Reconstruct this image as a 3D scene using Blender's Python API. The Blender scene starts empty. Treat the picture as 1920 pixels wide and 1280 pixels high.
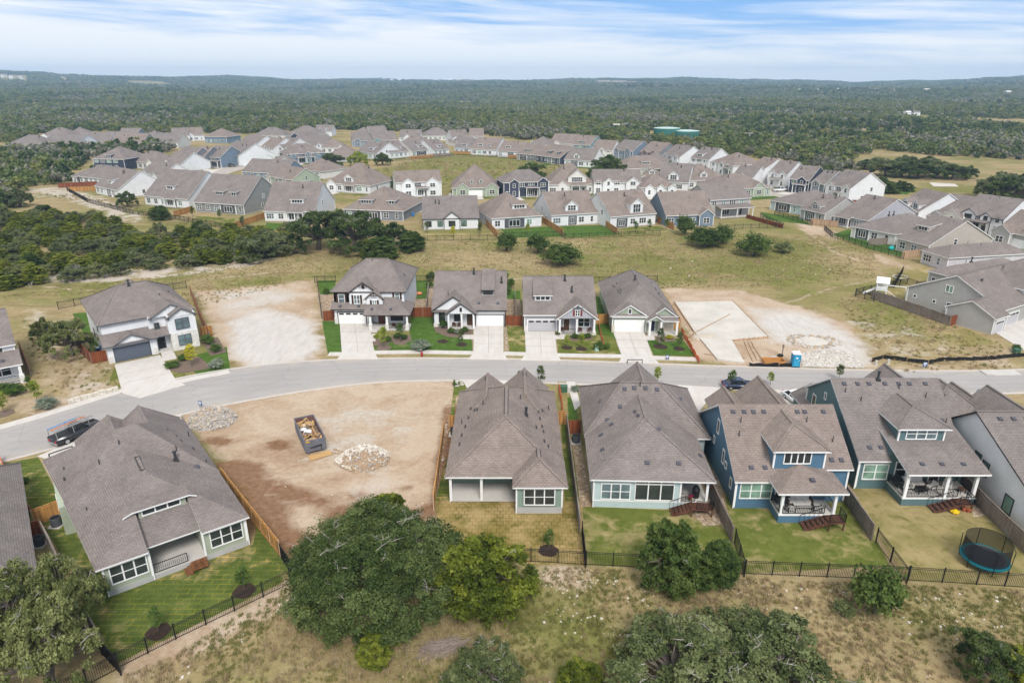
import bpy, math, random
import numpy as np
from mathutils import Vector, Matrix
random.seed(7); RNG = np.random.default_rng(11)
C = bpy.context.scene.collection
SC = bpy.context.scene
# ------------------------------------------------------------------ camera geometry (used to read ground positions off the photo)
CH, CF, YH = 41.0, 1280.0, 150.0
CP = math.atan((640 - YH) / CF)
def P(px, py, z=0.0):
    u = (px - 960) / CF; v = -(py - 640) / CF
    dy = math.cos(CP) + v * math.sin(CP); dz = -math.sin(CP) + v * math.cos(CP)
    t = (z - CH) / dz
    return (u * t, dy * t)
def PP(l, z=0.0): return [P(a, b, z) for a, b in l]

# ------------------------------------------------------------------ mesh builder
class MB:
    def __init__(s): s.v = []; s.f = []; s.m = []; s.sm = []
    def add(s, vs, fs, m=0, smooth=False):
        o = len(s.v); s.v += [tuple(p) for p in vs]
        for f in fs: s.f.append(tuple(i + o for i in f)); s.m.append(m); s.sm.append(smooth)
    def poly(s, pts, m=0): s.add(pts, [tuple(range(len(pts)))], m)
    def box(s, x0, x1, y0, y1, z0, z1, m=0):
        if x0 > x1: x0, x1 = x1, x0
        if y0 > y1: y0, y1 = y1, y0
        s.add([(x0,y0,z0),(x1,y0,z0),(x1,y1,z0),(x0,y1,z0),(x0,y0,z1),(x1,y0,z1),(x1,y1,z1),(x0,y1,z1)],
              [(0,3,2,1),(4,5,6,7),(0,1,5,4),(1,2,6,5),(2,3,7,6),(3,0,4,7)], m)
    def bar(s, a, b, w, h=None, m=0):
        """square bar from a to b"""
        a = Vector(a); b = Vector(b); h = h or w; d = (b - a)
        if d.length < 1e-6: return
        d.normalize(); up = Vector((0,0,1)) if abs(d.z) < .95 else Vector((0,1,0))
        r = d.cross(up).normalized() * (w / 2); u = r.cross(d).normalized() * (h / 2)
        vs = [p + sx * r + su * u for p in (a, b) for sx, su in ((-1,-1),(1,-1),(1,1),(-1,1))]
        s.add(vs, [(0,1,2,3),(7,6,5,4),(0,4,5,1),(1,5,6,2),(2,6,7,3),(3,7,4,0)], m)
    def prism(s, pts, z0, z1, m=0, mside=None):
        n = len(pts); ar = sum(pts[i][0]*pts[(i+1)%n][1]-pts[(i+1)%n][0]*pts[i][1] for i in range(n))
        if ar < 0: pts = pts[::-1]
        vs = [(p[0],p[1],z0) for p in pts] + [(p[0],p[1],z1) for p in pts]
        s.add(vs, [tuple(range(n,2*n)), tuple(range(n-1,-1,-1))], m)
        s.add(vs, [(i,(i+1)%n,n+(i+1)%n,n+i) for i in range(n)], m if mside is None else mside)
    def extrude(s, pts, vec, m=0):
        """closed prism from a 3-D polygon swept along vec"""
        n = len(pts); vec = Vector(vec); a = [Vector(p) for p in pts]; b = [p + vec for p in a]
        nn = Vector((0,0,0))
        for i in range(n): nn += a[i].cross(a[(i+1)%n])
        if nn.dot(vec) > 0: a.reverse(); b.reverse()
        s.add(a + b, [tuple(range(n)), tuple(range(2*n-1,n-1,-1))] + [(i,n+i,n+(i+1)%n,(i+1)%n) for i in range(n)], m)
    def cyl(s, x, y, z0, z1, r, n=10, m=0, r2=None, smooth=True):
        r2 = r if r2 is None else r2
        vs = [(x+r*math.cos(2*math.pi*i/n), y+r*math.sin(2*math.pi*i/n), z0) for i in range(n)] + \
             [(x+r2*math.cos(2*math.pi*i/n), y+r2*math.sin(2*math.pi*i/n), z1) for i in range(n)]
        s.add(vs, [(i,(i+1)%n,n+(i+1)%n,n+i) for i in range(n)], m, smooth)
        s.add(vs, [tuple(range(n,2*n)), tuple(range(n-1,-1,-1))], m)
    def tube(s, pts, rs, n=6, m=0):
        pts = [Vector(p) for p in pts]
        if not isinstance(rs, (list, tuple)): rs = [rs]*len(pts)
        vs = []; fs = []
        for k, p in enumerate(pts):
            d = (pts[min(k+1,len(pts)-1)] - pts[max(k-1,0)]).normalized()
            up = Vector((0,0,1)) if abs(d.z) < .9 else Vector((1,0,0))
            r = d.cross(up).normalized(); u = r.cross(d)
            for i in range(n):
                a = 2*math.pi*i/n; vs.append(p + rs[k]*(math.cos(a)*r + math.sin(a)*u))
        for k in range(len(pts)-1):
            for i in range(n): fs.append((k*n+i, k*n+(i+1)%n, (k+1)*n+(i+1)%n, (k+1)*n+i))
        fs += [tuple(range(n-1,-1,-1)), tuple(range((len(pts)-1)*n, len(pts)*n))]
        s.add(vs, fs, m, n > 5)
    def ring(s, x, y, z, R, r, n=24, k=8, m=0):
        vs = []; fs = []
        for i in range(n):
            a = 2*math.pi*i/n
            for j in range(k):
                b = 2*math.pi*j/k; q = R + r*math.cos(b); vs.append((x+q*math.cos(a), y+q*math.sin(a), z+r*math.sin(b)))
        for i in range(n):
            for j in range(k): fs.append((i*k+j, ((i+1)%n)*k+j, ((i+1)%n)*k+(j+1)%k, i*k+(j+1)%k))
        s.add(vs, fs, m, True)
    def sheet(s, polys, t=.16, mtop=0, mside=1, mbot=1):
        """thin slab made from the top polygons: thickness hangs straight down, only the outer edges get a side"""
        key = {}; vs = []; fs = []; ec = {}
        for p in polys:
            ids = []
            for q in p:
                k = tuple(round(c,3) for c in q)
                if k not in key: key[k] = len(vs); vs.append(k)
                ids.append(key[k])
            n = Vector((0,0,0)); 
            for i in range(len(ids)): n += Vector(vs[ids[i]]).cross(Vector(vs[ids[(i+1)%len(ids)]]))
            if n.z < 0: ids.reverse()
            fs.append(tuple(ids))
            for i in range(len(ids)): ec.setdefault((ids[i], ids[(i+1)%len(ids)]), 0)
        n = len(vs); allv = vs + [(x,y,z-t) for x,y,z in vs]
        s.add(allv, fs, mtop)
        s.add(allv, [tuple(i+n for i in reversed(f)) for f in fs], mbot)
        s.add(allv, [(a,a+n,b+n,b) for (a,b) in ec if (b,a) not in ec], mside)
    def build(s, name, mats, parent=None):
        if not s.v: return None
        me = bpy.data.meshes.new(name); me.from_pydata(s.v, [], s.f)
        for m in (mats if isinstance(mats,(list,tuple)) else [mats]): me.materials.append(m)
        me.polygons.foreach_set('material_index', s.m); me.polygons.foreach_set('use_smooth', s.sm)
        # metre-scaled UVs lying in each face's own plane (u level, v up the slope)
        co = np.array(s.v, float); lv = np.zeros(len(me.loops), int); me.loops.foreach_get('vertex_index', lv)
        nr = np.zeros(len(me.polygons)*3); me.polygons.foreach_get('normal', nr); nr = nr.reshape(-1,3)
        lt = np.zeros(len(me.polygons), int); me.polygons.foreach_get('loop_total', lt)
        N = np.repeat(nr, lt, 0); U = np.stack([-N[:,1], N[:,0], 0*N[:,0]],1); L = np.linalg.norm(U,axis=1)
        U[L<1e-3] = (1,0,0); L[L<1e-3] = 1; U /= L[:,None]; V = np.cross(N,U)
        uv = np.stack([(co[lv]*U).sum(1), (co[lv]*V).sum(1)],1)
        me.uv_layers.new(name='UVMap').data.foreach_set('uv', uv.ravel())
        me.update()
        o = bpy.data.objects.new(name, me); C.objects.link(o); o.parent = parent
        return o
def tag(o, label=None, cat=None, group=None, kind=None):
    if label: o['label'] = label
    if cat: o['category'] = cat
    if group: o['group'] = group
    if kind: o['kind'] = kind
    return o
def thing(name, label, cat, x=0, y=0, z=0, rot=0, group=None):
    o = bpy.data.objects.new(name, None); C.objects.link(o); o.empty_display_size = .5
    o.location = (x,y,z); o.rotation_euler = (0,0,rot)
    return tag(o, label, cat, group)
def clone(root, x, y, z=0, rot=0, sc=1, label=None, group=None):
    r = root.copy(); C.objects.link(r); r.location = (x,y,z); r.rotation_euler = (0,0,rot)
    r.scale = (sc,sc,sc) if not isinstance(sc,tuple) else sc
    if label: r['label'] = label
    if group: r['group'] = group
    for ch in list(root.children):
        c = ch.copy(); C.objects.link(c); c.parent = r
        for g in ch.children:
            d = g.copy(); C.objects.link(d); d.parent = c
    return r
def struct(name, mb, mats): return tag(mb.build(name, mats), kind='structure')

# ------------------------------------------------------------------ materials
def newmat(name):
    m = bpy.data.materials.new(name); m.use_nodes = True
    nt = m.node_tree; nt.nodes.clear()
    out = nt.nodes.new('ShaderNodeOutputMaterial'); b = nt.nodes.new('ShaderNodeBsdfPrincipled')
    nt.links.new(b.outputs[0], out.inputs[0]); b.inputs['Roughness'].default_value = .8
    b.inputs['Specular IOR Level'].default_value = .25
    return m, nt, b
class G:
    """small helper for node graphs"""
    def __init__(s, nt): s.nt = nt; s.L = nt.links.new
    def n(s, t, **k):
        x = s.nt.nodes.new(t)
        for a, b in k.items(): setattr(x, a, b)
        return x
    def setin(s, x, i, v):
        if hasattr(v, 'is_output'): s.L(v, x.inputs[i])
        else: x.inputs[i].default_value = v
    def geo(s): return s.n('ShaderNodeNewGeometry').outputs['Position']
    def uv(s): return s.n('ShaderNodeTexCoord').outputs['UV']
    def obj(s): return s.n('ShaderNodeTexCoord').outputs['Object']
    def scale(s, vec, sc):
        x = s.n('ShaderNodeVectorMath', operation='MULTIPLY'); s.setin(x,0,vec); x.inputs[1].default_value = sc if isinstance(sc,tuple) else (sc,sc,sc)
        return x.outputs[0]
    def noise(s, vec, sc, det=3, rough=.55, dist=0, dim='3D'):
        x = s.n('ShaderNodeTexNoise', noise_dimensions=dim); s.setin(x,'Vector',vec); x.inputs['Scale'].default_value = sc
        x.inputs['Detail'].default_value = det; x.inputs['Roughness'].default_value = rough; x.inputs['Distortion'].default_value = dist
        return x.outputs['Fac']
    def vor(s, vec, sc, out='Distance', feat='F1'):
        x = s.n('ShaderNodeTexVoronoi', feature=feat); s.setin(x,'Vector',vec); x.inputs['Scale'].default_value = sc
        return x.outputs[out]
    def ramp(s, f, stops):
        x = s.n('ShaderNodeValToRGB'); s.setin(x,0,f); e = x.color_ramp.elements
        while len(e) < len(stops): e.new(.5)
        for i, (p, c) in enumerate(stops): e[i].position = p; e[i].color = (*c,1) if isinstance(c,(tuple,list)) else (c,c,c,1)
        return x.outputs[0]
    def mix(s, f, a, b, mode='MIX'):
        x = s.n('ShaderNodeMix', data_type='RGBA', blend_type=mode); s.setin(x,0,f)
        for i, v in ((6,a),(7,b)):
            if hasattr(v,'is_output'): s.L(v, x.inputs[i])
            else: x.inputs[i].default_value = (*v,1) if len(v)==3 else v
        return x.outputs[2]
    def math(s, op, a, b=0.0, c=None, clamp=False):
        x = s.n('ShaderNodeMath', operation=op, use_clamp=clamp); s.setin(x,0,a); s.setin(x,1,b)
        if c is not None: s.setin(x,2,c)
        return x.outputs[0]
    def mr(s, v, a, b, c=0.0, d=1.0):
        x = s.n('ShaderNodeMapRange'); s.setin(x,0,v)
        for i, q in enumerate((a,b,c,d)): x.inputs[i+1].default_value = q
        return x.outputs[0]
    def sep(s, v):
        x = s.n('ShaderNodeSeparateXYZ'); s.L(v, x.inputs[0]); return x.outputs
    def bump(s, b, h, strength=.4, dist=.05):
        x = s.n('ShaderNodeBump'); x.inputs['Strength'].default_value = strength; x.inputs['Distance'].default_value = dist
        s.L(h, x.inputs['Height']); s.L(x.outputs[0], b.inputs['Normal'])
_mc = {}
def plain(name, col, rough=.7, var=.18, sc=1.3, metal=0, spec=.3):
    """painted / plain surface with a little mottling and wear"""
    if name in _mc: return _mc[name]
    m, nt, b = newmat(name); g = G(nt); p = g.geo()
    f = g.noise(p, sc, 4); f2 = g.noise(p, sc*9, 2)
    k = g.math('ADD', g.math('MULTIPLY', f, .7), g.math('MULTIPLY', f2, .3))
    c = g.ramp(k, [(.3, tuple(x*(1-var) for x in col)), (.7, tuple(min(.95,x*(1+var*.6)) for x in col))])
    nt.links.new(c, b.inputs['Base Color']); b.inputs['Roughness'].default_value = rough
    b.inputs['Metallic'].default_value = metal; b.inputs['Specular IOR Level'].default_value = spec
    _mc[name] = m; return m
def siding(name, col, pitch=.19, batten=False, depth=.75):
    """lap siding (level grooves) or board and batten (upright grooves)"""
    if name in _mc: return _mc[name]
    m, nt, b = newmat(name); g = G(nt); uv = g.uv(); s = g.sep(uv)
    q = g.math('FRACT', g.math('DIVIDE', s[0 if batten else 1], .42 if batten else pitch))
    line = g.ramp(q, [(0, depth), (.1, .98), (1, 1.0)])
    mott = g.ramp(g.noise(g.geo(), .7, 4), [(.3,.9),(.7,1.03)])
    c = g.mix(1, g.mix(1, col, line, 'MULTIPLY'), mott, 'MULTIPLY')
    nt.links.new(c, b.inputs['Base Color']); b.inputs['Roughness'].default_value = .6
    g.bump(b, q, .25, .02); _mc[name] = m; return m
def shingle(name, cols, seed=0.0):
    if name in _mc: return _mc[name]
    m, nt, b = newmat(name); g = G(nt); uv = g.uv()
    mp = g.n('ShaderNodeMapping'); g.L(uv, mp.inputs[0]); mp.inputs[1].default_value = (seed, seed*.7, 0); uvm = mp.outputs[0]
    br = g.n('ShaderNodeTexBrick'); g.L(uvm, br.inputs['Vector']); br.offset = .5
    for i, k in ((1,0),(2,1)): br.inputs[i].default_value = (*cols[k],1)
    br.inputs['Mortar'].default_value = (*cols[2],1); br.inputs['Scale'].default_value = 1
    br.inputs['Mortar Size'].default_value = .028; br.inputs['Mortar Smooth'].default_value = .3; br.inputs['Bias'].default_value = 0
    br.inputs['Brick Width'].default_value = .42; br.inputs['Row Height'].default_value = .2
    s = g.sep(uvm); cb = g.n('ShaderNodeCombineXYZ'); g.L(g.math('MULTIPLY', s[0], 2.2), cb.inputs[0]); g.L(g.math('MULTIPLY', s[1], 5.0), cb.inputs[1])
    n1 = g.ramp(g.noise(cb.outputs[0], 1.0, 2, .7), [(.28,.84),(.72,1.16)])
    n2 = g.ramp(g.noise(g.geo(), .35, 4), [(.3,.87),(.7,1.1)])
    n3 = g.ramp(g.noise(g.scale(g.geo(),(1,1,.25)), .9, 4, .6), [(.35,.90),(.65,1.05)])
    c = g.mix(1, g.mix(1, g.mix(1, br.outputs['Color'], n1, 'MULTIPLY'), n2, 'MULTIPLY'), n3, 'MULTIPLY')
    nt.links.new(c, b.inputs['Base Color']); b.inputs['Roughness'].default_value = .95; b.inputs['Specular IOR Level'].default_value = .1
    g.bump(b, br.outputs['Fac'], -.3, .03); _mc[name] = m; return m
def planks(name, col, w=.14, var=.3, grey=None):
    """upright fence boards / decking"""
    if name in _mc: return _mc[name]
    m, nt, b = newmat(name); g = G(nt); uv = g.uv(); s = g.sep(uv)
    idx = g.math('FLOOR', g.math('DIVIDE', s[0], w)); q = g.math('FRACT', g.math('DIVIDE', s[0], w))
    wn = g.n('ShaderNodeTexWhiteNoise', noise_dimensions='1D'); g.L(idx, wn.inputs['W'])
    c1 = g.ramp(wn.outputs['Value'], [(0, tuple(x*(1-var) for x in col)), (1, tuple(min(.9,x*(1+var)) for x in col))])
    if grey: c1 = g.mix(g.mr(g.noise(g.geo(), .5, 4), .4, .65), c1, grey)
    gr = g.noise(g.scale(uv,(14,1.2,1)), 1.0, 3); c2 = g.mix(1, c1, g.ramp(gr,[(.3,.82),(.7,1.1)]), 'MULTIPLY')
    c3 = g.mix(1, c2, g.ramp(q,[(0,.45),(.08,1.0),(1,1.0)]), 'MULTIPLY')
    nt.links.new(c3, b.inputs['Base Color']); b.inputs['Roughness'].default_value = .8; _mc[name] = m; return m
def stone(name, cols, sc=2.2, mortar=(.45,.42,.37)):
    if name in _mc: return _mc[name]
    m, nt, b = newmat(name); g = G(nt); uv = g.scale(g.uv(), (1,1.9,1))
    d = g.vor(uv, sc, 'Distance', 'DISTANCE_TO_EDGE'); col = g.vor(uv, sc, 'Color')
    s = g.n('ShaderNodeSeparateColor'); g.L(col, s.inputs[0])
    c = g.ramp(s.outputs[0], [(0,cols[0]),(.5,cols[1]),(1,cols[2])])
    c = g.mix(g.mr(d, .02, .06), mortar, c); nt.links.new(c, b.inputs['Base Color']); g.bump(b, d, .5, .05); _mc[name] = m; return m
def glassy(name, col, blinds=None):
    """window pane: dark reflective glass, optionally with a light blind behind its upper part"""
    if name in _mc: return _mc[name]
    m, nt, b = newmat(name); g = G(nt); f = g.noise(g.geo(), .45, 3)
    c = g.ramp(f, [(.35, tuple(x*.5 for x in col)), (.65, tuple(x*1.6 for x in col))])
    nt.links.new(c, b.inputs['Base Color']); b.inputs['Roughness'].default_value = .05
    b.inputs['Specular IOR Level'].default_value = .6; _mc[name] = m; return m
SH = [shingle('shingles_grey_brown', [(.208,.178,.164),(.240,.207,.191),(.150,.127,.117)]),
      shingle('shingles_warm', [(.226,.184,.160),(.262,.216,.190),(.162,.131,.114)], 3.1),
      shingle('shingles_taupe', [(.200,.174,.162),(.234,.206,.193),(.146,.126,.117)], 7.7)]
WHITE = plain('white_trim', (.78,.78,.77), .5, .06)
BLACKTRIM = plain('black_trim', (.018,.018,.020), .5, .2)
BROWNTRIM = plain('dark_brown_trim', (.045,.030,.024), .5, .2)
W = dict(
    white=siding('white_siding', (.69,.70,.71), depth=.88), white2=siding('warm_white_siding', (.66,.64,.60), depth=.88),
    batten=siding('white_board_and_batten', (.70,.71,.72), batten=True, depth=.84),
    sage=siding('sage_siding', (.33,.38,.29)), mint=siding('pale_mint_siding', (.46,.56,.56), depth=.85), seafoam=siding('grey_green_siding', (.24,.32,.27)),
    blue=siding('blue_siding', (.082,.168,.250)), teal=siding('dark_teal_siding', (.100,.170,.180)), steel=siding('steel_blue_siding', (.17,.225,.285)),
    grey=siding('grey_siding', (.40,.39,.37)), midgrey=siding('mid_grey_siding', (.24,.25,.24)), navy=siding('navy_siding', (.045,.055,.085)),
    greige=siding('greige_siding', (.44,.40,.35)), lilac=siding('pale_grey_siding', (.40,.40,.43)), green2=siding('dusty_green_siding', (.36,.40,.31)),
    slate=siding('slate_siding',(.19,.21,.23)), turq=siding('turquoise_siding',(.15,.28,.31)))
CONC = plain('pale_concrete', (.50,.475,.44), .9, .12, .6); FOUND = plain('foundation_concrete', (.40,.40,.39), .9, .14, .9)
LIME = stone('limestone', [(.62,.57,.48),(.50,.44,.34),(.70,.67,.60)])
WSTONE = stone('white_stone', [(.66,.64,.60),(.56,.53,.48),(.74,.72,.69)], 2.6, (.6,.58,.54))
GLASS = glassy('dark_window_glass', (.030,.036,.036)); GLASSG = glassy('green_blind_glass', (.16,.26,.20)); GLASSL = glassy('lighter_window_glass', (.10,.14,.15))
CEDAR = planks('new_cedar_boards', (.42,.215,.068)); WEATH = planks('weathered_boards', (.205,.160,.125), grey=(.24,.21,.185)); REDW = planks('red_stained_boards', (.21,.062,.024))
PALEW = planks('pale_pine_boards', (.44,.30,.19)); DECKW = planks('dark_stained_deck', (.105,.045,.028), .12)
IRON = plain('black_iron', (.012,.012,.013), .5, .2); DARKGREY = plain('dark_grey_paint', (.085,.09,.10), .5, .1)
METAL = plain('galvanised_metal', (.42,.43,.44), .4, .15, metal=.6); PLASTIC = plain('dark_grey_plastic', (.04,.042,.045), .55, .2)
VENT = plain('blue_grey_vent', (.085,.085,.10), .7, .1, spec=.1)
CUSH = plain('pale_cushion', (.60,.58,.55), .9, .08); RUBBER = plain('tyre_rubber', (.015,.015,.016), .8, .2)
MULCH = plain('dark_mulch', (.045,.026,.018), .95, .5, 5); ORANGE = plain('orange_netting', (.62,.13,.035), .7, .25, 4)
PLY = plain('plywood', (.50,.31,.13), .8, .2, 2)
# ------------------------------------------------------------------ houses
class Multi:
    """collects boards that each become an object of their own"""
    def __init__(s): s.l=[]
    def box(s,*a): m=MB(); m.box(*a); s.l.append(m)
    def bar(s,*a): m=MB(); m.bar(*a); s.l.append(m)
def ridge_vents(root, lst):
    roof=[c for c in root.children if c.name.startswith('roof')][0]
    for x,y0,y1,z in lst:
        m=MB()
        for s_ in (-.2,.2): m.bar((x+s_,y0,z-.06),(x+s_,y1,z-.06),.09,.06)
        for y_ in (y0,y1): m.bar((x-.24,y_,z-.045),(x+.24,y_,z-.045),.09,.06)
        m.build('ridge_vent',PLASTIC,roof)
class House:
    """local frame: x to the right along the side facing us, y away into the house, facade wall at y = 0"""
    def __init__(s, name, label, cat, x, y, rot, group=None, wall=None, trim=WHITE, sh=0, base=FOUND, fine=False, fascia=None):
        s.t = thing(name, label, cat, x, y, 0, rot, group); s.wall = wall or W['white']; s.trim = trim; s.fine = fine
        s.W = MB(); s.R = MB(); s.T = Multi(); s.F = MB(); s.wm = [s.wall]; s.sh = SH[sh]; s.base = base; s.fascia = fascia or trim
        s.roofkids = []; s.parts = []; s.accent = MB(); s.acc = None
    def roof(s, polys, t=.17): s.R.sheet(polys, t)
    def hip(s, x0,x1,y0,y1, ze, a, b, zr, t=.17):
        """eaves rectangle, ridge from a=(x,y) to b=(x,y); a ridge end lying on the rectangle's edge makes a gable there"""
        A=(x0,y0,ze);B=(x1,y0,ze);Cc=(x1,y1,ze);D=(x0,y1,ze);p=(*a,zr);q=(*b,zr)
        if abs(b[0]-a[0]) >= abs(b[1]-a[1]):
            pl=[[A,B,q,p],[Cc,D,p,q]]
            if a[0] > x0+.02: pl.append([D,A,p])
            if b[0] < x1-.02: pl.append([B,Cc,q])
        else:
            pl=[[D,A,p,q],[B,Cc,q,p]]
            if a[1] > y0+.02: pl.append([A,B,p])
            if b[1] < y1-.02: pl.append([Cc,D,q])
        s.roof(pl, t)
        if s.fine:                                           # ridge and hip caps
            e=Vector((0,0,.015)); pv,qv=Vector(p)+e,Vector(q)+e
            if (pv-qv).length>.1: s.R.bar(pv,qv,.30,.05)
            for c_,r_ in ((A,p if True else q),(D,p),(B,q),(Cc,q)) if abs(b[0]-a[0])>=abs(b[1]-a[1]) else ((A,p),(B,p),(Cc,q),(D,q)):
                hp=(a[0]>x0+.02 if r_ is p else b[0]<x1-.02) if abs(b[0]-a[0])>=abs(b[1]-a[1]) else (a[1]>y0+.02 if r_ is p else b[1]<y1-.02)
                if hp: s.R.bar(Vector(c_)+e,Vector(r_)+e,.28,.05)
        return pl
    def wbox(s, x0,x1,y0,y1,z0,z1,m=0): s.W.box(x0,x1,y0,y1,z0,z1,m)
    def block(s, x0,x1,y0,y1, ze, axis='x', sl=.55, o=.45, og=.3, gable=True, hipin=None, z0=-.3, found=.25):
        """walls with a gable (or hip) roof over the wall rectangle; ze = height of the eave edge"""
        if axis == 'x':
            half=(y1-y0)/2+o; zr=ze+sl*half; ym=(y0+y1)/2
            if gable: s.hip(x0-og,x1+og,y0-o,y1+o,ze,(x0-og,ym),(x1+og,ym),zr)
            else:
                h = min(half, (x1-x0)/2+o-.05) if hipin is None else hipin
                s.hip(x0-o,x1+o,y0-o,y1+o,ze,(x0-o+h,ym),(x1+o-h,ym),zr)
        else:
            half=(x1-x0)/2+o; zr=ze+sl*half; xm=(x0+x1)/2
            if gable: s.hip(x0-o,x1+o,y0-og,y1+og,ze,(xm,y0-og),(xm,y1+og),zr)
            else:
                h = min(half, (y1-y0)/2+o-.05) if hipin is None else hipin
                s.hip(x0-o,x1+o,y0-o,y1+o,ze,(xm,y0-o+h),(xm,y1+o-h),zr)
        zw = ze+sl*o-.19
        s.wbox(x0,x1,y0,y1,z0,zw)
        if found: s.F.box(x0-.012,x1+.012,y0-.012,y1+.012,z0-.05,found)
        if gable:
            if axis == 'x': s.W.extrude([(x0,y0,zw),(x0,y1,zw),(x0,(y0+y1)/2,zr-.2-.02)],(x1-x0,0,0))
            else: s.W.extrude([(x0,y0,zw),(x1,y0,zw),((x0+x1)/2,y0,zr-.2-.02)],(0,y1-y0,0))
        for cx in (x0,x1):                                    # corner boards
            for cy in (y0,y1): s.T.box(cx-.08,cx+.08,cy-.08,cy+.08,.1,zw-.1)
        return zr
    def shed_dormer(s, xc, wd, yf, zs, h, sl, sd=.16, n=3, o=.25, wall=None, glass=GLASS):
        """zs(y) gives the main roof height; front wall at yf"""
        zb=zs(yf); zt=zb+h; L=h/(sl-sd)
        s.W.extrude([(xc-wd/2,yf,zb-.4),(xc-wd/2,yf,zt),(xc-wd/2,yf+L,zt+sd*L-.02),(xc-wd/2,yf+L,zt+sd*L-.7)],(wd,0,0),0)
        x0,x1=xc-wd/2-o,xc+wd/2+o; y0=yf-.3; L2=L+.15
        s.roof([[(x0,y0,zt-.05),(x1,y0,zt-.05),(x1,yf+L2,zt+sd*L2+.06),(x0,yf+L2,zt+sd*L2+.06)]],.14)
        s.winrow(xc, yf, zb+.18+ (h-.3)/2, min(.8,(wd-.3)/n), h-.42, n, glass=glass, rows=1)
    def gable_dormer(s, xc, wd, yf, zs, h, sl, sd=.8, n=1, o=.22, glass=GLASS, wh=None, rows=2, ww=None):
        zb=zs(yf); zt=zb+h; zr=zt+sd*wd/2; x0,x1=xc-wd/2,xc+wd/2; Lr=(zr-zb)/sl; L=(zt-zb)/sl
        s.W.extrude([(x0,yf,zb-.4),(x1,yf,zb-.4),(x1,yf,zt),(xc,yf,zr-.1),(x0,yf,zt)],(0,L+.2,0))
        ze=zt-sd*o+.05; y0=yf-.28; zr+=.05
        s.roof([[(x0-o,y0,ze),(xc,y0,zr),(xc,yf+Lr+.1,zr),(x0-o,yf+(ze-zb)/sl+.1,ze)],[(xc,y0,zr),(x1+o,y0,ze),(x1+o,yf+(ze-zb)/sl+.1,ze),(xc,yf+Lr+.1,zr)]],.14)
        s.winrow(xc, yf, zb+.2+(wh or h*.9)/2, ww or min(.8,(wd-.4)/n), wh or h*.9, n, glass=glass, rows=rows)
    def front_gable(s, x0,x1,yf,ze, sl, main_ze, main_sl, main_o=.45, o=.4, og=.3, wall=True, sink=0.0, z0=-.3, found=.25, ret=None):
        """a gable wing pushed forward of the facade (yf<0) whose ridge runs back into the main slope"""
        xm=(x0+x1)/2; zr=ze+sl*((x1-x0)/2+o); zw=ze+sl*o-.19
        yr=(zr-main_ze)/main_sl-main_o+.12; ye=(ze-main_ze)/main_sl-main_o+.12
        s.roof([[(x0-o,yf-og,ze),(xm,yf-og,zr),(xm,yr,zr),(x0-o,ye,ze)],[(xm,yf-og,zr),(x1+o,yf-og,ze),(x1+o,ye,ze),(xm,yr,zr)]])
        if wall:
            s.wbox(x0,x1,yf,max(.3,yf+.3),z0,zw)
            if found: s.F.box(x0-.012,x1+.012,yf-.012,max(.3,yf+.3),z0-.05,found)
        s.W.extrude([(x0,yf,zw),(x1,yf,zw),(xm,yf,zr-.22)],(0,max(.4,(yr-yf)*.55),0))
        for cx in (x0,x1): s.T.box(cx-.08,cx+.08,yf-.08,yf+.08,.1 if wall else zw-.35,zw-.1)
        return zr
    # ---- openings
    def window(s, x, y, z, w, h, face=0, cols=1, rows=2, glass=GLASS, shutters=None, trim=None, label=None, fw=.1, hood=False):
        """a framed window on a wall; face 0 looks to -y, 1 to +x, 2 to +y, 3 to -x"""
        tr = trim or s.trim; f = MB(); p = MB()
        def tf(mb, a0,a1,d0,d1,b0,b1):                       # a along wall, d outward, b up
            if face==0: mb.box(x+a0,x+a1,y-d1,y-d0,z+b0,z+b1)
            elif face==2: mb.box(x-a1,x-a0,y+d0,y+d1,z+b0,z+b1)
            elif face==1: mb.box(x+d0,x+d1,y+a0,y+a1,z+b0,z+b1)
            else: mb.box(x-d1,x-d0,y-a1,y-a0,z+b0,z+b1)
        a=w/2; b=h/2; D=.06
        tf(f,-a-fw,-a,-.02,D,-b-fw,b+fw); tf(f,a,a+fw,-.02,D,-b-fw,b+fw)
        tf(f,-a,a,-.02,D,b,b+fw); tf(f,-a,a,-.02,D+.03,-b-fw,-b)
        for i in range(1,cols): q=-a+w*i/cols; tf(f,q-.06,q+.06,-.02,D-.005,-b,b)
        for i in range(1,rows): q=-b+h*i/rows; tf(f,-a,a,-.02,D-.012,q-.035,q+.035)
        tf(p,-a,a,-.02,.022,-b,b)
        if s.fine or not s.far:
            o=f.build('window', tr, s.t); p.build('pane', glass, o)
        else:
            n=len(f.f); f.add(p.v,p.f,1); o=f.build('window',[tr,glass],s.t)
        if label and o: o['label']=label
        if shutters:
            for sg in (-1,1):
                m=MB(); tf(m,sg*(a+.28)-.17,sg*(a+.28)+.17,-.02,.075,-b-.05,b+.05); m.build('shutter',shutters,s.t)
        return o
    far=False
    def winrow(s, xc, y, z, w, h, n, face=0, gap=.14, glass=GLASS, rows=2, trim=None):
        """n sashes side by side in one frame"""
        return s.window(xc,y,z,n*w+(n-1)*gap*0,h,face,cols=n,rows=rows,glass=glass,trim=trim)
    def vent_window(s,x,y,z,w,h,mat): 
        m=MB(); m.box(x-w/2,x+w/2,y-.05,y+.02,z-h/2,z+h/2); m.build('gable_vent',mat,s.t)
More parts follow.
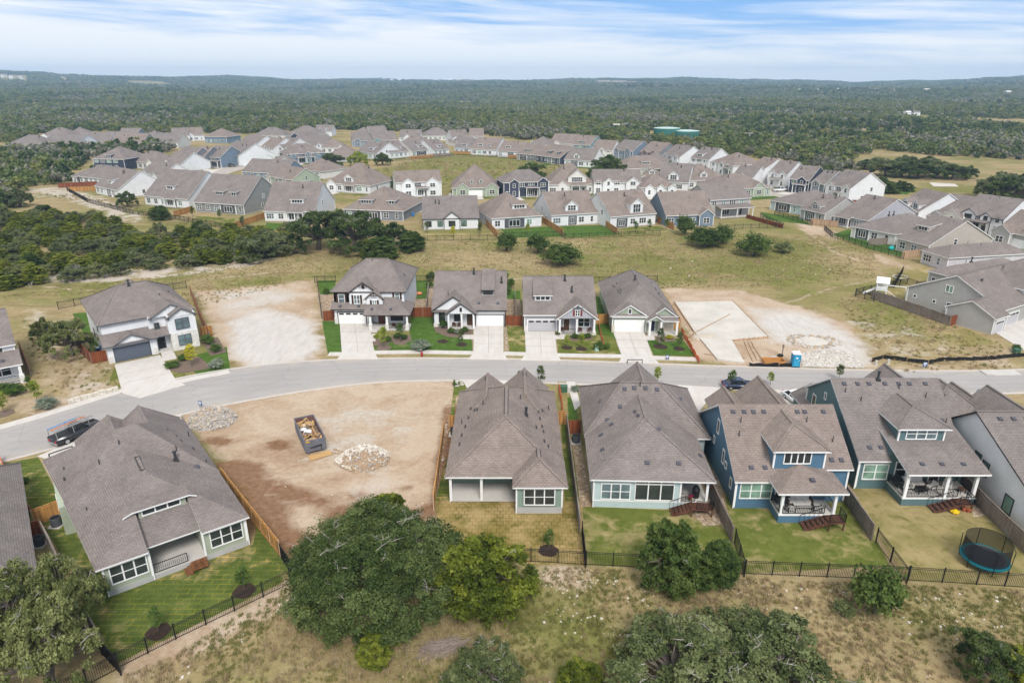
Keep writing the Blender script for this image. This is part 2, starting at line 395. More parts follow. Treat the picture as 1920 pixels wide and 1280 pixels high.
    def door(s, x, y, z, face=0, mat=None, w=1.0, h=2.1):
        f=MB(); d=MB(); k=MB()
        f.box(x-w/2-.1,x-w/2,y-.05,y+.02,z,z+h+.1); f.box(x+w/2,x+w/2+.1,y-.05,y+.02,z,z+h+.1); f.box(x-w/2,x+w/2,y-.05,y+.02,z+h,z+h+.1)
        d.box(x-w/2,x+w/2,y-.03,y+.02,z,z+h); k.box(x+w/2-.14,x+w/2-.08,y-.09,y-.03,z+.95,z+1.1)
        o=d.build('door',mat or BROWNTRIM,s.t); f.build('door_frame',s.trim,o)
        if s.fine: k.build('handle',METAL,o)
    def garage(s, x, y, w=4.9, h=2.15, mat=WHITE, trim=None, lights=0):
        d=MB(); f=MB(); tr=trim or s.trim
        for i in range(4): d.box(x-w/2,x+w/2,y-.035-(.006 if i%2 else 0),y+.02,h*i/4+.004,h*(i+1)/4-.025)
        d.box(x-w/2,x+w/2,y-.015,y+.03,0,h)
        for c in range(8):                                    # raised panels
            for i in range(4):
                if i==3 and lights: continue
                px0=x-w/2+w*(c+.14)/8; px1=x-w/2+w*(c+.86)/8
                d.box(px0,px1,y-.055,y+.0,h*i/4+.12,h*(i+1)/4-.13)
        f.box(x-w/2-.16,x-w/2,y-.07,y+.02,0,h+.16); f.box(x+w/2,x+w/2+.16,y-.07,y+.02,0,h+.16); f.box(x-w/2,x+w/2,y-.07,y+.02,h,h+.16)
        o=d.build('garage_door',mat,s.t); f.build('garage_door_frame',tr,o)
        for i in range(lights):
            l=MB(); c=x-w/2+w*(i+.5)/lights; l.box(c-.42,c+.42,y-.06,y,h-.42,h-.1); l.build('pane',GLASS,o)
    def post(s, x, y, z0, z1, r=.11, base=None, mat=None, bh=1.0):
        m=MB(); m.box(x-r,x+r,y-r,y+r,z0,z1); m.box(x-r-.04,x+r+.04,y-r-.04,y+r+.04,z1-.14,z1-.001)
        o=m.build('porch_post',mat or s.trim,s.t)
        if base:
            b=MB(); b.box(x-r-.14,x+r+.14,y-r-.14,y+r+.14,z0-.3,z0+bh); b.build('post_base',base,o)
    def deck(s, x0,x1,y0,y1,z,side=None,mat=None):
        m=MB(); m.box(x0,x1,y0,y1,z-.12,z); m.build('porch_floor',mat or CONC,s.t)
        if z > .3: s.W.box(x0+.01,x1-.01,y0+.01,y1-.01,-.4,z-.12) if side is None else s.F.box(x0+.01,x1-.01,y0+.01,y1-.01,-.4,z-.12)
    def rail(s, pts, z, h=.95, mat=IRON, step=.16):
        m=MB()
        for (ax,ay),(bx,by) in zip(pts[:-1],pts[1:]):
            L=math.hypot(bx-ax,by-ay); n=max(1,int(L/step))
            m.bar((ax,ay,z+h),(bx,by,z+h),.06,.05); m.bar((ax,ay,z+.1),(bx,by,z+.1),.04,.04)
            for i in range(n+1):
                q=i/n; X=ax+(bx-ax)*q; Y=ay+(by-ay)*q; m.bar((X,Y,z+.1),(X,Y,z+h),.028 if 0<i<n else .07)
        m.build('railing',mat,s.t)
    def stairs(s, x, y, z, dx, dy, w=1.1, mat=DECKW, n=5):
        """open wooden steps from (x,y,z) running down along (dx,dy)"""
        m=MB(); L=math.hypot(dx,dy); ux,uy=dx/L,dy/L; vx,vy=-uy,ux
        for i in range(n):
            zc=z-(i+1)*z/(n+1); c=(i+.5)/n*L
            a=Vector((x+ux*c-vx*w/2,y+uy*c-vy*w/2,zc)); b=Vector((x+ux*c+vx*w/2,y+uy*c+vy*w/2,zc)); m.bar(a,b,L/n*.9,.06)
            m.bar(a-Vector((ux,uy,0))*L/n*.42-Vector((0,0,.09)),b-Vector((ux,uy,0))*L/n*.42-Vector((0,0,.09)),.03,.16)
        for sg in (-1,1):
            a=Vector((x+vx*sg*w/2,y+vy*sg*w/2,z-.15)); b=Vector((x+ux*L+vx*sg*w/2,y+uy*L+vy*sg*w/2,.02)); m.bar(a,b,.06,.28)
        o=m.build('stairs',mat,s.t)
        for sg in (-1,1):
            r=MB(); a=Vector((x+vx*sg*w/2,y+vy*sg*w/2,z)); b=Vector((x+ux*L+vx*sg*w/2,y+uy*L+vy*sg*w/2,.1)); up=Vector((0,0,.9))
            r.bar(a+up,b+up,.045)
            for i in range(n+1): q=a+(b-a)*(i/n); r.bar(q,q+up,.022)
            r.build('stair_railing',IRON,o)
    # ---- roof furniture (children of the roof)
    def vent(s, x, y, zf, sl=(0,.55), kind='box'):
        """zf: roof height there; sl: slope vector (dz/dx, dz/dy)"""
        s.roofkids.append((x,y,zf,sl,kind))
    def finish(s, acc=None):
        wall=s.W.build('wall',s.wm,s.t)
        roof=s.R.build('roof',[s.sh,s.fascia,s.trim],s.t)
        if s.F.v: s.F.build('foundation',s.base,s.t)
        for b in s.T.l: b.build('corner_board',s.trim,wall)
        for x,y,z,(sx,sy),kind in s.roofkids:
            m=MB()
            if kind=='box':
                ux=Vector((1,0,sx)).normalized(); uy=Vector((0,1,sy)).normalized(); n=ux.cross(uy).normalized(); c=Vector((x,y,z))
                a=.2; q=[c+ux*i*a+uy*j*a-n*.05 for i,j in ((-1,-1),(1,-1),(1,1),(-1,1))]; m.extrude(q,n*.17)
                q=[c+ux*i*a*1.25+uy*j*a*1.25 for i,j in ((-1,-1),(1,-1),(1,1),(-1,1))]; m.extrude(q,n*.03)
                m.build('roof_vent',VENT,roof)
            elif kind=='pipe':
                m.cyl(x,y,z-.2,z+.55,.05,8); m.cyl(x,y,z-.02,z+.1,.12,8,r2=.05); m.build('vent_pipe',PLASTIC,roof)
            elif kind=='flue':
                m.cyl(x,y,z-.3,z+.9,.13,10); m.cyl(x,y,z+.9,z+1.05,.2,10); m.box(x-.25,x+.25,y-.25,y+.25,z-.2,z+.12); m.build('flue_pipe',PLASTIC,roof)
            elif kind=='slot':
                ux=Vector((1,0,sx)).normalized(); uy=Vector((0,1,sy)).normalized(); n=ux.cross(uy).normalized(); c=Vector((x,y,z))
                q=[c+ux*i*.09+uy*j*.3 for i,j in ((-1,-1),(1,-1),(1,1),(-1,1))]; m.extrude(q,n*.06); m.build('shingle_bundle',PLASTIC,roof)
        return s.t
# ------------------------------------------------------------------ terrain height
_hx = np.array([-3000,0,100,250,400,450,560,700,850,1000,1200,1400,1600,1750,1850,1920,5000.])
_hy = np.array([134,133,137,141,139,141,144.5,145,146,145,142.5,145,148,146.5,142.5,141.5,142])
def height(x, y):
    x=np.asarray(x,float); y=np.asarray(y,float); d=np.hypot(x,y)
    px=960+CF*x/np.maximum(y,1)*1.07
    crest=CH+(YH+3.0-np.interp(px,_hx,_hy))/CF*5200-44
    t=np.clip((d-1700)/(5200-1700),0,1); t=t*t*(3-2*t)
    roll=np.clip((d-650)/900,0,1)*(7*np.sin(x/410+1.3)*np.cos(y/530)+4*np.sin(x/170+y/260))
    ridge=np.clip((d-1500)/1500,0,1)*9*np.sin(d/330+x/900)*np.sin(x/640+.6)
    crest=crest+3*np.sin(px/33.)+1.5*np.sin(px/11.3+1)
    back=np.clip((d-5400)/2500,0,1)
    return (crest*t+roll*(1-t*.6)+ridge*(1-t))*(1-back)-back*60
# ------------------------------------------------------------------ ground sheet with zone weights (what the soil IS in each place)
def sdpoly(X, Y, poly):
    """signed distance, negative inside"""
    d=np.full(X.shape,1e9); ins=np.zeros(X.shape,bool); n=len(poly)
    for i in range(n):
        ax,ay=poly[i]; bx,by=poly[(i+1)%n]; ex,ey=bx-ax,by-ay; L=ex*ex+ey*ey+1e-9
        t=np.clip(((X-ax)*ex+(Y-ay)*ey)/L,0,1); d=np.minimum(d,np.hypot(X-ax-t*ex,Y-ay-t*ey))
        c=((ay>Y)!=(by>Y))&(X<(bx-ax)*(Y-ay)/(by-ay+1e-12)+ax); ins^=c
    return np.where(ins,-d,d)
def sdline(X,Y,pts):
    d=np.full(X.shape,1e9)
    for (ax,ay),(bx,by) in zip(pts[:-1],pts[1:]):
        ex,ey=bx-ax,by-ay; t=np.clip(((X-ax)*ex+(Y-ay)*ey)/(ex*ex+ey*ey+1e-9),0,1); d=np.minimum(d,np.hypot(X-ax-t*ex,Y-ay-t*ey))
    return d
ZD=[ # (kind, soft edge m, weight, pixel polygon) kinds: 0 tan dirt, 1 pale caliche, 2 green grass, 3 stony
 (0,2.0,1.0,[(340,775),(450,752),(600,727),(720,714),(858,712),(848,790),(835,860),(820,950),(840,1010),(700,1000),(560,1080),(520,1010),(470,930),(410,860)]),
 (0,2.0,.55,[(530,1060),(860,1000),(850,1060),(560,1130)]),
 (1,5,.5,[(600,760),(740,740),(800,780),(760,850),(790,900),(650,930),(560,870),(540,800)]),
 (0,3.0,.85,[(365,545),(590,525),(612,660),(610,685),(440,700),(400,640)]),
 (1,4.0,.95,[(440,610),(500,590),(590,610),(600,650),(570,672),(480,690),(430,665)]),
 (1,4.0,.6,[(390,545),(560,535),(580,560),(430,590)]),
 (0,3.0,.95,[(1240,540),(1390,545),(1500,575),(1600,610),(1640,690),(1390,690),(1300,670),(1265,590)]),
 (1,2.5,.75,[(1440,580),(1560,610),(1640,660),(1620,690),(1500,650),(1420,620)]),
 (1,6.0,.42,[(1540,590),(1700,610),(1800,650),(1700,680),(1600,640)]),
 (0,2.0,.45,[(1620,690),(1920,640),(1920,700),(1640,705)]),
 (1,4.0,.5,[(290,690),(250,610),(30,620),(30,560),(100,590),(160,640),(230,720),(120,760),(100,690)]),
 (0,3.0,.5,[(60,640),(220,650),(240,735),(120,770),(60,720)]),
 (1,2.0,.55,[(0,535),(180,530),(330,520),(480,498),(520,488),(520,480),(330,500),(160,510),(0,512)]),
 (1,2.5,.7,[(60,350),(110,345),(200,372),(250,395),(200,400),(120,372),(50,368)]),(1,2.0,.5,[(195,385),(280,400),(260,420),(190,412)]),
 (0,2.5,.7,[(1480,410),(1540,425),(1585,440),(1570,452),(1500,432)]),(0,2.0,.6,[(1630,470),(1720,500),(1700,505),(1640,495)]),
 (0,1.5,.9,[(1000,1058),(1098,1062),(1110,1110),(1010,1100)]),
 (0,2.0,.9,[(225,1240),(535,1085),(560,1130),(480,1180),(300,1255),(240,1280)]),
 (3,3.0,1.0,[(1010,1070),(1200,1070),(1400,1085),(1600,1090),(1920,1110),(1920,1180),(1600,1140),(1300,1130),(1150,1180),(1020,1180)]),
 (3,4.0,.5,[(230,1280),(520,1110),(600,1150),(480,1280)]),
 (2,6.0,.7,[(430,520),(620,505),(1110,510),(1120,525),(800,515),(600,525),(430,560)]),(2,5.0,.55,[(1100,440),(1240,430),(1480,440),(1560,500),(1480,545),(1260,525)]),
 (2,6.0,.75,[(690,325),(770,305),(900,285),(1000,305),(1060,310),(1000,345),(860,355),(740,345)]),
 (2,4.0,.8,[(1600,600),(1650,560),(1740,600),(1760,640),(1690,640)]),(2,3.0,.7,[(1640,520),(1680,500),(1700,540),(1650,550)]),
 (2,5.0,.55,[(130,370),(250,400),(480,440),(440,470),(320,440),(140,390)]),(2,4.0,.5,[(0,545),(160,530),(340,520),(330,540),(140,560),(0,575)]),
 (2,4.0,.55,[(1590,335),(1700,350),(1790,345),(1840,360),(1700,365),(1610,355)]),
 (2,4.0,.6,[(1640,1090),(1800,1120),(1900,1150),(1700,1190)]),(2,3.0,.5,[(1010,1150),(1110,1150),(1110,1200),(1030,1200)]),
 (0,2.0,.6,[(0,770),(0,690),(60,740),(230,740),(60,790)]),
 (0,2.0,.5,[(1725,900),(1920,1015),(1920,1060),(1830,960)]),
]
def make_ground():
    def axis(a,b,st,lo,hi):
        l=list(np.arange(a,b+.01,st)); s=st; x=b
        while x<hi: s=min(s*1.17,160); x+=s; l.append(x)
        s=st; x=a
        while x>lo: s=min(s*1.17,160); x-=s; l.insert(0,x)
        return np.array(l)
    xs=axis(-130,130,1.25,-7600,7600); ys=axis(28,232,1.25,-40,8200)
    X,Y=np.meshgrid(xs,ys); Z=height(X,Y); nx,ny=len(xs),len(ys)
    wts=np.zeros((4,)+X.shape)
    for k,soft,w,poly in ZD:
        sd=sdpoly(X,Y,PP(poly)); wts[k]=np.maximum(wts[k],w*np.clip(.5-sd/(2*soft),0,1))
    tr=np.zeros(X.shape)                                     # worn vehicle tracks
    for pl in ([(1500,420),(1560,470),(1640,500),(1660,520),(1560,540),(1500,560),(1440,580)],[(1500,428),(1580,480),(1700,500)],[(560,855),(640,900),(700,960)],[(410,850),(470,960),(560,1000)],[(700,560),(900,520),(1100,528)],[(0,528),(160,545),(330,530),(560,505)]):
        tr=np.maximum(tr,np.clip(1-sdline(X,Y,PP(pl))/1.6,0,1))
    wts[0]=np.maximum(wts[0],tr*.6)
    dug=np.zeros(X.shape)                                     # freshly dug red-brown earth
    for pl,wd in (([(440,880),(480,940),(530,1010),(570,1050)],3.2),([(500,905),(600,940),(680,965),(730,985)],1.6),([(845,765),(842,850),(826,930)],1.7),([(415,868),(470,880),(485,875)],1.4),([(515,830),(535,835)],1.6),([(395,825),(420,830)],1.4),([(620,960),(720,985),(800,960)],2.2)): dug=np.maximum(dug,np.clip(1.15-sdline(X,Y,PP(pl))/wd,0,1))
    rut=np.zeros(X.shape)
    for k in range(9): rut=np.maximum(rut,np.clip(1-sdline(X,Y,PP([(430+k*6,868+k*3),(500+k*7,925-k*2),(560+k*12,952-k*3),(640+k*18,970-k*8)]))/.42,0,1)*(.9 if k%2 else .6))
    wts[3]=wts[3]
    wts[1]*=1
    me=bpy.data.meshes.new('ground'); n=nx*ny
    me.vertices.add(n); me.vertices.foreach_set('co',np.stack([X,Y,Z],-1).reshape(-1).astype(np.float32))
    i=np.arange(nx-1)[None,:]+np.arange(ny-1)[:,None]*nx; q=np.stack([i,i+1,i+nx+1,i+nx],-1).reshape(-1)
    m=q.size//4; me.loops.add(q.size); me.loops.foreach_set('vertex_index',q.astype(np.int32)); me.polygons.add(m)
    me.polygons.foreach_set('loop_start',(np.arange(m)*4).astype(np.int32)); me.polygons.foreach_set('use_smooth',np.ones(m,bool))
    me.update(calc_edges=True)
    a=me.attributes.new('zone','FLOAT_COLOR','POINT'); a.data.foreach_set('color',np.stack([wts[0],wts[1],wts[2],wts[3]],-1).reshape(-1).astype(np.float32))
    mt,nt,b=newmat('meadow_soil'); g=G(nt); p=g.geo()
    at=g.n('ShaderNodeAttribute',attribute_name='zone'); s=g.n('ShaderNodeSeparateColor'); g.L(at.outputs['Color'],s.inputs[0]); zs=[s.outputs[0],s.outputs[1],s.outputs[2],at.outputs['Alpha']]
    big=g.noise(p,.035,5,.6); mid=g.noise(p,.22,5,.65,.6); fine=g.noise(p,1.6,4,.7); vf=g.noise(p,6.0,3,.75)
    dry=g.ramp(g.math('ADD',g.math('MULTIPLY',mid,.6),g.math('MULTIPLY',fine,.4)),[(.3,(.205,.148,.075)),(.5,(.335,.255,.138)),(.7,(.45,.36,.22))])
    grn=g.ramp(fine,[(.25,(.10,.108,.030)),(.55,(.180,.178,.052)),(.8,(.27,.25,.09))])
    gf=g.math('ADD',g.mr(big,.43,.60,-.05,.72),g.math('MULTIPLY',g.mr(mid,.42,.6),.30))
    gf=g.math('ADD',gf,g.math('MULTIPLY',zs[2],g.mr(mid,.3,.55,.25,1.0)),clamp=True)
    c=g.mix(gf,dry,grn)
    sw=g.noise(g.scale(p,(.35,1.0,1)),.35,6,.7,1.2); c=g.mix(g.mr(sw,.50,.72,0,.5),c,(.21,.15,.07)); c=g.mix(1,c,g.ramp(sw,[(.28,1.18),(.68,.86)]),'MULTIPLY')
    def edge(z,amp=.55,n=None):                              # ragged edge of a zone
        e=g.math('ADD',z,g.math('MULTIPLY',g.math('SUBTRACT',n or mid,.5),amp*2.2)); return g.mr(e,.35,.62)
    dirt=g.ramp(g.math('ADD',g.math('MULTIPLY',g.noise(p,.13,5,.6,.8),.65),g.math('MULTIPLY',fine,.35)),[(.30,(.29,.19,.115)),(.42,(.39,.285,.195)),(.56,(.48,.38,.285)),(.70,(.42,.315,.22))])
    c=g.mix(g.math('MULTIPLY',edge(zs[0]),g.math('MINIMUM',g.math('MULTIPLY',zs[0],6.0),1.0)),c,dirt)
    dg=g.n('ShaderNodeAttribute',attribute_name='dug'); c=g.mix(g.math('MULTIPLY',g.mr(g.math('ADD',dg.outputs['Fac'],g.math('MULTIPLY',g.math('SUBTRACT',mid,.5),1.6)),.25,.75),.85),c,g.ramp(fine,[(.3,(.13,.060,.028)),(.7,(.25,.135,.070))]))
    pale=g.ramp(g.math('ADD',g.math('MULTIPLY',fine,.6),g.math('MULTIPLY',vf,.4)),[(.32,(.36,.285,.205)),(.5,(.47,.41,.34)),(.68,(.53,.48,.42))])
    c=g.mix(g.math('MULTIPLY',edge(zs[1],.7),g.math('MINIMUM',g.math('MULTIPLY',zs[1],5.0),1.0)),c,pale)
    gr=g.n('ShaderNodeAttribute',attribute_name='grit'); c=g.mix(g.math('MULTIPLY',g.mr(g.math('ADD',gr.outputs['Fac'],g.math('MULTIPLY',g.math('SUBTRACT',mid,.5),.9)),.25,.75),g.math('MINIMUM',g.math('MULTIPLY',gr.outputs['Fac'],3.0),.9)),c,g.ramp(g.math('ADD',g.math('MULTIPLY',vf,.5),g.math('MULTIPLY',g.noise(g.scale(p,(1.2,.3,1)),.9,4,.65),.5)),[(.32,(.40,.365,.325)),(.5,(.53,.50,.465)),(.68,(.61,.585,.55))]))
    st=g.math('MULTIPLY',g.mr(g.vor(p,1.9),.16,.11),g.math('MULTIPLY',zs[3],g.mr(mid,.42,.58)))
    c=g.mix(g.math('MULTIPLY',st,.6),c,(.50,.44,.35))
    c=g.mix(1,c,g.ramp(vf,[(.25,.80),(.75,1.16)]),'MULTIPLY')
    far=g.n('ShaderNodeCameraData')
    g.L(c,b.inputs['Base Color']); b.inputs['Roughness'].default_value=1; b.inputs['Specular IOR Level'].default_value=.05
    g.bump(b,g.math('ADD',g.math('MULTIPLY',fine,.7),g.math('MULTIPLY',vf,.4)),.6,.25)
    nt.nodes.remove(far)
    grit=np.zeros(X.shape)
    for q,w_ in (([(430,600),(500,578),(585,600),(602,650),(572,676),(480,695),(440,668)],1.0),([(395,548),(500,538),(545,560),(470,600),(410,600)],.5),([(1400,575),(1520,585),(1640,650),(1625,690),(1500,655),(1440,640)],.75),([(1500,590),(1560,600),(1545,615),(1490,605)],.9),([(640,905),(730,880),(760,900),(700,935)],.55),([(560,905),(600,885),(640,920),(600,940)],.4)): grit=np.maximum(grit,w_*np.clip(.5-sdpoly(X,Y,PP(q))/5.0,0,1))
    a=me.attributes.new('grit','FLOAT','POINT'); a.data.foreach_set('value',grit.reshape(-1).astype(np.float32))
    a=me.attributes.new('dug','FLOAT','POINT'); a.data.foreach_set('value',np.maximum(dug,rut*.75).reshape(-1).astype(np.float32))
    me.materials.append(mt); o=bpy.data.objects.new('ground',me); C.objects.link(o); return tag(o,kind='structure')
make_ground()
# ------------------------------------------------------------------ lawns, gravel, roads
def lawnmat(name, hues, patch=.5, sod=False, dryc=(.37,.285,.145)):
    m,nt,b=newmat(name); g=G(nt); p=g.geo()
    big=g.noise(p,.16,4,.6); mid=g.noise(p,.7,4,.6,.5); f=g.noise(p,7,3,.75)
    c=g.ramp(g.math('ADD',g.math('MULTIPLY',mid,.6),g.math('MULTIPLY',f,.4)),[(.32,hues[0]),(.5,hues[1]),(.68,hues[2])])
    c=g.mix(g.math('MULTIPLY',g.mr(g.math('ADD',g.math('MULTIPLY',big,.6),g.math('MULTIPLY',mid,.4)),.60-.22*patch,.72-.18*patch),.85),c,dryc)
    if sod:                                                  # seams of freshly laid turf slabs
        br=g.n('ShaderNodeTexBrick'); g.L(p,br.inputs['Vector']); br.inputs['Scale'].default_value=1; br.inputs['Brick Width'].default_value=1.5 if sod==1 else .6; br.inputs['Row Height'].default_value=.6 if sod==1 else .6
        br.inputs['Mortar Size'].default_value=.07 if sod==1 else .06; br.inputs['Mortar Smooth'].default_value=.6
        for i,v in ((1,(1,1,1,1)),(2,(.86,.9,.86,1))): br.inputs[i].default_value=v
        br.inputs['Mortar'].default_value=(1.9,1.45,1.0,1) if sod==1 else (.6,.52,.4,1)
        w=g.mr(g.noise(p,.5,3),.32,.6); c=g.mix(w,c,g.mix(1,c,br.outputs['Color'],'MULTIPLY'))
    g.L(c,b.inputs['Base Color']); b.inputs['Roughness'].default_value=1; b.inputs['Specular IOR Level'].default_value=.05
    g.bump(b,f,.5,.06); return m
GREEN=[(.040,.080,.014),(.066,.122,.022),(.105,.160,.036)]
LW=dict(lush=lawnmat('lush_lawn',GREEN,.0),sod=lawnmat('fresh_sod',[(.052,.076,.017),(.086,.115,.026),(.130,.152,.042)],.34,1),
  patchy=lawnmat('patchy_lawn',[(.075,.095,.018),(.115,.135,.028),(.16,.165,.042)],.5),sodbrown=lawnmat('browned_sod',[(.10,.105,.022),(.20,.155,.045),(.29,.215,.075)],.75,2,(.38,.28,.13)),
  dry=lawnmat('dry_lawn',[(.13,.125,.034),(.24,.20,.08),(.15,.158,.040)],.6))
def gravelmat(name,cols,sc):
    m,nt,b=newmat(name); g=G(nt); p=g.geo(); v=g.vor(p,sc,'Color'); s=g.n('ShaderNodeSeparateColor'); g.L(v,s.inputs[0])
    d=g.vor(p,sc); c=g.ramp(s.outputs[0],[(0,cols[0]),(.5,cols[1]),(1,cols[2])]); c=g.mix(1,c,g.ramp(d,[(.1,1.1),(.7,.6)]),'MULTIPLY')
    g.L(c,b.inputs['Base Color']); b.inputs['Roughness'].default_value=.95; g.bump(b,d,-.6,.06); return m
GRAV=gravelmat('tan_river_gravel',[(.42,.30,.18),(.34,.24,.16),(.54,.45,.34)],3.2); GRAVW=gravelmat('white_gravel',[(.60,.55,.49),(.50,.45,.40),(.68,.65,.60)],2.6)
def asphalt():
    m,nt,b=newmat('grey_asphalt'); g=G(nt); p=g.geo()
    a=g.noise(p,.10,5,.6); f=g.noise(p,3,4,.7); st=g.noise(g.scale(p,(.05,.9,1)),1.0,4,.6)
    c=g.ramp(g.math('ADD',g.math('MULTIPLY',a,.5),g.math('ADD',g.math('MULTIPLY',f,.2),g.math('MULTIPLY',st,.3))),[(.3,(.285,.265,.25)),(.52,(.345,.325,.31)),(.7,(.41,.385,.365))])
    cr=g.vor(g.n('ShaderNodeVectorMath',operation='ADD').outputs[0],.2) if False else None
    e=g.vor(p,.11,'Distance','DISTANCE_TO_EDGE'); c=g.mix(g.math('MULTIPLY',g.mr(e,.006,.002),.35),c,(.17,.165,.16))
    ac_=g.n('ShaderNodeAttribute',attribute_name='across').outputs['Fac']; wob=g.math('ADD',ac_,g.math('MULTIPLY',g.math('SUBTRACT',g.noise(p,.08,2),.5),.05))
    tr=g.ramp(wob,[(0,.0),(.17,.0),(.24,1.0),(.30,.1),(.40,.9),(.46,.0),(.54,.0),(.60,.9),(.70,.1),(.76,1.0),(.83,.0)]); c=g.mix(g.math('MULTIPLY',tr,g.math('MULTIPLY',g.mr(g.noise(p,.2,4),.3,.65),.30)),c,(.235,.225,.22))
    ed=g.ramp(ac_,[(0,1.0),(.10,.25),(.2,0.0),(.8,0.0),(.9,.25),(1,1.0)]); c=g.mix(g.math('MULTIPLY',ed,g.mr(g.noise(p,.45,5,.65),.38,.62,0,.75)),c,(.46,.385,.30))
    sp_=g.vor(p,.35); c=g.mix(g.math('MULTIPLY',g.mr(sp_,.10,.04),.45),c,(.16,.155,.155))
    g.L(c,b.inputs['Base Color']); b.inputs['Roughness'].default_value=.92; return m
ASPH=asphalt()
def conc_slab():
    m,nt,b=newmat('driveway_concrete'); g=G(nt); p=g.geo(); a=g.noise(p,.35,5,.65); f=g.noise(p,5,3,.7); st=g.noise(g.scale(p,(1.3,.12,1)),1,4)
    c=g.ramp(g.math('ADD',g.math('MULTIPLY',a,.4),g.math('ADD',g.math('MULTIPLY',f,.25),g.math('MULTIPLY',st,.35))),[(.3,(.44,.405,.36)),(.5,(.53,.495,.455)),(.7,(.60,.575,.54))])
    g.L(c,b.inputs['Base Color']); b.inputs['Roughness'].default_value=.9; return m
DRIVE=conc_slab(); JOINT=plain('joint_sealant',(.30,.27,.24),.9,.15)  # darker tan strips for the driveway control joints
def sheet(name, pts, z, mat, th=.0, px=True):
    q=PP(pts) if px else pts; m=MB()
    ar=sum(q[i][0]*q[(i+1)%len(q)][1]-q[(i+1)%len(q)][0]*q[i][1] for i in range(len(q)))
    if ar<0: q=q[::-1]
    if th: m.prism(q,z-th,z)
    else: m.poly([(x,y,z) for x,y in q])
    return struct(name,m,mat)
NC=[(-60,815),(0,800),(100,770),(200,740),(300,717),(400,697),(500,684),(600,676),(700,673),(800,672),(1000,674),(1200,682),(1400,689),(1600,695),(1800,697),(1920,694),(2040,690)]
SCB=[(-60,882),(0,865),(100,840),(340,775),(450,752),(600,727),(720,714),(850,712),(1000,716),(1200,724),(1400,730),(1600,735),(1800,738),(1920,736),(2040,732)]
def smooth(pts,k=3):
    for _ in range(k):
        o=[pts[0]]
        for a,b in zip(pts[:-1],pts[1:]): o+=[(a[0]*.75+b[0]*.25,a[1]*.75+b[1]*.25),(a[0]*.25+b[0]*.75,a[1]*.25+b[1]*.75)]
        pts=o+[pts[-1]]
    return pts
NCW=smooth(PP(NC)); SCW=smooth(PP(SCB))
def offset(l,d):
    o=[]
    for i,p in enumerate(l):
        a=l[max(0,i-1)]; b=l[min(len(l)-1,i+1)]; dx,dy=b[0]-a[0],b[1]-a[1]; L=math.hypot(dx,dy) or 1; o.append((p[0]-dy/L*d,p[1]+dx/L*d))
    return o
def ribbon(name,a,b,z,mat,th=0):
    m=MB(); n=min(len(a),len(b))
    for i in range(n-1):
        q=[a[i],a[i+1],b[i+1],b[i]]
        if th: m.extrude([(x,y,z) for x,y in q],(0,0,-th))
        else: m.poly([(x,y,z) for x,y in q])
    return struct(name,m,mat)
_r=MB()
def resample(l,n):
    d=[0]
    for a,b in zip(l[:-1],l[1:]): d.append(d[-1]+math.hypot(b[0]-a[0],b[1]-a[1]))
    t=np.linspace(0,d[-1],n); return list(zip(np.interp(t,d,[p[0] for p in l]),np.interp(t,d,[p[1] for p in l])))
A_=resample(NCW,90); B_=resample(SCW,90)
me=bpy.data.meshes.new('road'); NS=12; V_=[];U_=[]
for k,(p_,q_) in enumerate(zip(B_,A_)):
    for i in range(NS+1): f_=i/NS; V_.append((p_[0]+(q_[0]-p_[0])*f_,p_[1]+(q_[1]-p_[1])*f_,.012)); U_.append(f_)
me.from_pydata(V_,[],[(k*(NS+1)+i,k*(NS+1)+i+(NS+1),k*(NS+1)+i+NS+2,k*(NS+1)+i+1) for k in range(len(A_)-1) for i in range(NS)])
for p_ in me.polygons:
    if p_.normal.z<0: me.flip_normals(); break
at_=me.attributes.new('across','FLOAT','POINT'); at_.data.foreach_set('value',U_); me.materials.append(ASPH); o=bpy.data.objects.new('road',me); C.objects.link(o); tag(o,kind='structure')
KERB=plain('kerb_concrete',(.50,.46,.42),.9,.12,.8)
ribbon('kerb',A_,offset(A_,.42),.07,KERB,.25); ribbon('kerb',offset(B_,-.42),B_,.07,KERB,.25)
def path(name, pts, w, z, mat, th=.12, smoothk=0):
    q=PP(pts); q=smooth(q,smoothk) if smoothk else q
    return ribbon(name, offset(q,-w/2), offset(q,w/2), z, mat, th)
SWALK=[[(-40,812),(60,785),(150,757),(243,728)],[(325,718),(375,707),(430,697)],[(616,664),(640,664)],[(700,661),(790,660),(890,662)],[(944,663),(986,664)],[(1044,666),(1100,667),(1166,668)],[(1224,671),(1306,674)]]
for s_ in SWALK: path('sidewalk', s_, 1.5, .075, DRIVE, .2)
DR={'B1':[(215,684),(300,666),(331,714),(348,722),(262,747),(230,738)],'B2':[(637,606),(693,606),(702,662),(710,674),(632,674),(641,662)],
 'B3':[(888,613),(944,613),(944,662),(952,675),(878,674),(888,662)],'B4':[(984,622),(1040,622),(1045,666),(1053,677),(976,676),(986,664)],
 'B5':[(1150,624),(1208,624),(1224,669),(1236,682),(1160,680),(1166,668)],'A1':[(70,856),(130,872),(250,830),(240,797),(120,835)],
 'A3':[(866,712),(905,713),(930,735),(885,745),(880,735)],'A3b':[(925,713),(985,715),(985,740),(925,740)],'A4':[(1270,722),(1350,727),(1320,760),(1300,790),(1285,760)],'A4b':[(1062,716),(1078,716),(1088,760),(1078,770)],'A5':[(1455,731),(1525,733),(1512,772),(1440,772)],
 'A6':[(1740,737),(1800,738),(1790,760),(1745,760)]}
for k,q in DR.items(): sheet('driveway',q,.085,DRIVE,.15)
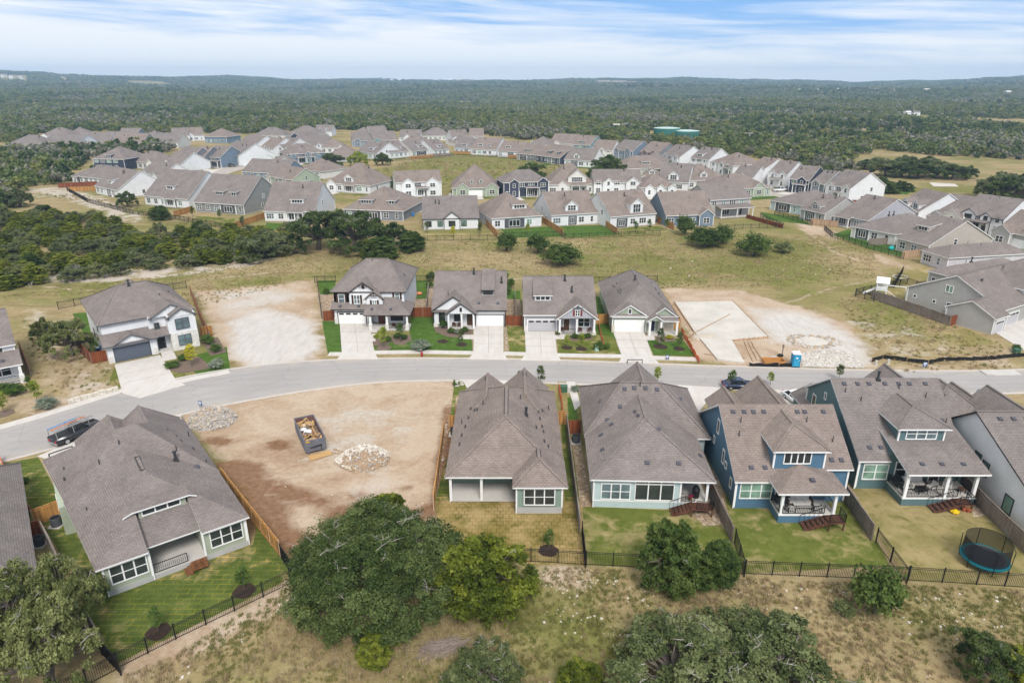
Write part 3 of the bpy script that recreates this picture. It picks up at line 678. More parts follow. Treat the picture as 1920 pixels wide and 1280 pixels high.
for k in ('B2','B3','B4','B5'):                                # control joints
    a,b,c_=DR[k][0],DR[k][1],DR[k][2]; d_=DR[k][5]
    m=MB()
    A0,B0,B1,A1=PP([a,b,c_,d_]); 
    M0=((A0[0]+B0[0])/2,(A0[1]+B0[1])/2); M1=((A1[0]+B1[0])/2,(A1[1]+B1[1])/2)
    m.bar((*M0,.087),(*M1,.087),.07,.006)
    for t in (.33,.67): m.bar((A0[0]+(A1[0]-A0[0])*t,A0[1]+(A1[1]-A0[1])*t,.088),(B0[0]+(B1[0]-B0[0])*t,B0[1]+(B1[1]-B0[1])*t,.088),.06,.006)
    struct('driveway_joint',m,JOINT)
m=MB()
for t in (.4,.7):
    A0,B0,B1,A1=PP([DR['B1'][0],DR['B1'][1],DR['B1'][2],DR['B1'][5]]); m.bar((A0[0]+(A1[0]-A0[0])*t,A0[1]+(A1[1]-A0[1])*t,.087),(B0[0]+(B1[0]-B0[0])*t,B0[1]+(B1[1]-B0[1])*t,.087),.07,.006)
struct('driveway_joint',m,JOINT)
LAWN=[('sod',[(150,1150),(205,1115),(475,1020),(482,980),(495,985),(552,1062),(528,1092),(222,1242)]),
 ('sod',[(84,990),(150,975),(225,1100),(165,1160),(140,1080)]),('sod',[(8,868),(72,857),(110,930),(118,985),(60,985),(40,930)]),
 ('sodbrown',[(815,938),(1090,938),(1097,1060),(985,1058),(880,1030),(822,1000)]),('sod',[(1052,790),(1066,790),(1090,958),(1060,960)]),('sod',[(838,860),(848,860),(846,940),(815,940)]),
 ('patchy',[(852,714),(885,714),(880,728),(855,745),(850,800),(842,800)]),('dry',[(1045,716),(1062,716),(1066,780),(1050,790)]),('lush',[(1057,745),(1078,745),(1084,790),(1062,800)]),
 ('patchy',[(1092,948),(1280,958),(1300,975),(1360,975),(1392,1075),(1099,1058)]),
 ('patchy',[(1360,930),(1600,925),(1668,1060),(1395,1075),(1380,1040)]),
 ('dry',[(1590,915),(1830,915),(1925,1010),(1960,1110),(1700,1088)]),('lush',[(1830,960),(1925,1060),(1960,1110),(1850,1100),(1750,1010)]),
 ('lush',[(604,602),(638,602),(641,662),(615,666)]),('lush',[(697,640),(768,634),(770,594),(815,594),(880,618),(888,658),(704,659)]),
 ('lush',[(596,526),(628,526),(632,552),(600,552)]),('lush',[(757,526),(804,526),(801,560),(765,562)]),
 ('patchy',[(946,612),(984,612),(986,662),(950,662)]),('patchy',[(1044,634),(1112,628),(1150,630),(1164,664),(1047,662)]),('lush',[(1106,556),(1126,556),(1142,592),(1108,590)]),('lush',[(1114,606),(1148,604),(1160,640),(1120,630)]),
 ('lush',[(1212,636),(1278,634),(1304,668),(1226,666)]),('lush',[(950,545),(975,545),(978,570),(948,570)]),
 ('lush',[(136,588),(172,584),(205,650),(172,654)]),('lush',[(345,672),(425,650),(432,694),(370,704)]),('patchy',[(305,688),(330,680),(350,705),(325,712)]),('patchy',[(215,688),(235,735),(225,738),(205,715)]),
 ('lush',[(938,430),(1048,424),(1062,444),(955,446)]),('lush',[(1050,424),(1150,422),(1164,440),(1064,446)]),('patchy',[(1165,428),(1235,424),(1260,436),(1170,440)]),('patchy',[(465,412),(370,405),(355,415),(470,428)]),('lush',[(500,418),(560,420),(565,432),(495,430)]),
 ('dry',[(785,438),(930,436),(930,448),(795,450)]),('lush',[(1560,440),(1590,430),(1680,452),(1640,470)]),('lush',[(1640,448),(1690,445),(1692,482),(1645,470)]),('lush',[(1425,398),(1500,408),(1520,422),(1440,412)]),
 ('dry',[(1650,540),(1725,525),(1730,575),(1700,580)]),('dry',[(1690,510),(1740,500),(1745,525),(1700,530)]),('dry',[(1760,625),(1810,615),(1870,645),(1800,650)]),
 ('lush',[(1640,350),(1720,352),(1700,365),(1600,358)]),('lush',[(1860,470),(1925,462),(1925,500)])]
for i,(k,q) in enumerate(LAWN): sheet('lawn',q,.02+.0041*(i%4),LW[k])
for q in ([(1070,800),(1084,800),(1110,950),(1088,950)],[(1325,880),(1345,880),(1368,985),(1318,985),(1300,965)],[(1570,925),(1588,905),(1612,935),(1590,940)],[(1820,935),(1838,925),(1852,965),(1825,970)],
  [(594,552),(636,552),(636,590),(600,590)],[(763,562),(802,560),(800,578),(768,580)],[(803,540),(822,540),(818,594),(802,592)],[(942,560),(975,562),(980,590),(945,590)]): sheet('gravel_bed',q,.038,GRAV)
sheet('gravel_bed',[(1498,662),(1555,655),(1600,662),(1622,690),(1505,688)],.05,GRAVW)
sheet('gravel_bed',[(886,632),(893,632),(893,660),(886,660)],.044,GRAV); sheet('gravel_bed',[(945,613),(950,613),(955,662),(946,662)],.044,GRAV)
# planting beds and walks
BED=plain('bed_mulch',(.17,.12,.09),.95,.35,4)
for q in ([(700,632),(770,628),(772,640),(735,640),(720,650),(700,648)],[(812,606),(850,604),(888,622),(875,634),(840,632),(816,622)],[(1060,630),(1110,626),(1112,636),(1068,640)],[(1228,630),(1264,630),(1266,640),(1234,642)],[(300,690),(340,672),(372,668),(400,690),(340,700)],[(378,640),(408,632),(425,660),(395,668)]):
    sheet('planting_bed',q,.046,BED)
for q in ([(697,626),(705,626),(704,640),(697,640)],[(862,628),(890,628),(890,636),(862,636)],[(1040,628),(1066,628),(1066,636),(1042,636)],[(1207,630),(1226,630),(1228,638),(1212,638)],[(302,648),(318,645),(332,672),(304,678)]): sheet('front_path',q,.062,DRIVE,.1)
# far streets glimpsed between the houses
for q in ([(355,330),(400,318),(440,300),(500,302),(470,312),(440,322),(400,336)],[(752,398),(812,398),(805,372),(765,372)],[(812,405),(905,405),(900,396),(815,396)],[(1415,366),(1470,372),(1530,360),(1480,348)],[(1830,470),(1925,460),(1925,440),(1880,440)]):
    sheet('far_street',q,.03,ASPH)
for q in ([(765,384),(794,384),(790,366),(770,366)],[(840,372),(862,372),(862,362),(842,362)],[(1850,455),(1925,448),(1925,466),(1850,468)],[(1850,612),(1925,596),(1925,660),(1870,626)],[(390,328),(430,310),(425,304),(380,318)],[(1280,390),(1315,372),(1330,380),(1300,396)],[(1668,392),(1720,398),(1760,412),(1690,410)]):
    sheet('driveway',q,.05,DRIVE,.08)
# bare pale pads and far clearings
PADC=plain('dusty_concrete',(.53,.495,.44),.9,.2,.22)
for q in ([(1742,342),(1790,345),(1798,350),(1750,350)],): sheet('concrete_pad',q,.05,PADC)
# ------------------------------------------------------------------ the near row, seen from the back
House.far=False
def slots(h,l,zf,sl):
    for x,y in l: h.vent(x,y,zf(x,y),sl,'slot')
# -- sage house at lower left
h=House('single_storey_house','large sage green hip-roofed house with railed porch and sod yard, left of the dirt lot','house',*P(178,1070,3.3),math.radians(36.8),wall=W['green2'],fine=True)
ZW=lambda y:3.3+.33*y
h.roof([[(0,0,3.3),(4,0,3.3),(4,4.6,ZW(4.6)),(6,8.5,6.1)],[(4,4.6,ZW(4.6)),(8.35,4.6,ZW(4.6)),(6,8.5,6.1)],[(8.35,4.6,ZW(4.6)),(8.35,0,3.3),(12.5,0,3.3),(6,8.5,6.1)],
        [(0,0,3.3),(6,8.5,6.1),(5.8,14.3,6.1),(-1.05,13,3.3)],[(12.5,0,3.3),(12.4,13,3.3),(5.8,14.3,6.1),(6,8.5,6.1)]])
A=(-.7,10,3.3);B=(12.45,10,3.3);D1=(12.3,24.4,3.3);D0=(-2,23.4,3.3);p=(4.75,17,7.6);q=(6.7,17,7.6)
h.roof([[A,B,q,p],[D0,A,p],[B,D1,q],[D1,D0,p,q]])
h.hip(4.2,12.0,15,25.4,3.3,(8.0,16),(8.0,25.4),6.0); h.hip(1.2,7.8,16,26.2,3.3,(4.9,16),(4.9,26.2),5.4)
h.roof([[(3.9,1.2,2.98),(8.5,1.2,2.98),(8.5,4.9,4.2),(3.9,4.9,4.2)]],.14)
h.roof([[(2.9,4.0,4.86),(3.7,4.05,5.12),(8.5,4.05,5.12),(9.1,4.0,4.86),(8.6,5.9,5.26),(3.5,5.9,5.26)]],.14)
h.wbox(4.2,8.2,4.5,5.3,3.7,5.0); h.window(6.1,4.5,4.6,3.1,.62,cols=3,rows=1)
h.wbox(.5,4.0,.5,6,.55,3.16); h.wbox(8.4,12.1,.5,6,.55,3.16); h.wbox(.5,12.05,4.5,23.8,.0,3.16); h.wbox(-1.5,1,12.5,23.2,-.2,3.1)
h.F.box(.47,4.0,.47,6.0,-.4,.55); h.F.box(8.4,12.13,.47,6.0,-.4,.55); h.F.box(.47,12.1,4.4,23.8,-.4,.5)
for x in (.5,4.0,8.4,12.1): h.T.box(x-.09,x+.09,.41,.59,.55,3.1)
h.window(2.35,.5,1.95,2.7,1.6,cols=3,label=None); h.window(10.4,.5,1.95,2.7,1.6,cols=3)
h.window(6.2,4.5,2.35,3.2,.55,cols=3,rows=1); h.window(.5,8.5,1.9,.9,1.5,face=3); h.window(-1.5,15.5,2.1,.9,1.2,face=3)
h.deck(4.0,8.4,.5,4.5,.55,side=1); h.rail([(4.1,.6),(6.9,.6)],.55); 
m=MB(); m.box(7.0,8.3,-.75,.5,.3,.42)
for i in range(2): m.box(7.0-.3*(i+1),7.0-.3*i,-.75,.45,.05+.0,.3-.12*(i+1)+.04)
m.bar((7.05,-.7,.4),(7.05,-.7,1.25),.07); m.bar((8.25,-.7,.4),(8.25,-.7,1.25),.07); m.bar((7.05,-.7,1.25),(8.25,-.7,1.25),.07)
for i in range(8): m.bar((7.15+i*.14,-.7,.45),(7.15+i*.14,-.7,1.2),.035)
m.build('stairs',planks('new_deck_boards',(.20,.085,.035)),h.t)
for x,y,k in ((4.7,15.4,'pipe'),(2.6,14.0,'pipe'),(9.4,13.2,'pipe'),(11.6,18.5,'pipe'),(11.7,11.5,'pipe'),(9.0,12.0,'flue'),(10.6,10.6,'box'),(.6,9.2,'pipe')):
    zz=min(7.4,3.3+.6*(y-10)) if y>11.5 else 3.35
    zz=min(zz,3.3+.72*(12.4-x)); zz=max(zz,min(ZW(y),3.3+.43*(12.5-x),3.3+.44*(x+.2)))
    h.vent(x,y,zz,(0,.6),k)
for x,y in ((9.6,18.4),(10.2,17.2),(10.4,16.1),(11.2,14.6),(-.5,16.4),(-.3,18.4)): h.vent(x,y,3.3+(.72*(12.35-x) if x>5 else .64*(x+1.5))+.05,(-.72 if x>5 else .6,0),'slot')
for a_,b_ in (((.5,.42,3.1),(.5,.42,.1)),((12.2,.42,3.1),(12.2,.42,.1)),((4.05,.42,3.0),(4.05,.42,.1))): h.T.bar(a_,b_,.1)
t=h.finish(); ridge_vents(t,[(5.75,9.6,12.6,6.12)])

# -- grey-green house with covered patio
h=House('single_storey_house','grey-green house with three-window bay and empty covered patio beside browned sod squares','house',-6.4,60.4,0,wall=W['seafoam'],fine=True,sh=1)
h.hip(-.45,11.9,-.5,20,3.3,(5.75,5.75),(5.75,13.6),7.0); zm=lambda x,y:min(3.3+.6*(x+.45),3.3+.6*(11.9-x),3.3+.6*(y+.5))
h.hip(6.45,11.95,-2.45,2.6,3.35,(9.15,.2),(9.15,2.6),5.1)
h.hip(.2,6.4,10.2,20.4,3.3,(3.3,13.4),(3.3,20.4),5.75); h.hip(4.8,11.2,9.8,21.2,3.3,(8.0,13.0),(8.0,21.2),6.1)
h.wbox(0,11.5,3.2,19.5,0,3.3); h.wbox(6.85,11.42,-2,4,.75,3.42); h.F.box(6.83,11.44,-2.03,3,-.4,.75); h.wbox(.2,6,19,20,0,3.2); h.wbox(5.3,11.2,19,20.8,0,3.2)
for x in (6.85,11.42): h.T.box(x-.08,x+.08,-2.08,-1.92,.75,3.3)
h.wbox(7.5,10.8,-2.12,-1.9,.95,3.3); h.window(9.15,-2.12,2.05,2.95,1.75,cols=3); 
h.window(4.6,3.2,2.6,2.9,.8,cols=3,rows=1); h.post(.1,.0,.25,3.25,.11); h.post(3.25,.05,.25,3.25,.13)
h.deck(0,6.85,-.1,3.2,.25,side=1)
for x,y in ((1.5,12.6),(2.0,11.7),(2.3,11.4),(1.35,10.5),(1.1,8.6),(.8,6.9),(.7,5.0),(10.0,12.2),(9.5,11.3),(9.6,9.7),(9.8,8.0),(9.1,7.0),(9.9,6.9),(9.9,4.8),(10.3,4.1)): h.vent(x,y,zm(x,y)+.03,(.6 if x<5.7 else -.6,0),'slot')
for x,y,k in ((3.0,12.0,'pipe'),(.6,10.0,'pipe'),(7.4,12.2,'pipe'),(8.0,8.6,'flue'),(10.8,13.5,'pipe')): h.vent(x,y,zm(x,y),(0,.6),k)
h.T.bar((0,-.12,3.1),(0,-.12,.1),.1); h.T.bar((6.82,-2.1,3.2),(6.82,-2.1,.1),.1)
t=h.finish(); ridge_vents(t,((5.75,6.6,13,7.03),(9.15,.7,1.9,5.13),(3.2,18.6,19.4,5.63),(8,19,20,6.03)))

# -- pale mint house
h=House('single_storey_house','pale mint house with broad hipped roof, big picture windows and corner deck stairs','house',8.3,59.5,math.radians(-2.4),wall=W['mint'],fine=True)
h.hip(-.45,12.1,-.5,14,3.6,(5.8,6.0),(5.8,12),7.2); h.hip(-.5,13.6,8.4,21.8,3.6,(3.9,13.0),(8.2,13.0),8.3); h.hip(3.4,10.6,14,22.6,3.6,(7.0,14),(7.0,22.6),6.9)
zr_=lambda x,y:min(3.6+.575*(x+.45),3.6+.575*(12.1-x),3.6+.553*(y+.5)); zf_=lambda x,y:min(3.6+1.02*(y-8.4),3.6+1.07*(x+.5),3.6+.87*(13.6-x),8.3)
zz=lambda x,y:max(zr_(x,y) if y<12 else 0, zf_(x,y))
h.wbox(0,8.75,0,3.6,0,3.65); h.wbox(0,11.6,3.5,21,0,3.65); h.wbox(11,13.1,9,21,0,3.6); h.wbox(4,10,21,22.1,0,3.6); h.F.box(-.02,11.62,3.4,21,-.3,.25)
for x in (0,8.75): h.T.box(x-.09,x+.09,-.09,.09,.85,3.5)
h.T.box(-.015,8.77,-.03,.02,.78,.9)
h.window(2.25,0,1.95,2.8,1.7,cols=3,glass=GLASSL); h.window(6.15,0,1.95,3.8,1.75,cols=3,rows=1); h.window(6.15,0,3.18,3.8,.4,cols=3,rows=1)
h.deck(8.75,11.65,-.05,3.5,.9); h.post(11.45,.12,.9,3.55,.12); h.rail([(8.85,.05),(10.3,.05)],.9); h.door(10.2,3.5,.9)
m=MB(); m.box(9.7,11.9,-1.35,-.06,.78,.9); 
for x,y in ((9.8,-1.25),(11.8,-1.25)): m.bar((x,y,-.05),(x,y,.8),.12)
m.build('stair_landing',DECKW,h.t); h.stairs(9.7,-.7,.9,-1.9,0,1.15); h.rail([(10.2,-1.3),(11.85,-1.3),(11.85,-.1)],.9)
for x,y,k in ((5.4,1.3,'box'),(8.6,1.3,'box'),(7.0,4.9,'box'),(1.1,3.9,'box'),(11.4,3.9,'box'),(5.2,7.3,'box'),(5.0,8.4,'box'),(1.2,7.0,'box'),(2.1,9.6,'box'),(3.6,10.9,'box'),(4.2,12.4,'box'),(5.3,12.5,'box'),(6.6,12.5,'box'),(7.9,12.4,'box'),(1.6,12.9,'box'),(10.9,13.5,'box'),(6.0,12.7,'pipe'),(2.4,8.2,'box')):
    z=zz(x,y); sl=(0,.56) if y<6 and 2<x<10 else ((.57,0) if x<4 else (-.57,0)) 
    if y>9: sl=(0,.95)
    h.vent(x,y,z,sl,k)
h.T.bar((0,-.12,3.4),(0,-.12,.1),.1)
h.finish()

# -- blue two-storey
h=House('two_storey_house','deep blue house with hipped dormer and furnished back porch with dark stairs','house',22.7,59.3,0,wall=W['blue'],fine=True,sh=1)
SL=.64; zs=lambda y:3.4+SL*(y+.45)
h.roof([[(-.35,-.45,3.4),(9.2,-.45,3.4),(9.2,.7,zs(.7)),(12,.7,zs(.7)),(12,7.2,zs(7.2)),(-.35,7.2,zs(7.2))],[(-.35,7.2,zs(7.2)),(12,7.2,zs(7.2)),(12,14.85,3.4),(-.35,14.85,3.4)]])
h.hip(5.2,11.6,9,19.6,3.4,(8.3,9),(8.3,19.6),6.2); h.hip(1.6,6.2,9,18.6,3.4,(3.8,9),(3.8,18.6),5.2)
h.W.extrude([(0,0,-.3),(0,0,3.5),(0,7.2,8.1),(0,14.4,3.5),(0,14.4,-.3)],(9.2,0,0)); h.W.extrude([(9.2,1.15,-.3),(9.2,1.15,3.9),(9.2,7.2,8.0),(9.2,14.4,3.5),(9.2,14.4,-.3)],(2.5,0,0)); h.wbox(5.6,11.2,14,19,0,3.3); h.wbox(2,5.7,14,18.1,0,3.3)
h.T.box(-.09,.09,-.09,.09,.2,3.3); h.T.bar((-.1,-.1,3.4),(-.1,-.1,.1),.11); h.T.box(11.61,11.79,1.06,1.24,.2,3.8)
h.wbox(3.75,8.85,.8,4.5,4.1,6.4); h.hip(3.4,9.2,.35,7.2,6.4,(6.3,3.4),(6.3,7.2),7.95)
for x in (3.75,8.85): h.T.box(x-.08,x+.08,.72,.88,4.3,6.05)
h.window(6.1,.8,5.5,2.6,1.3,cols=4,rows=1)
for w_ in ():pass
h.window(2.05,0,2.1,3.1,1.65,cols=3,glass=GLASSG)
h.roof([[(3.1,-2.95,3.68),(9.95,-2.95,3.68),(6.4,.85,4.75)],[(3.1,-2.95,3.68),(6.4,.85,4.75),(3.1,.2,3.68)],[(9.95,-2.95,3.68),(9.95,1.0,3.75),(6.4,.85,4.75)]],.2)
h.deck(3.6,9.25,-2.5,0.9,1.0); h.post(3.85,-2.3,1.0,3.5,.13); h.post(9.05,-2.3,1.0,3.5,.13); h.T.box(3.58,9.27,-2.53,-2.47,.86,1.02)
h.rail([(3.95,-2.4),(8.1,-2.4)],1.0); h.rail([(9.15,-2.2),(9.15,.8)],1.0); h.rail([(3.7,-2.2),(3.7,-.1)],1.0)
h.door(6.0,0,1.0); h.window(7.9,0,2.4,1.0,1.3); h.window(4.7,0,2.3,1.2,1.5)
m=MB(); m.box(8.0,9.6,-3.9,-2.54,.86,.98)
for x,y in ((8.1,-3.8),(9.5,-3.8)): m.bar((x,y,-.05),(x,y,.9),.12)
m.build('stair_landing',DECKW,h.t); h.stairs(8.0,-3.2,.98,-2.3,0,1.2); h.rail([(8.05,-3.85),(9.55,-3.85),(9.55,-2.6)],.98)
for y,z,w_,hh in ((1.6,2.0,.45,1.0),(3.6,2.9,.5,.6),(4.7,3.3,.55,1.5),(8.3,3.4,.4,.7),(7.4,5.5,.6,1.5)): h.window(0,y,z,w_,hh,face=3,rows=1)
for x in (1.6,3.0): h.vent(x,.9,zs(.9),(0,SL))
for x in (10.0,11.0): h.vent(x,1.6,zs(1.6),(0,SL))
for x in (1.0,2.2,3.2,4.3,7.9,8.7,10.7): h.vent(x,6.4,zs(6.4),(0,SL))
for x,y,k in ((1.6,5.4,'pipe'),(1.1,4.0,'pipe'),(8.6,5.4,'pipe'),(10.7,3.4,'pipe')): h.vent(x,y,zs(y),(0,SL),k)
h.vent(6.9,-1.4,4.25,(0,.33)); h.vent(5.3,4.0,7.2,(.55,0)); h.vent(5.0,5.4,7.1,(.55,0)); h.vent(4.4,3.6,6.75,(.55,0))
h.finish()

# -- dark teal two-storey
h=House('two_storey_house','dark teal house with big hipped dormer and long white-posted back porch','house',36.8,62.9,0,wall=W['teal'],fine=True,sh=2)
SL=.62; zs=lambda y:3.6+SL*(y+.4)
h.roof([[(-.35,-.4,3.6),(3.1,-.4,3.6),(3.1,3.3,zs(3.3)),(11.3,3.3,zs(3.3)),(12.0,8.6,zs(8.6)),(-.35,8.6,zs(8.6))],[(-.35,8.6,zs(8.6)),(12.0,8.6,zs(8.6)),(12.0,14.5,5.4),(-.35,14.5,5.4)]])
h.roof([[(3.0,-3.8,4.1),(11.3,-3.8,4.1),(11.3,3.45,5.95),(3.0,3.45,5.95)]],.2)
h.hip(8.2,14.8,9,19,3.6,(11.6,9),(11.6,19),6.6); h.hip(12.8,20.2,9.6,17.4,3.4,(16.5,13.2),(16.5,15.0),6.2); h.hip(-.8,3.4,11,17.2,3.2,(1.3,11),(1.3,16.2),5.0)
h.W.extrude([(0,0,-.3),(0,0,3.65),(0,8.6,8.95),(0,14.2,5.4),(0,14.2,-.3)],(11.2,0,0)); h.wbox(8.6,14.4,14,18.5,0,3.5); h.wbox(13.2,19.8,10.8,15.9,0,3.3); h.wbox(-.4,3,14,16.8,0,3.1)
h.W.extrude([(3.1,0,3.6),(3.1,-.0,4.6),(3.1,3.2,5.6)],(8.1,0,0))
h.T.box(-.09,.09,-.09,.09,.2,3.5); h.T.bar((-.12,-.12,3.4),(-.12,-.12,.1),.11); h.T.bar((-.04,14.2,.2),(-.04,14.2,5.3),.16)
h.wbox(4.1,8.9,1.0,5,4.9,6.95); h.hip(3.65,9.35,.5,6.6,6.9,(6.5,3.3),(6.5,6.6),8.2)
for x in (4.1,8.9): h.T.box(x-.08,x+.08,.92,1.08,5.2,6.85)
h.window(6.5,1.0,6.12,3.1,1.15,cols=3,glass=GLASSL)
h.window(1.85,0,2.1,2.5,1.7,cols=2,glass=GLASSG)
h.deck(3.25,10.8,-3.2,0,.97); h.T.box(3.23,10.82,-3.23,-3.17,.84,.99)
for x in (3.5,7.6,10.55): h.post(x,-3.0,.97,4.0,.15)
h.rail([(3.7,-3.1),(8.9,-3.1)],.97); h.rail([(3.35,-2.9),(3.35,-.1)],.97); h.rail([(10.7,-2.9),(10.7,-.1)],.97)
h.window(4.5,0,2.4,1.1,1.7); h.window(6.2,0,2.6,1.9,1.4,cols=2); h.door(8.2,0,.97); h.window(10.0,0,2.7,1.0,.8,rows=1)
m=MB(); m.box(8.3,9.8,-4.5,-3.24,.85,.96)
for x,y in ((8.4,-4.4),(9.7,-4.4)): m.bar((x,y,-.05),(x,y,.9),.12)
m.build('stair_landing',DECKW,h.t); h.stairs(8.3,-3.9,.96,-2.4,0,1.15); h.rail([(8.35,-4.45),(9.75,-4.45),(9.75,-3.3)],.96)
h.window(0,9.6,6.4,.35,.7,face=3,rows=1); h.window(0,12.2,4.4,.8,1.7,face=3,rows=1)
for x in (1.3,2.5): h.vent(x,1.0,zs(1.0),(0,SL))
for x in (1.0,2.5,3.8,5.6,7.2,8.4,10.2): h.vent(x,7.9,zs(7.9),(0,SL))
for x,y,k in ((.8,7.0,'pipe'),(2.2,6.0,'pipe'),(7.0,7.4,'pipe'),(9.6,6.4,'pipe'),(10.6,3.6,'pipe'),(5.0,8.4,'flue')): h.vent(x,y,zs(y),(0,SL),k)
for x in (5.0,7.0,9.2): h.vent(x,-2.4,4.1+.255*1.4,(0,.255))
h.vent(10.2,3.8,zs(3.8),(0,SL)); h.vent(5.1,4.2,7.2,(.5,0)); h.vent(5.6,5.4,7.4,(.5,0)); h.vent(14.6,13.6,4.75,(.75,0)); h.vent(15.4,12.0,5.35,(.75,0))
h.finish()

# -- white house with black trim, cut by the right edge
h=House('two_storey_house','white house with black trim and long sloping side wall at the right edge','house',49.3,54.2,0,wall=W['white'],trim=BLACKTRIM,sh=2,fine=True)
h.hip(-.35,14,-.4,16.5,4.0,(-.35,10.4),(14,10.4),8.4); h.W.extrude([(0,0,-.3),(0,0,3.9),(0,10.4,8.2),(0,16,4.2+.25),(0,16,-.3)],(13,0,0))
h.hip(5,12,11,21.5,3.3,(8.5,11),(8.5,21.5),6.4); h.wbox(5.4,11.5,15,20.5,0,3.2); h.hip(4.4,9.4,21,25.5,3.1,(6.9,21),(6.9,25.5),5.0); h.wbox(4.9,8.9,20,25,0,3.0)
h.window(0,8.9,3.5,.95,1.5,face=3,rows=1,glass=GLASSL,fw=.07); h.window(0,7.5,3.2,.95,1.5,face=3,rows=1,glass=GLASSL,fw=.07); h.window(0,3.4,1.6,1.1,1.7,face=3,rows=1,glass=GLASSG)
zs=lambda y:4.0+.41*(y+.4)
for x in (1.6,3.0,4.4): h.vent(x,9.4,zs(9.4),(0,.41))
h.F.box(-.03,13,-.05,16.05,-.3,.3); h.finish()

# -- neighbour whose roof enters at lower left
o=P(57,988,3.2); _c,_s=math.cos(math.radians(37)),math.sin(math.radians(37)); o=(o[0]-(12.4*_c-10*_s),o[1]-(12.4*_s+10*_c))
h=House('single_storey_house','pinkish grey-roofed house cut by the left edge beside weathered fence','house',o[0],o[1],math.radians(37),wall=W['greige'],sh=2,fine=True)
h.hip(-.5,12.4,-.5,24,3.2,(6,6),(6,18),7.0); h.wbox(0,11.9,0,23.5,-.2,3.2); h.F.box(-.02,11.92,-.02,23.5,-.3,.4)
h.window(3,0,2,2.7,1.6,cols=3); h.window(9,0,2,2.7,1.6,cols=3)
for x,y in ((10.4,14),(9.8,9)): h.vent(x,y,3.2+.6*(12.4-x),(-.6,0),'pipe')
h.finish()

# ------------------------------------------------------------------ the row across the street, seen from the front
BRICKB=WSTONE
# -- two-storey with dark timber trim
h=House('two_storey_house','white two-storey house with dark trim, brown shutters and twin nested gables','house',-31.8,116.0,0,wall=W['batten'],trim=BROWNTRIM,fine=True)
h.hip(-.5,13.0,.2,17.0,5.9,(4.6,8.6),(8.6,8.6),9.9); zu=lambda y:5.9+.476*(y-.2)
h.wbox(0,12.5,.6,16.5,-.3,5.95); h.wbox(0,6.6,.0,2,-.3,2.95); h.wbox(0,7.9,.6,3,2.9,5.95)
h.front_gable(2.8,8.0,.3,5.6,.72,5.9,.476,main_o=-.2,wall=False); h.wbox(2.8,8.0,.3,1,3,5.75)
h.front_gable(6.1,9.0,-1.2,5.0,.78,5.9,.476,main_o=-.2,wall=False); h.wbox(6.1,9.0,-1.2,1,2.9,5.15)
h.roof([[(-.5,-.7,2.95),(6.6,-.7,2.95),(6.6,.9,4.1),(-.5,.9,4.1)]]); h.roof([[(6.0,-3.9,2.95),(14.1,-3.9,2.95),(11.0,.7,4.9),(6.0,.7,4.9)],[(14.1,-3.9,2.95),(14.1,3.2,2.95),(11.0,.7,4.9)]])
h.garage(3.1,0,4.9,2.15,lights=4,trim=BROWNTRIM); h.wbox(8.0,12.5,-1.0,.7,0,2.9)
for x in (0.25,6.35): m=MB(); m.box(x-.3,x+.3,-.12,.1,-.2,1.2); m.build('pillar_base',WSTONE,h.t)
for x in (7.1,10.0,13.5): h.post(x,-3.5,.35,2.8,.16,base=WSTONE,mat=WHITE,bh=.9)
h.deck(6.7,13.8,-3.7,-.9,.35,side=1); h.door(8.6,-1.0,.35,mat=plain('red_brown_door',(.10,.025,.015),.4)); h.window(11.3,-1.0,1.75,2.0,1.4,cols=2); h.rail([(10.2,-3.5),(13.3,-3.5)],.35)
SHB=planks('brown_shutters',(.045,.020,.013))
h.window(1.35,.6,4.55,1.0,1.5,shutters=SHB,glass=GLASSL,trim=WHITE); h.window(4.15,.3,4.5,.95,1.5,cols=2,shutters=SHB,glass=GLASSL,trim=WHITE); h.window(7.55,-1.2,4.25,.65,1.05,cols=2,shutters=SHB,glass=GLASSL,trim=WHITE); h.window(11.3,.6,5.0,.75,1.1,shutters=SHB,glass=GLASSL,trim=WHITE)
h.vent_window(5.4,.3,6.85,.5,.8,BROWNTRIM)
m=MB(); 
for xm,y,z,wd in ((5.4,-.05,7.35,1.5),(7.55,-1.55,6.05,1.1)): m.bar((xm-wd/2,y,z-.35),(xm+wd/2,y,z-.35),.12); m.bar((xm,y,z-.4),(xm,y,z+.2),.12)
m.build('gable_bracket',BROWNTRIM,h.t)
m=MB(); m.box(6.9,8.3,-4.6,-3.7,-.1,.2); m.build('front_step',DRIVE,h.t)
h.vent(.7,2,6.2,(0,.5),'pipe'); h.vent(5.8,8.0,9.6,(0,.5),'pipe'); h.vent(11.8,6.5,7,(0,.5),'pipe'); h.vent(1.2,-.2,3.4,(0,.7)); h.vent(4.5,-.2,3.4,(0,.7)); h.vent(7.3,-2.5,3.6,(0,.43)); h.vent(10.6,-2.5,3.6,(0,.43))
h.finish()
# -- white one-storey, black trim
h=House('single_storey_house','white house with black-edged paired gables, narrow shed dormer and plain white garage door','house',-13.9,114.6,0,wall=W['batten'],trim=BLACKTRIM,fine=True)
zr=h.block(0,12.7,0,15.6,3.15,'x',.6,z0=-.3); zs=lambda y:3.15+.6*(y+.45)
h.front_gable(.2,7.0,-.3,3.15,.68,3.15,.6,wall=False); h.wbox(.2,3.6,-.3,.3,-.2,3.1); h.front_gable(2.6,7.4,-1.9,2.9,.75,3.15,.6,wall=False)
h.roof([[(-.2,-.75,2.95),(2.4,-.75,2.95),(2.4,-.1,3.25),(-.2,-.1,3.25)]],.12)
h.window(1.5,-.3,1.75,.9,1.6); h.window(4.3,0,1.75,1.1,1.3); h.door(6.5,0,.25,mat=plain('walnut_door',(.08,.04,.02),.4)); h.vent_window(5.0,-1.9,3.75,.4,.75,BLACKTRIM)
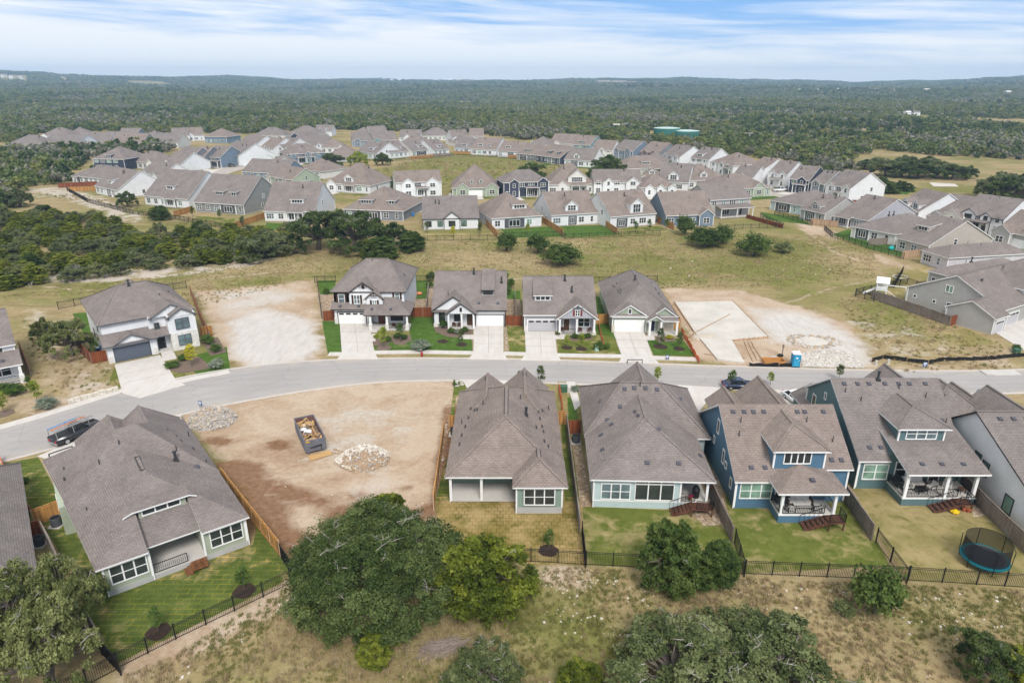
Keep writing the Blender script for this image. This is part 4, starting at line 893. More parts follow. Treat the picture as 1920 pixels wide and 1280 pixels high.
for x in (2.8,5.1,7.2): h.post(x,-1.75,.25,2.85,.15,mat=WHITE)
h.deck(2.6,7.4,-1.9,0,.25,side=1); h.garage(9.95,0,4.9,2.15); m=MB(); m.box(0,.0+2.6,-.36,-.28,-.2,.75); m.build('stone_skirt',WSTONE,h.t)
h.shed_dormer(9.6,1.9,2.6,zs,1.1,.6,.40,2,wall=None)
for x in (8.0,11.4): h.vent(x,1.0,zs(1.0),(0,.6))
h.vent(6.9,7.2,zs(7.2),(0,.6),'flue'); h.vent(12.0,5.3,zs(5.3),(0,.6),'flue'); h.vent(2.5,2.4,zs(2.4)+.4,(0,.6),'pipe'); h.finish()
# -- pale grey with red shutters
h=House('single_storey_house','pale grey gabled house with small red shutters and rocking chairs on its porch','house',2.2,112.0,0,wall=W['lilac'],fine=True)
h.block(0,12.2,0,15.0,3.15,'x',.6); zs=lambda y:3.15+.6*(y+.45)
zg=h.front_gable(5.7,12.2,-1.9,2.95,.74,3.15,.6,wall=False,sink=0); 
h.window(8.95,-1.9,4.0,.7,.9,cols=2,shutters=planks('red_shutters',(.20,.035,.025))); m=MB(); m.bar((8.1,-2.2,5.0),(9.8,-2.2,5.0),.12); m.bar((8.95,-2.2,4.9),(8.95,-2.2,5.6),.12); m.build('gable_bracket',DARKGREY,h.t)
for x in (6.0,8.9,11.9): h.post(x,-1.7,.2,2.85,.15,base=WSTONE if x!=8.9 else None,bh=.4)
h.deck(5.8,12.2,-1.9,0,.2,side=1); h.door(7.3,0,.2,mat=plain('walnut_door',(.08,.04,.02),.4)); h.window(10.3,0,1.7,1.9,1.5,cols=2); h.garage(3.0,0,4.9,2.1,mat=plain('pale_grey_garage',(.44,.43,.45),.5,.05),lights=4)
m=MB(); m.box(-.1,.45,-.12,.1,-.2,1.1); m.build('pillar_base',WSTONE,h.t)
h.shed_dormer(3.2,2.9,2.3,zs,1.15,.6,.36,3,glass=GLASS); h.rail([(6.2,-1.8),(8.7,-1.8)],.2)
h.vent(7.3,6.6,zs(6.6),(0,.6),'flue'); h.vent(8.4,4.2,zs(4.2),(0,.6),'flue'); h.finish()
# -- sage with hip
h=House('single_storey_house','dark sage house with tall front-to-back hipped roof and three white-edged gables','house',17.3,111.6,math.radians(-1),wall=W['sage'],sh=2,fine=True)
h.hip(-.45,11.3,-.4,21,3.1,(5.4,5.4),(5.4,15.4),7.2); h.wbox(0,10.85,.4,20.5,-.3,3.15); zs=lambda y:3.1+.7*(y+.4)
h.front_gable(.1,5.9,0,3.05,.62,3.1,.7,wall=True,o=.3); h.front_gable(6.9,10.85,-.2,3.05,.7,3.1,.7,wall=False,o=.35); h.front_gable(6.0,8.4,-1.8,2.75,.62,3.1,.7,wall=False,o=.3)
h.roof([[(8.2,-1.9,2.75),(11.2,-1.9,2.75),(11.2,.2,3.1),(8.2,.2,3.1)]],.14); h.roof([[(.0,-.5,2.95),(6,-.5,2.95),(6,.05,3.15),(0,.05,3.15)]],.12)
h.garage(3.0,-.01,4.9,2.2); h.window(3.0,0,3.85,.5,.75,rows=1)
for x in (6.3,8.2,10.9): h.post(x,-1.65,.15,2.7,.16)
h.deck(6.0,11.2,-1.9,.4,.15,side=1); h.door(7.0,.4,.15,mat=plain('navy_door',(.02,.03,.06),.4)); h.window(9.5,.4,1.7,2.2,1.0,cols=2,rows=1)
m=MB(); m.box(.0,.5,-.14,.0,-.2,1.3); m.box(8.1,10.8,.3,.4,-.2,2.8); m.build('stone_skirt',LIME,h.t)
for x,y in ((1.6,13),(2.3,13.2),(1.8,12),(2.0,9.5),(2.4,9.3),(2.1,8.5),(2.5,8.1),(2.2,7.2),(9.2,15),(9.5,12.4),(9.3,10.6),(9.6,9.2),(9.4,8.2),(9.7,7.4)): h.vent(x,y,3.1+.7*min(x+.45,11.3-x)+.04,(.7 if x<5 else -.7,0),'slot')
h.vent(5.0,9.0,6.8,(0,0),'flue'); h.finish()
# -- rotated white two-storey with slate garage door
o=P(206,682)
h=House('two_storey_house','white two-storey house with slate garage door and white stone lower front','house',o[0],o[1],math.radians(38),wall=W['batten'],trim=DARKGREY,fine=True)
h.wbox(0,7,1.8,18,-.3,5.9); h.wbox(6.5,13.2,1.2,18,-.3,5.9); h.wbox(0,7,0,2,-.3,2.9); h.wbox(9.0,13.2,-.4,3,2.9,5.9)
h.hip(-.5,13.7,1.3,18.5,5.9,(4.5,9.9),(8.7,9.9),9.6); zs=lambda y:5.9+.43*(y-1.3)
h.front_gable(6.9,13.1,.7,5.7,.55,5.9,.43,main_o=-1.3,wall=False); h.front_gable(9.2,13.1,-.5,5.6,.6,5.9,.43,main_o=-1.3,wall=False)
h.roof([[(-.5,-.7,2.9),(7.2,-.7,2.9),(7.2,1.9,4.3),(-.5,1.9,4.3)]]); h.front_gable(1.2,5.8,-.45,3.0,.5,2.9,.54,main_o=.7,wall=False,o=.3); h.roof([[(6.9,-.5,2.95),(9.2,-.5,2.95),(9.2,1.3,4.0),(6.9,1.3,4.0)]])
m=MB(); m.box(9.1,13.22,-.5,1,-.3,2.95); m.box(-.05,.55,-.1,.1,-.2,1.1); m.box(6.4,7.0,-.1,.1,-.2,1.1); m.build('stone_front',WSTONE,h.t)
h.garage(3.4,0,4.9,2.2,mat=plain('slate_garage',(.10,.115,.15),.5,.08),trim=DARKGREY); h.window(11.1,-.5,4.4,1.9,1.6,cols=2,glass=GLASSL); h.window(11.1,-.5,1.6,1.8,1.6,cols=2,glass=GLASSL); h.window(7.6,.9,4.3,.6,.9,cols=2)
h.door(7.9,1.2,.3,mat=BLACKTRIM); h.deck(7.0,9.1,-.4,1.2,.3,side=1)
m=MB()
for i in range(4): m.box(7.2,8.9,-.4-.35*(i+1),-.4-.35*i,-.1,.3-.07*(i+1))
m.build('front_step',DRIVE,h.t); h.window(0,6,4.4,.9,1.3,face=3); h.window(0,12,1.7,.9,1.3,face=3); h.window(0,4.5,1.4,.5,.5,face=3,rows=1)
h.vent(6.0,9.3,9.3,(0,.5),'flue'); h.vent(9.7,6,7.9,(0,.4),'slot'); h.vent(11.5,8,7.6,(0,.4),'slot'); h.hip(4.5,11,17,21.5,5.2,(7.7,18),(7.7,21),7.6); h.wbox(5,10.5,17.5,21,-.2,5.2); h.finish()
# -- house at the left edge
o=P(50,714)
h=House('two_storey_house','white house with grey porch roof and square posts cut by the left edge','house',o[0]-9.6*math.cos(.66),o[1]-9.6*math.sin(.66),.66,wall=W['white'],fine=True)
h.block(0,9.2,2.4,16,5.2,'x',.5); h.roof([[(-.4,-.6,2.9),(9.7,-.6,2.9),(9.7,2.6,4.4),(-.4,2.6,4.4)]]); h.wbox(0,9.2,1.6,3,-.3,3.6)
for x in (4.6,9.2): h.post(x,-.3,.3,2.8,.18,base=WSTONE)
h.deck(0,9.5,-.5,1.7,.3,side=1); h.window(7,1.6,1.7,2.2,1.5,cols=2); h.window(7,2.4,4.7,1.6,.9,cols=2,rows=1); h.rail([(4.9,-.4),(9.0,-.4)],.3); h.vent(7.5,.6,3.5,(0,.5)); h.vent(5.5,.6,3.5,(0,.5)); h.finish()
# ------------------------------------------------------------------ the houses beyond the meadow
House.far=True
_n=[0]
R2='houses facing the street behind the meadow row'
def tract(label, L, R, ze, d, kind, wall, feats='', sl=.58, trim=WHITE, sh=None, group='houses beyond the meadow', z0=-.3):
    """L, R: the two ends of the eave that faces us, read off the photo at eave height ze"""
    if group!=R2: d=min(d*1.08,22)
    _n[0]+=1; rg=random.Random(_n[0]*17)
    a=P(*L,ze); b=P(*R,ze); rot=math.atan2(b[1]-a[1],b[0]-a[0]); og=.3 if kind in('sg',) else .45; o=.45 if kind!='fg' else .3
    wd=math.hypot(b[0]-a[0],b[1]-a[1])-2*og
    ox=a[0]+og*math.cos(rot)-o*math.sin(rot); oy=a[1]+og*math.sin(rot)+o*math.cos(rot)
    two=ze>4.4
    h=House('two_storey_house' if two else 'single_storey_house',label,'house',ox,oy,rot,group,W[wall],trim,rg.randrange(3) if sh is None else sh)
    w=wd
    if kind=='sg': zr=h.block(0,w,0,d,ze,'x',sl,o=.45,z0=z0,found=.2)
    elif kind=='hip': zr=h.block(0,w,0,d,ze,'x' if w>=d else 'y',sl,gable=False,z0=z0,found=.2)
    else: zr=h.block(0,w,0,d,ze,'y',sl,o=.45,z0=z0,found=.2)
    zs=lambda y:min(ze+sl*(y+.45), zr)
    occ=[]; occ2=[]
    for f in feats.split():
        q=f.split(':'); k=q[0]; v=[float(x) for x in q[1:]]
        x=v[0]*w if v else 0
        if k=='sd': h.shed_dormer(x,v[1],v[2] if len(v)>2 else 1.6,zs,1.35,sl,.14,max(2,int(v[1]/1.0)))
        elif k=='gd': h.gable_dormer(x,v[1],v[2] if len(v)>2 else .9,zs,1.0 if len(v)<4 else v[3],sl,.8,max(1,int(v[1]/1.2)))
        elif k=='fg':
            w2=v[1]/2; pr=-v[2]; z_=ze if len(v)<4 else v[3]
            h.front_gable(x-w2,x+w2,pr,z_,.75,ze,sl,o=.3,found=0); occ.append((x-w2,x+w2))
            if z_>4.4:
                h.window(x,pr,4.3,.9*(2 if v[1]>4 else 1),1.3,cols=2 if v[1]>4 else 1); h.window(x,pr,1.5,.95*(2 if v[1]>4 else 1),1.5,cols=2 if v[1]>4 else 1); occ2.append((x-w2,x+w2))
            elif v[1]>5.6: h.garage(x,pr,min(4.9,v[1]-.8),2.1); h.window(x,pr,3.5,.7,.7,rows=1)
            else: h.window(x,pr,1.7,.9*(2 if v[1]>3 else 1),1.5,cols=2 if v[1]>3 else 1)
        elif k=='ga': h.garage(x,0,4.9,2.1,lights=4 if rg.random()<.5 else 0); occ.append((x-2.7,x+2.7))
        elif k=='po':                                         # porch under its own lean-to roof
            w2=v[1]/2; dp=v[2] if len(v)>2 else 2.6; zt=min(ze,3.2)+.75 if two else ze+.35
            z1=zt-.25*dp*1.0 if two else ze-.22*(dp-.45)
            h.roof([[(x-w2-.3,-dp-.3,z1),(x+w2+.3,-dp-.3,z1),(x+w2+.3,.1 if two else .0,zt),(x-w2-.3,.1 if two else .0,zt)]],.14)
            for i in range(3 if v[1]>5 else 2): h.post(x-w2+.1+(v[1]-.2)*i/(2 if v[1]>5 else 1),-dp+.1,.1,z1-.1,.12)
            h.deck(x-w2,x+w2,-dp,0,.25,side=1); h.window(x-v[1]*.18,0,1.55,min(2.6,v[1]*.45),1.8,cols=3,rows=1); h.door(x+v[1]*.3,0,.25); occ.append((x-w2,x+w2))
        elif k=='rp':                                         # recessed porch: flat dark panel painted as its shade, posts either side
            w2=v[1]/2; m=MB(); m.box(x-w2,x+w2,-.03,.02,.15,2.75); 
            m2=m.build('porch_shade_panel',DARKGREY,h.t); h.post(x-w2,-.05,.0,2.75,.13); h.post(x+w2,-.05,.0,2.75,.13)
            h.window(x,-.03,1.5,v[1]*.5,1.7,cols=3,rows=1); occ.append((x-w2-.3,x+w2+.3))
        elif k=='band': h.roof([[(-.4,-1.5,3.05),(w+.4,-1.5,3.05),(w+.4,.05,3.8),(-.4,.05,3.8)]],.14); h.wbox(0,w,-1.0,.2,-.2,3.05)
        elif k=='ef':                                         # lower wing beside the main block
            x0=v[0]; x1=v[1]; h.block(min(x0,x1),max(x0,x1),v[2],v[3],3.0,'x' if abs(x1-x0)>v[3]-v[2] else 'y',.5,gable=False,found=.2)
        elif k=='rw': h.window(w,d*v[0],v[1],1.0 if len(v)<3 else v[2],1.3,face=1,cols=1 if len(v)<3 else 2)
        elif k=='lw': h.window(0,d*v[0],v[1],1.0,1.3,face=3)
    # the remaining wall gets windows
    def fill(z,hh,oc,y0=0):
        x=1.6
        while x<w-1.2:
            if all(x+1.1<a_ or x-1.1>b_ for a_,b_ in oc): 
                n=rg.choice((2,2,3)) if w-x>3 else 1; h.window(x,y0,z,.75*n,hh,cols=n,glass=rg.choice((GLASS,GLASS,GLASSL,GLASSG))); x+=3.4
            else: x+=.5
    if kind!='fg': fill(1.65,1.5,occ,-1.0 if 'band' in feats else 0)
    if two and kind!='fg': fill(4.4,1.25,occ2)
    if kind=='fg': h.window(w/2,0,ze+.3 if not two else 4.4,.9,1.2); fill(1.65,1.4,occ)
    for i in range(rg.randint(1,3)):
        x=rg.uniform(.2,.8)*w; y=rg.uniform(.3,.46)*d
        h.vent(x,y,(zs(y) if kind!='fg' else ze+sl*(min(x,w-x)+.45)),(0,sl),rg.choice(('pipe','pipe','flue')))
    h.finish()
    c_,s_=math.cos(rot),math.sin(rot); LW_=lambda x_,y_:(ox+x_*c_-y_*s_,oy+x_*s_+y_*c_)
    if group in YARD:
        gx=None
        for f in feats.split():
            if f.startswith('ga') or (f.startswith('fg') and float(f.split(':')[2])>5.6): gx=float(f.split(':')[1])*w
        if gx is None and group!=R6: gx=w*.2
        if group not in (R6,): sheet('driveway',[LW_(gx-2.5,-.9),LW_(gx+2.5,-.9),LW_(gx+2.8,-7.5),LW_(gx-2.8,-7.5)],.075+.0007*_n[0],DRIVE,px=False)
        sheet('lawn',[LW_(-1.2,-.9),LW_(w+1.2,-.9),LW_(w+1.2,-6.2),LW_(-1.2,-6.2)],.045+.0003*_n[0],LW['lush' if rg.random()<.5 else 'patchy'],px=False)
    return h
R3='houses on the diagonal street at right'; R5='houses around the western street'; R6='houses backing on to the inner green'; YARD=(R2,R3,R5,R6)
T=tract
R2='houses facing the street behind the meadow row'
ROWD='houses along the far side of the meadow'
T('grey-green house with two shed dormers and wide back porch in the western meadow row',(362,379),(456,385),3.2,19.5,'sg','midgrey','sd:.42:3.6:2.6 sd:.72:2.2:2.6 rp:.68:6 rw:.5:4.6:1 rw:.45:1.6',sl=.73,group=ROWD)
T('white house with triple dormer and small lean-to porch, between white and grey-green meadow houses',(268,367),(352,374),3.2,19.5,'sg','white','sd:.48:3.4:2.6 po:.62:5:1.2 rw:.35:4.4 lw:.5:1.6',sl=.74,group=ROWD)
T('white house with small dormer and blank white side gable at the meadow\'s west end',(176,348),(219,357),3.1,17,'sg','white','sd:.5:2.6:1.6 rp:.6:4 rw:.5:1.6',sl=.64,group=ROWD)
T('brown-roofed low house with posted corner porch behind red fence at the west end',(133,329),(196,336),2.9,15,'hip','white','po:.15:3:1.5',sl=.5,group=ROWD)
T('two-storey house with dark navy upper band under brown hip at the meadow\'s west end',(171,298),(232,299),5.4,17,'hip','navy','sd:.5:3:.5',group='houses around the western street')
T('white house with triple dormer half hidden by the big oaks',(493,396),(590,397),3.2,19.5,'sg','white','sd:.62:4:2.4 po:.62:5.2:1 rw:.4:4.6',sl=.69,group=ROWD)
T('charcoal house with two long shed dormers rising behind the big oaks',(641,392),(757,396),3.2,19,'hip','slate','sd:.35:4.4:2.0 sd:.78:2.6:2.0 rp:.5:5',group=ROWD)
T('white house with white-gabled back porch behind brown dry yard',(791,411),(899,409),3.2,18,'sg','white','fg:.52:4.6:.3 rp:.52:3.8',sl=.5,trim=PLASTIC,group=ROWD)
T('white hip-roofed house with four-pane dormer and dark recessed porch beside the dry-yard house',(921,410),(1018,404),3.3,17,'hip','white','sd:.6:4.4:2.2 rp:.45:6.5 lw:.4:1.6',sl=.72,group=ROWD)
T('white house with single gabled triple-window dormer and mown green yard',(1034,404),(1123,399),3.4,16,'sg','white','gd:.45:4.0:.8:1.6 rp:.45:3 lw:.5:4.0 lw:.3:1.6',sl=.62,group=ROWD)
T('white house with tall gabled dormer at right and three young staked trees behind',(1145,407),(1232,400),3.5,16,'sg','white','gd:.58:4.2:.3:2.6 rp:.25:4 lw:.3:4.0 lw:.55:4.0',sl=.66,group=ROWD)
T('slate blue house with blue gable facing the clump of round junipers',(1249,405),(1340,402),3.3,15,'sg','steel','fg:.83:4.4:1.2 lw:.5:1.6',sl=.68,group=ROWD)
T('grey two-storey house with lower wraparound porch roof at the east end of the meadow row',(1332,376),(1410,371),5.5,13,'sg','grey','po:.55:12:3.2 lw:.4:4.5',sl=.55,group=ROWD)
# second row, fronts towards us
R2='houses facing the street behind the meadow row'
T('sage green house with broad front gable wall facing the camera',(547,338),(602,332),3.3,18,'fg','sage','',sl=.62,group=R2)
T('small cream gabled porch house tucked left of the sage gable',(497,329),(540,338),3.0,11,'sg','greige','fg:.2:3:.6 po:.55:3:1 fg:.85:2.6:.5',group=R2)
T('tall hip-roofed white house with one white three-window gable dormer',(610,343),(694,348),3.3,17,'hip','white','gd:.5:4:.6:1.4 fg:.12:4:.6 po:.55:5:1.4 rw:.3:1.8',sl=.8,group=R2)
T('white two-storey house with paired front gables and a white car on its drive',(741,343),(829,340),5.5,12,'sg','batten','fg:.26:4.4:.8:5.3 fg:.8:4.6:.8:5.3 po:.58:4.5:1.6',sl=.55,group=R2)
T('steep brown hip-roofed house with two tiny twin dormers over sage gables',(846,353),(937,352),3.2,18,'hip','sage','gd:.42:1.5:1.2:1.0 gd:.62:1.5:1.2:1.0 fg:.22:4.6:.8 fg:.86:4.6:.6 ga:.5',sl=.85,group=R2)
T('navy and white two-storey house with white gables at both ends',(943,343),(1032,340),5.5,12,'hip','navy','fg:.22:3.6:.6:5.3 fg:.86:4.2:.6:5.3 po:.62:5:1.6 ga:.2',sl=.6,group=R2)
T('white house with one big front gable and two dark-shuttered windows',(1027,346),(1117,345),3.8,16,'hip','white2','gd:.62:7:.3:1.8 po:.66:6:1.6 fg:.3:3:.4',sl=.85,group=R2)
T('white house with stepped double roof and two peaked front gables behind blue house',(1113,342),(1204,342),4.6,12,'sg','batten','fg:.3:4:1:4.6 fg:.82:5:1:4.6',sl=.65,group=R2)
T('white house with three small boxy gables in a row',(1201,352),(1270,351),3.4,14,'hip','white','fg:.22:3:.8 fg:.55:2.6:.6 fg:.88:3:.8',sl=.6,group=R2)
T('low brown-roofed house with one strip dormer behind the round oak',(1166,317),(1262,314),3.2,16,'hip','greige','sd:.5:4:2 po:.7:4:1.4',group=R2)
T('white house with gabled dormer and long white side gable running uphill',(1232,340),(1291,343),3.3,17,'sg','white','gd:.5:4:.6:1.8 rw:.4:1.6 rw:.6:4',sl=.72,group=R2)
T('white hip-roofed house with small triple dormer and green side yard',(1290,339),(1366,336),3.4,16,'hip','white2','gd:.42:3.2:1.0:1.3 rp:.32:4',sl=.66,group=R2)
T('broad brown hip-roofed house with grey-green end gable beside the parked white truck',(1352,356),(1449,351),3.3,17,'hip','green2','fg:.75:5:.4',sl=.5,group=R2)
T('grey-brown roofed house with blue-grey end wall left of the sage gable',(452,322),(532,326),3.2,16,'sg','steel','rp:.85:3',group=R2)
T('dark-porched white house left behind the sage gable house',(385,300),(441,292),3.2,14,'sg','white','po:.5:4:1.4',group=R2) if 0 else None
# diagonal row climbing to the right
R3='houses on the diagonal street at right'
T('teal blue two-storey house first on the diagonal street',(1072,271),(1107,273),5.4,15,'sg','turq','sd:.4:3:1 rw:.4:4.4',group=R3)
T('pinkish white two-storey house second on the diagonal street',(1107,281),(1147,283),4.6,15,'sg','white2','fg:.55:4:.6:4.6 fg:.1:3.4:.8',group=R3)
T('blue two-storey house with twin blue gables third on the diagonal street',(1149,280),(1186,284),5.0,15,'sg','steel','fg:.2:3.6:.8:4.8 fg:.8:4:1:5.0 rw:.4:4.4',group=R3)
T('dark blue house with pink-edged gables fourth on the diagonal street',(1199,284),(1234,288),5.0,15,'sg','slate','fg:.3:3.6:.8:4.8 fg:.8:3.2:1 rw:.5:4.4',trim=plain('pink_trim',(.55,.36,.35),.6,.1),group=R3)
T('white two-storey house with two small gables fifth on the diagonal street',(1241,290),(1274,295),5.0,15,'sg','white','fg:.2:3:.6:4.8 fg:.8:3.6:.8:4.8',group=R3)
T('white two-storey house with long plain roof sixth on the diagonal street',(1294,296),(1329,300),5.2,15,'sg','batten','sd:.4:3:1 rw:.5:4.4',group=R3)
T('white house with hip roof and triple peaks seventh on the diagonal street',(1329,304),(1375,311),4.8,16,'hip','white','fg:.2:3:.8:4.8 fg:.55:3:.8:4.8 po:.8:4:1.4',group=R3)
T('white two-storey house with bare end gable eighth on the diagonal street',(1399,317),(1427,322),5.4,15,'sg','batten','fg:.3:3.4:.6:5 rw:.5:4.6',group=R3)
T('white two-storey house with double gables beside the dark blue pair',(1440,324),(1476,328),5.2,14,'sg','white','fg:.25:4:.6:5 fg:.78:4:.6:5 po:.5:5:2',group=R3)
T('dark blue two-storey house with brown porch in the diagonal row',(1479,335),(1518,339),5.2,14,'sg','navy','fg:.65:3.6:.6:5 po:.6:5:1.6 rw:.5:4.4',group=R3)
T('slate house with white-edged stepped gable right of the dark blue house',(1519,342),(1546,346),4.6,13,'sg','slate','fg:.4:3.2:.5 rw:.5:4',group=R3)
T('white two-storey house with big white end gable beside the wooded pasture',(1549,345),(1596,353),5.4,15,'sg','batten','fg:.2:3.8:.8:5 fg:.85:3.6:.8:5 po:.45:5:1.8 rw:.35:1.6 rw:.6:4.4',trim=WHITE,group=R3)
# the cluster at right
R4='houses curving round the east side of the meadow'
T('greyish hip-roofed house with turquoise glazed porch near the planted bank',(1442,375),(1506,386),3.2,19,'hip','mint','rp:.4:6',sl=.45,group=R4)
T('light grey house with one boxy dormer and grey end gable by the green lawn',(1499,391),(1547,401),3.2,15,'sg','grey','gd:.5:3.4:.6:1.2 rp:.4:4 rw:.6:3.8:1 rw:.2:1.4',sl=.5,group=R4)
T('lavender-grey house with wide plain end gable and scattered roof vents',(1569,402),(1628,414),3.2,20,'sg','lilac','po:.25:5:1.6',sl=.48,group=R4)
T('white-walled house with glazed back room beside the iron-fenced strip lawn',(1594,424),(1681,440),3.1,21,'hip','white2','rp:.25:4',sl=.48,group=R4)
T('grey hip-roofed house between the unfinished house and the broad grey gable',(1737,507),(1792,521),3.6,22,'hip','grey','',sl=.48,sh=0,group=R4)
T('beige house with lone louvred dormer and tall beige end wall',(1680,446),(1742,461),3.2,20,'sg','greige','sd:.35:3.2:4 rw:.4:3.4',sl=.48,group=R4)
wrap=plain('house_wrap',(.55,.53,.56),.7,.25,1.5); W['wrap']=wrap
T('unfinished house with bare white house-wrap wall and pale rubble beside it',(1726,468),(1779,484),3.2,20,'hip','wrap','',sl=.48,sh=0,group=R4)
T('white house with twin dormers first on the eastern street',(1676,386),(1722,398),4.2,16,'sg','white','gd:.3:3:.5:1.4 gd:.75:3:.5:1.4',group=R4)
T('cream house with three nested gables and stone porch on the eastern street',(1737,399),(1796,409),3.6,16,'sg','white2','fg:.3:3.2:.6 fg:.6:3:.3 fg:.85:5.8:.8 po:.2:4:1.8',group=R4)
T('white house with tall black-edged gable on the eastern street',(1798,399),(1882,412),4.8,15,'sg','batten','fg:.22:4.4:.8:4.8 fg:.62:3:.5:4.8 po:.45:6:2.2',trim=BLACKTRIM,group=R4)
T('grey house with open gabled porch at the right edge by two white cars',(1866,431),(1940,445),3.6,15,'sg','grey','fg:.2:5:1.5 gd:.8:2.4:.8 ga:.7',group=R4)
T('two-storey white house with louvred gable cut by the right edge',(1846,545),(1962,600),5.6,14,'fg','white','',sl=.6,group=R4) if 0 else None
# western street
R5='houses around the western street'
T('white gabled house with dark porch at the head of the western street',(303,306),(337,309),3.6,15,'sg','white','fg:.3:4:.6 po:.7:5:1.6',group=R5)
T('slate house with double white-framed windows on the western street',(322,297),(357,299),5.0,15,'sg','slate','fg:.75:4:.8:5 po:.5:6:2',group=R5)
T('blue-grey house with paired gables on the western street',(356,296),(381,297),5.0,15,'sg','slate','fg:.35:3:.6:5 fg:.8:3:.6:5 po:.5:5:2',group=R5)
T('blue house with steep white-edged gable on the western street',(381,294),(412,296),5.0,15,'sg','steel','fg:.3:4:.8:5 po:.75:5:2',group=R5)
T('white house with tall white side wall and small front gable right of the blue house',(412,285),(446,293),5.0,17,'sg','white','fg:.8:4.6:2.5',group=R5)
T('white-gabled house with paired arched windows above the western street',(440,272),(473,276),5.0,17,'sg','white','fg:.4:3.4:.6:5 fg:.75:3.4:.8:5',group=R5)
T('white house with two small paired gables right of the arched-window house',(484,276),(512,279),4.6,16,'sg','batten','fg:.5:3.4:.6:4.6 fg:.85:2:.5:4.6',group=R5)
T('white house with one steep front gable and dark side return',(512,277),(541,279),4.6,16,'sg','white','fg:.5:5:.8:4.6',group=R5)
T('house with broad white pediment above brown lower roof',(440,306),(512,300),3.4,18,'fg','white','',sl=.6,group=R5) if 0 else None
T('white-pedimented house in front of the small-gabled pair',(452,297),(512,295),3.4,18,'fg','white','',sl=.55,group=R5)
T('long blue two-storey house with timber-braced porch gable',(537,290),(612,286),4.8,14,'hip','steel','po:.45:9:3 fg:.5:3:2.9',group=R5)
T('navy-gabled house with two round-topped white windows',(527,272),(582,274),3.6,18,'fg','navy','',sl=.7,group=R5)
T('white house with tall and short front gables beside the navy gable',(576,275),(634,270),4.6,16,'sg','white','fg:.35:4:.8:4.6 fg:.8:3.4:.8:4.6',group=R5)
T('brown-roofed white house tucked behind the navy-banded house',(238,302),(292,306),3.4,14,'hip','white2','fg:.8:4:.5',group=R5)
T('white house with steep paired gables between navy-banded house and western street',(262,322),(300,330),3.6,13,'sg','white','fg:.3:3:.6 fg:.75:3:.6',group=R5)
T('grey hip-roofed house behind the grey-brown roofed house',(508,308),(560,306),3.4,13,'hip','grey','gd:.5:2.6:.8',group=R5)
T('white house half hidden between sage gable and tall hip roof',(556,318),(606,322),3.3,14,'hip','white2','rp:.5:4',group=R5)
T('brown hip-roofed house between twin-gable house and slate house of the diagonal row',(1262,325),(1300,329),3.3,13,'hip','white2','',group=R2)
T('white house behind the broad brown hip by the parked truck',(1372,330),(1412,334),3.6,13,'sg','white','fg:.5:4:.6',group=R2)
T('white brown-roofed house between the three-gable house and blue house',(1204,330),(1240,331),3.4,12,'hip','white','gd:.5:2.6:.8',group=R2)
# along the north edge of the inner green
R6='houses backing on to the inner green'
T('brown hip-roofed house with white-posted porch at the west corner of the inner green',(618,292),(673,291),3.2,17,'hip','white','po:.55:6:2',group=R6)
T('white house with triple dormer behind the yellow-green tree',(668,284),(706,288),3.4,16,'sg','white','sd:.6:3.6:1.6 rw:.4:4',group=R6)
T('white house with double box dormer and tall white side wall at left',(731,287),(770,283),3.2,17,'sg','white','sd:.4:3.2:2 sd:.75:1.8:2 lw:.5:2',group=R6)
T('white house with wide dark porch and four-pane dormer on the inner green',(773,284),(812,280),3.2,16,'sg','white2','sd:.55:3.6:2 rp:.45:8',group=R6)
T('white house with small dormer right of the dark porch house',(814,282),(843,279),3.2,16,'sg','white','sd:.5:2.6:1.6',group=R6)
T('white two-storey-fronted house with four-window dormer on the inner green',(851,276),(884,278),3.6,15,'sg','white','sd:.5:4:.8 rp:.7:3',group=R6)
T('big white house with two roof windows and low double dormer',(883,279),(930,281),3.4,18,'sg','white','sd:.3:3:2 sd:.65:1.8:2 rw:.4:2 rw:.7:2',group=R6)
T('white house with three-pane dormer before a cedar fence',(932,283),(974,285),3.3,15,'sg','white','sd:.4:3:2 rp:.6:4',group=R6)
T('grey house with long dormer and open back porch left of the navy house',(968,288),(1007,291),3.3,15,'sg','midgrey','sd:.4:3.8:1.6 rp:.3:5',group=R6)
T('navy house with low paired dormers and navy end gable on the inner green',(1002,291),(1049,297),3.3,17,'sg','navy','sd:.45:2.6:2 sd:.8:1.6:2 rp:.6:3 rw:.4:2',group=R6)
T('white house with single gabled dormer at the east corner of the inner green',(1057,299),(1112,302),3.3,16,'sg','white','gd:.4:3:.8:1.4 rp:.35:4',group=R6)
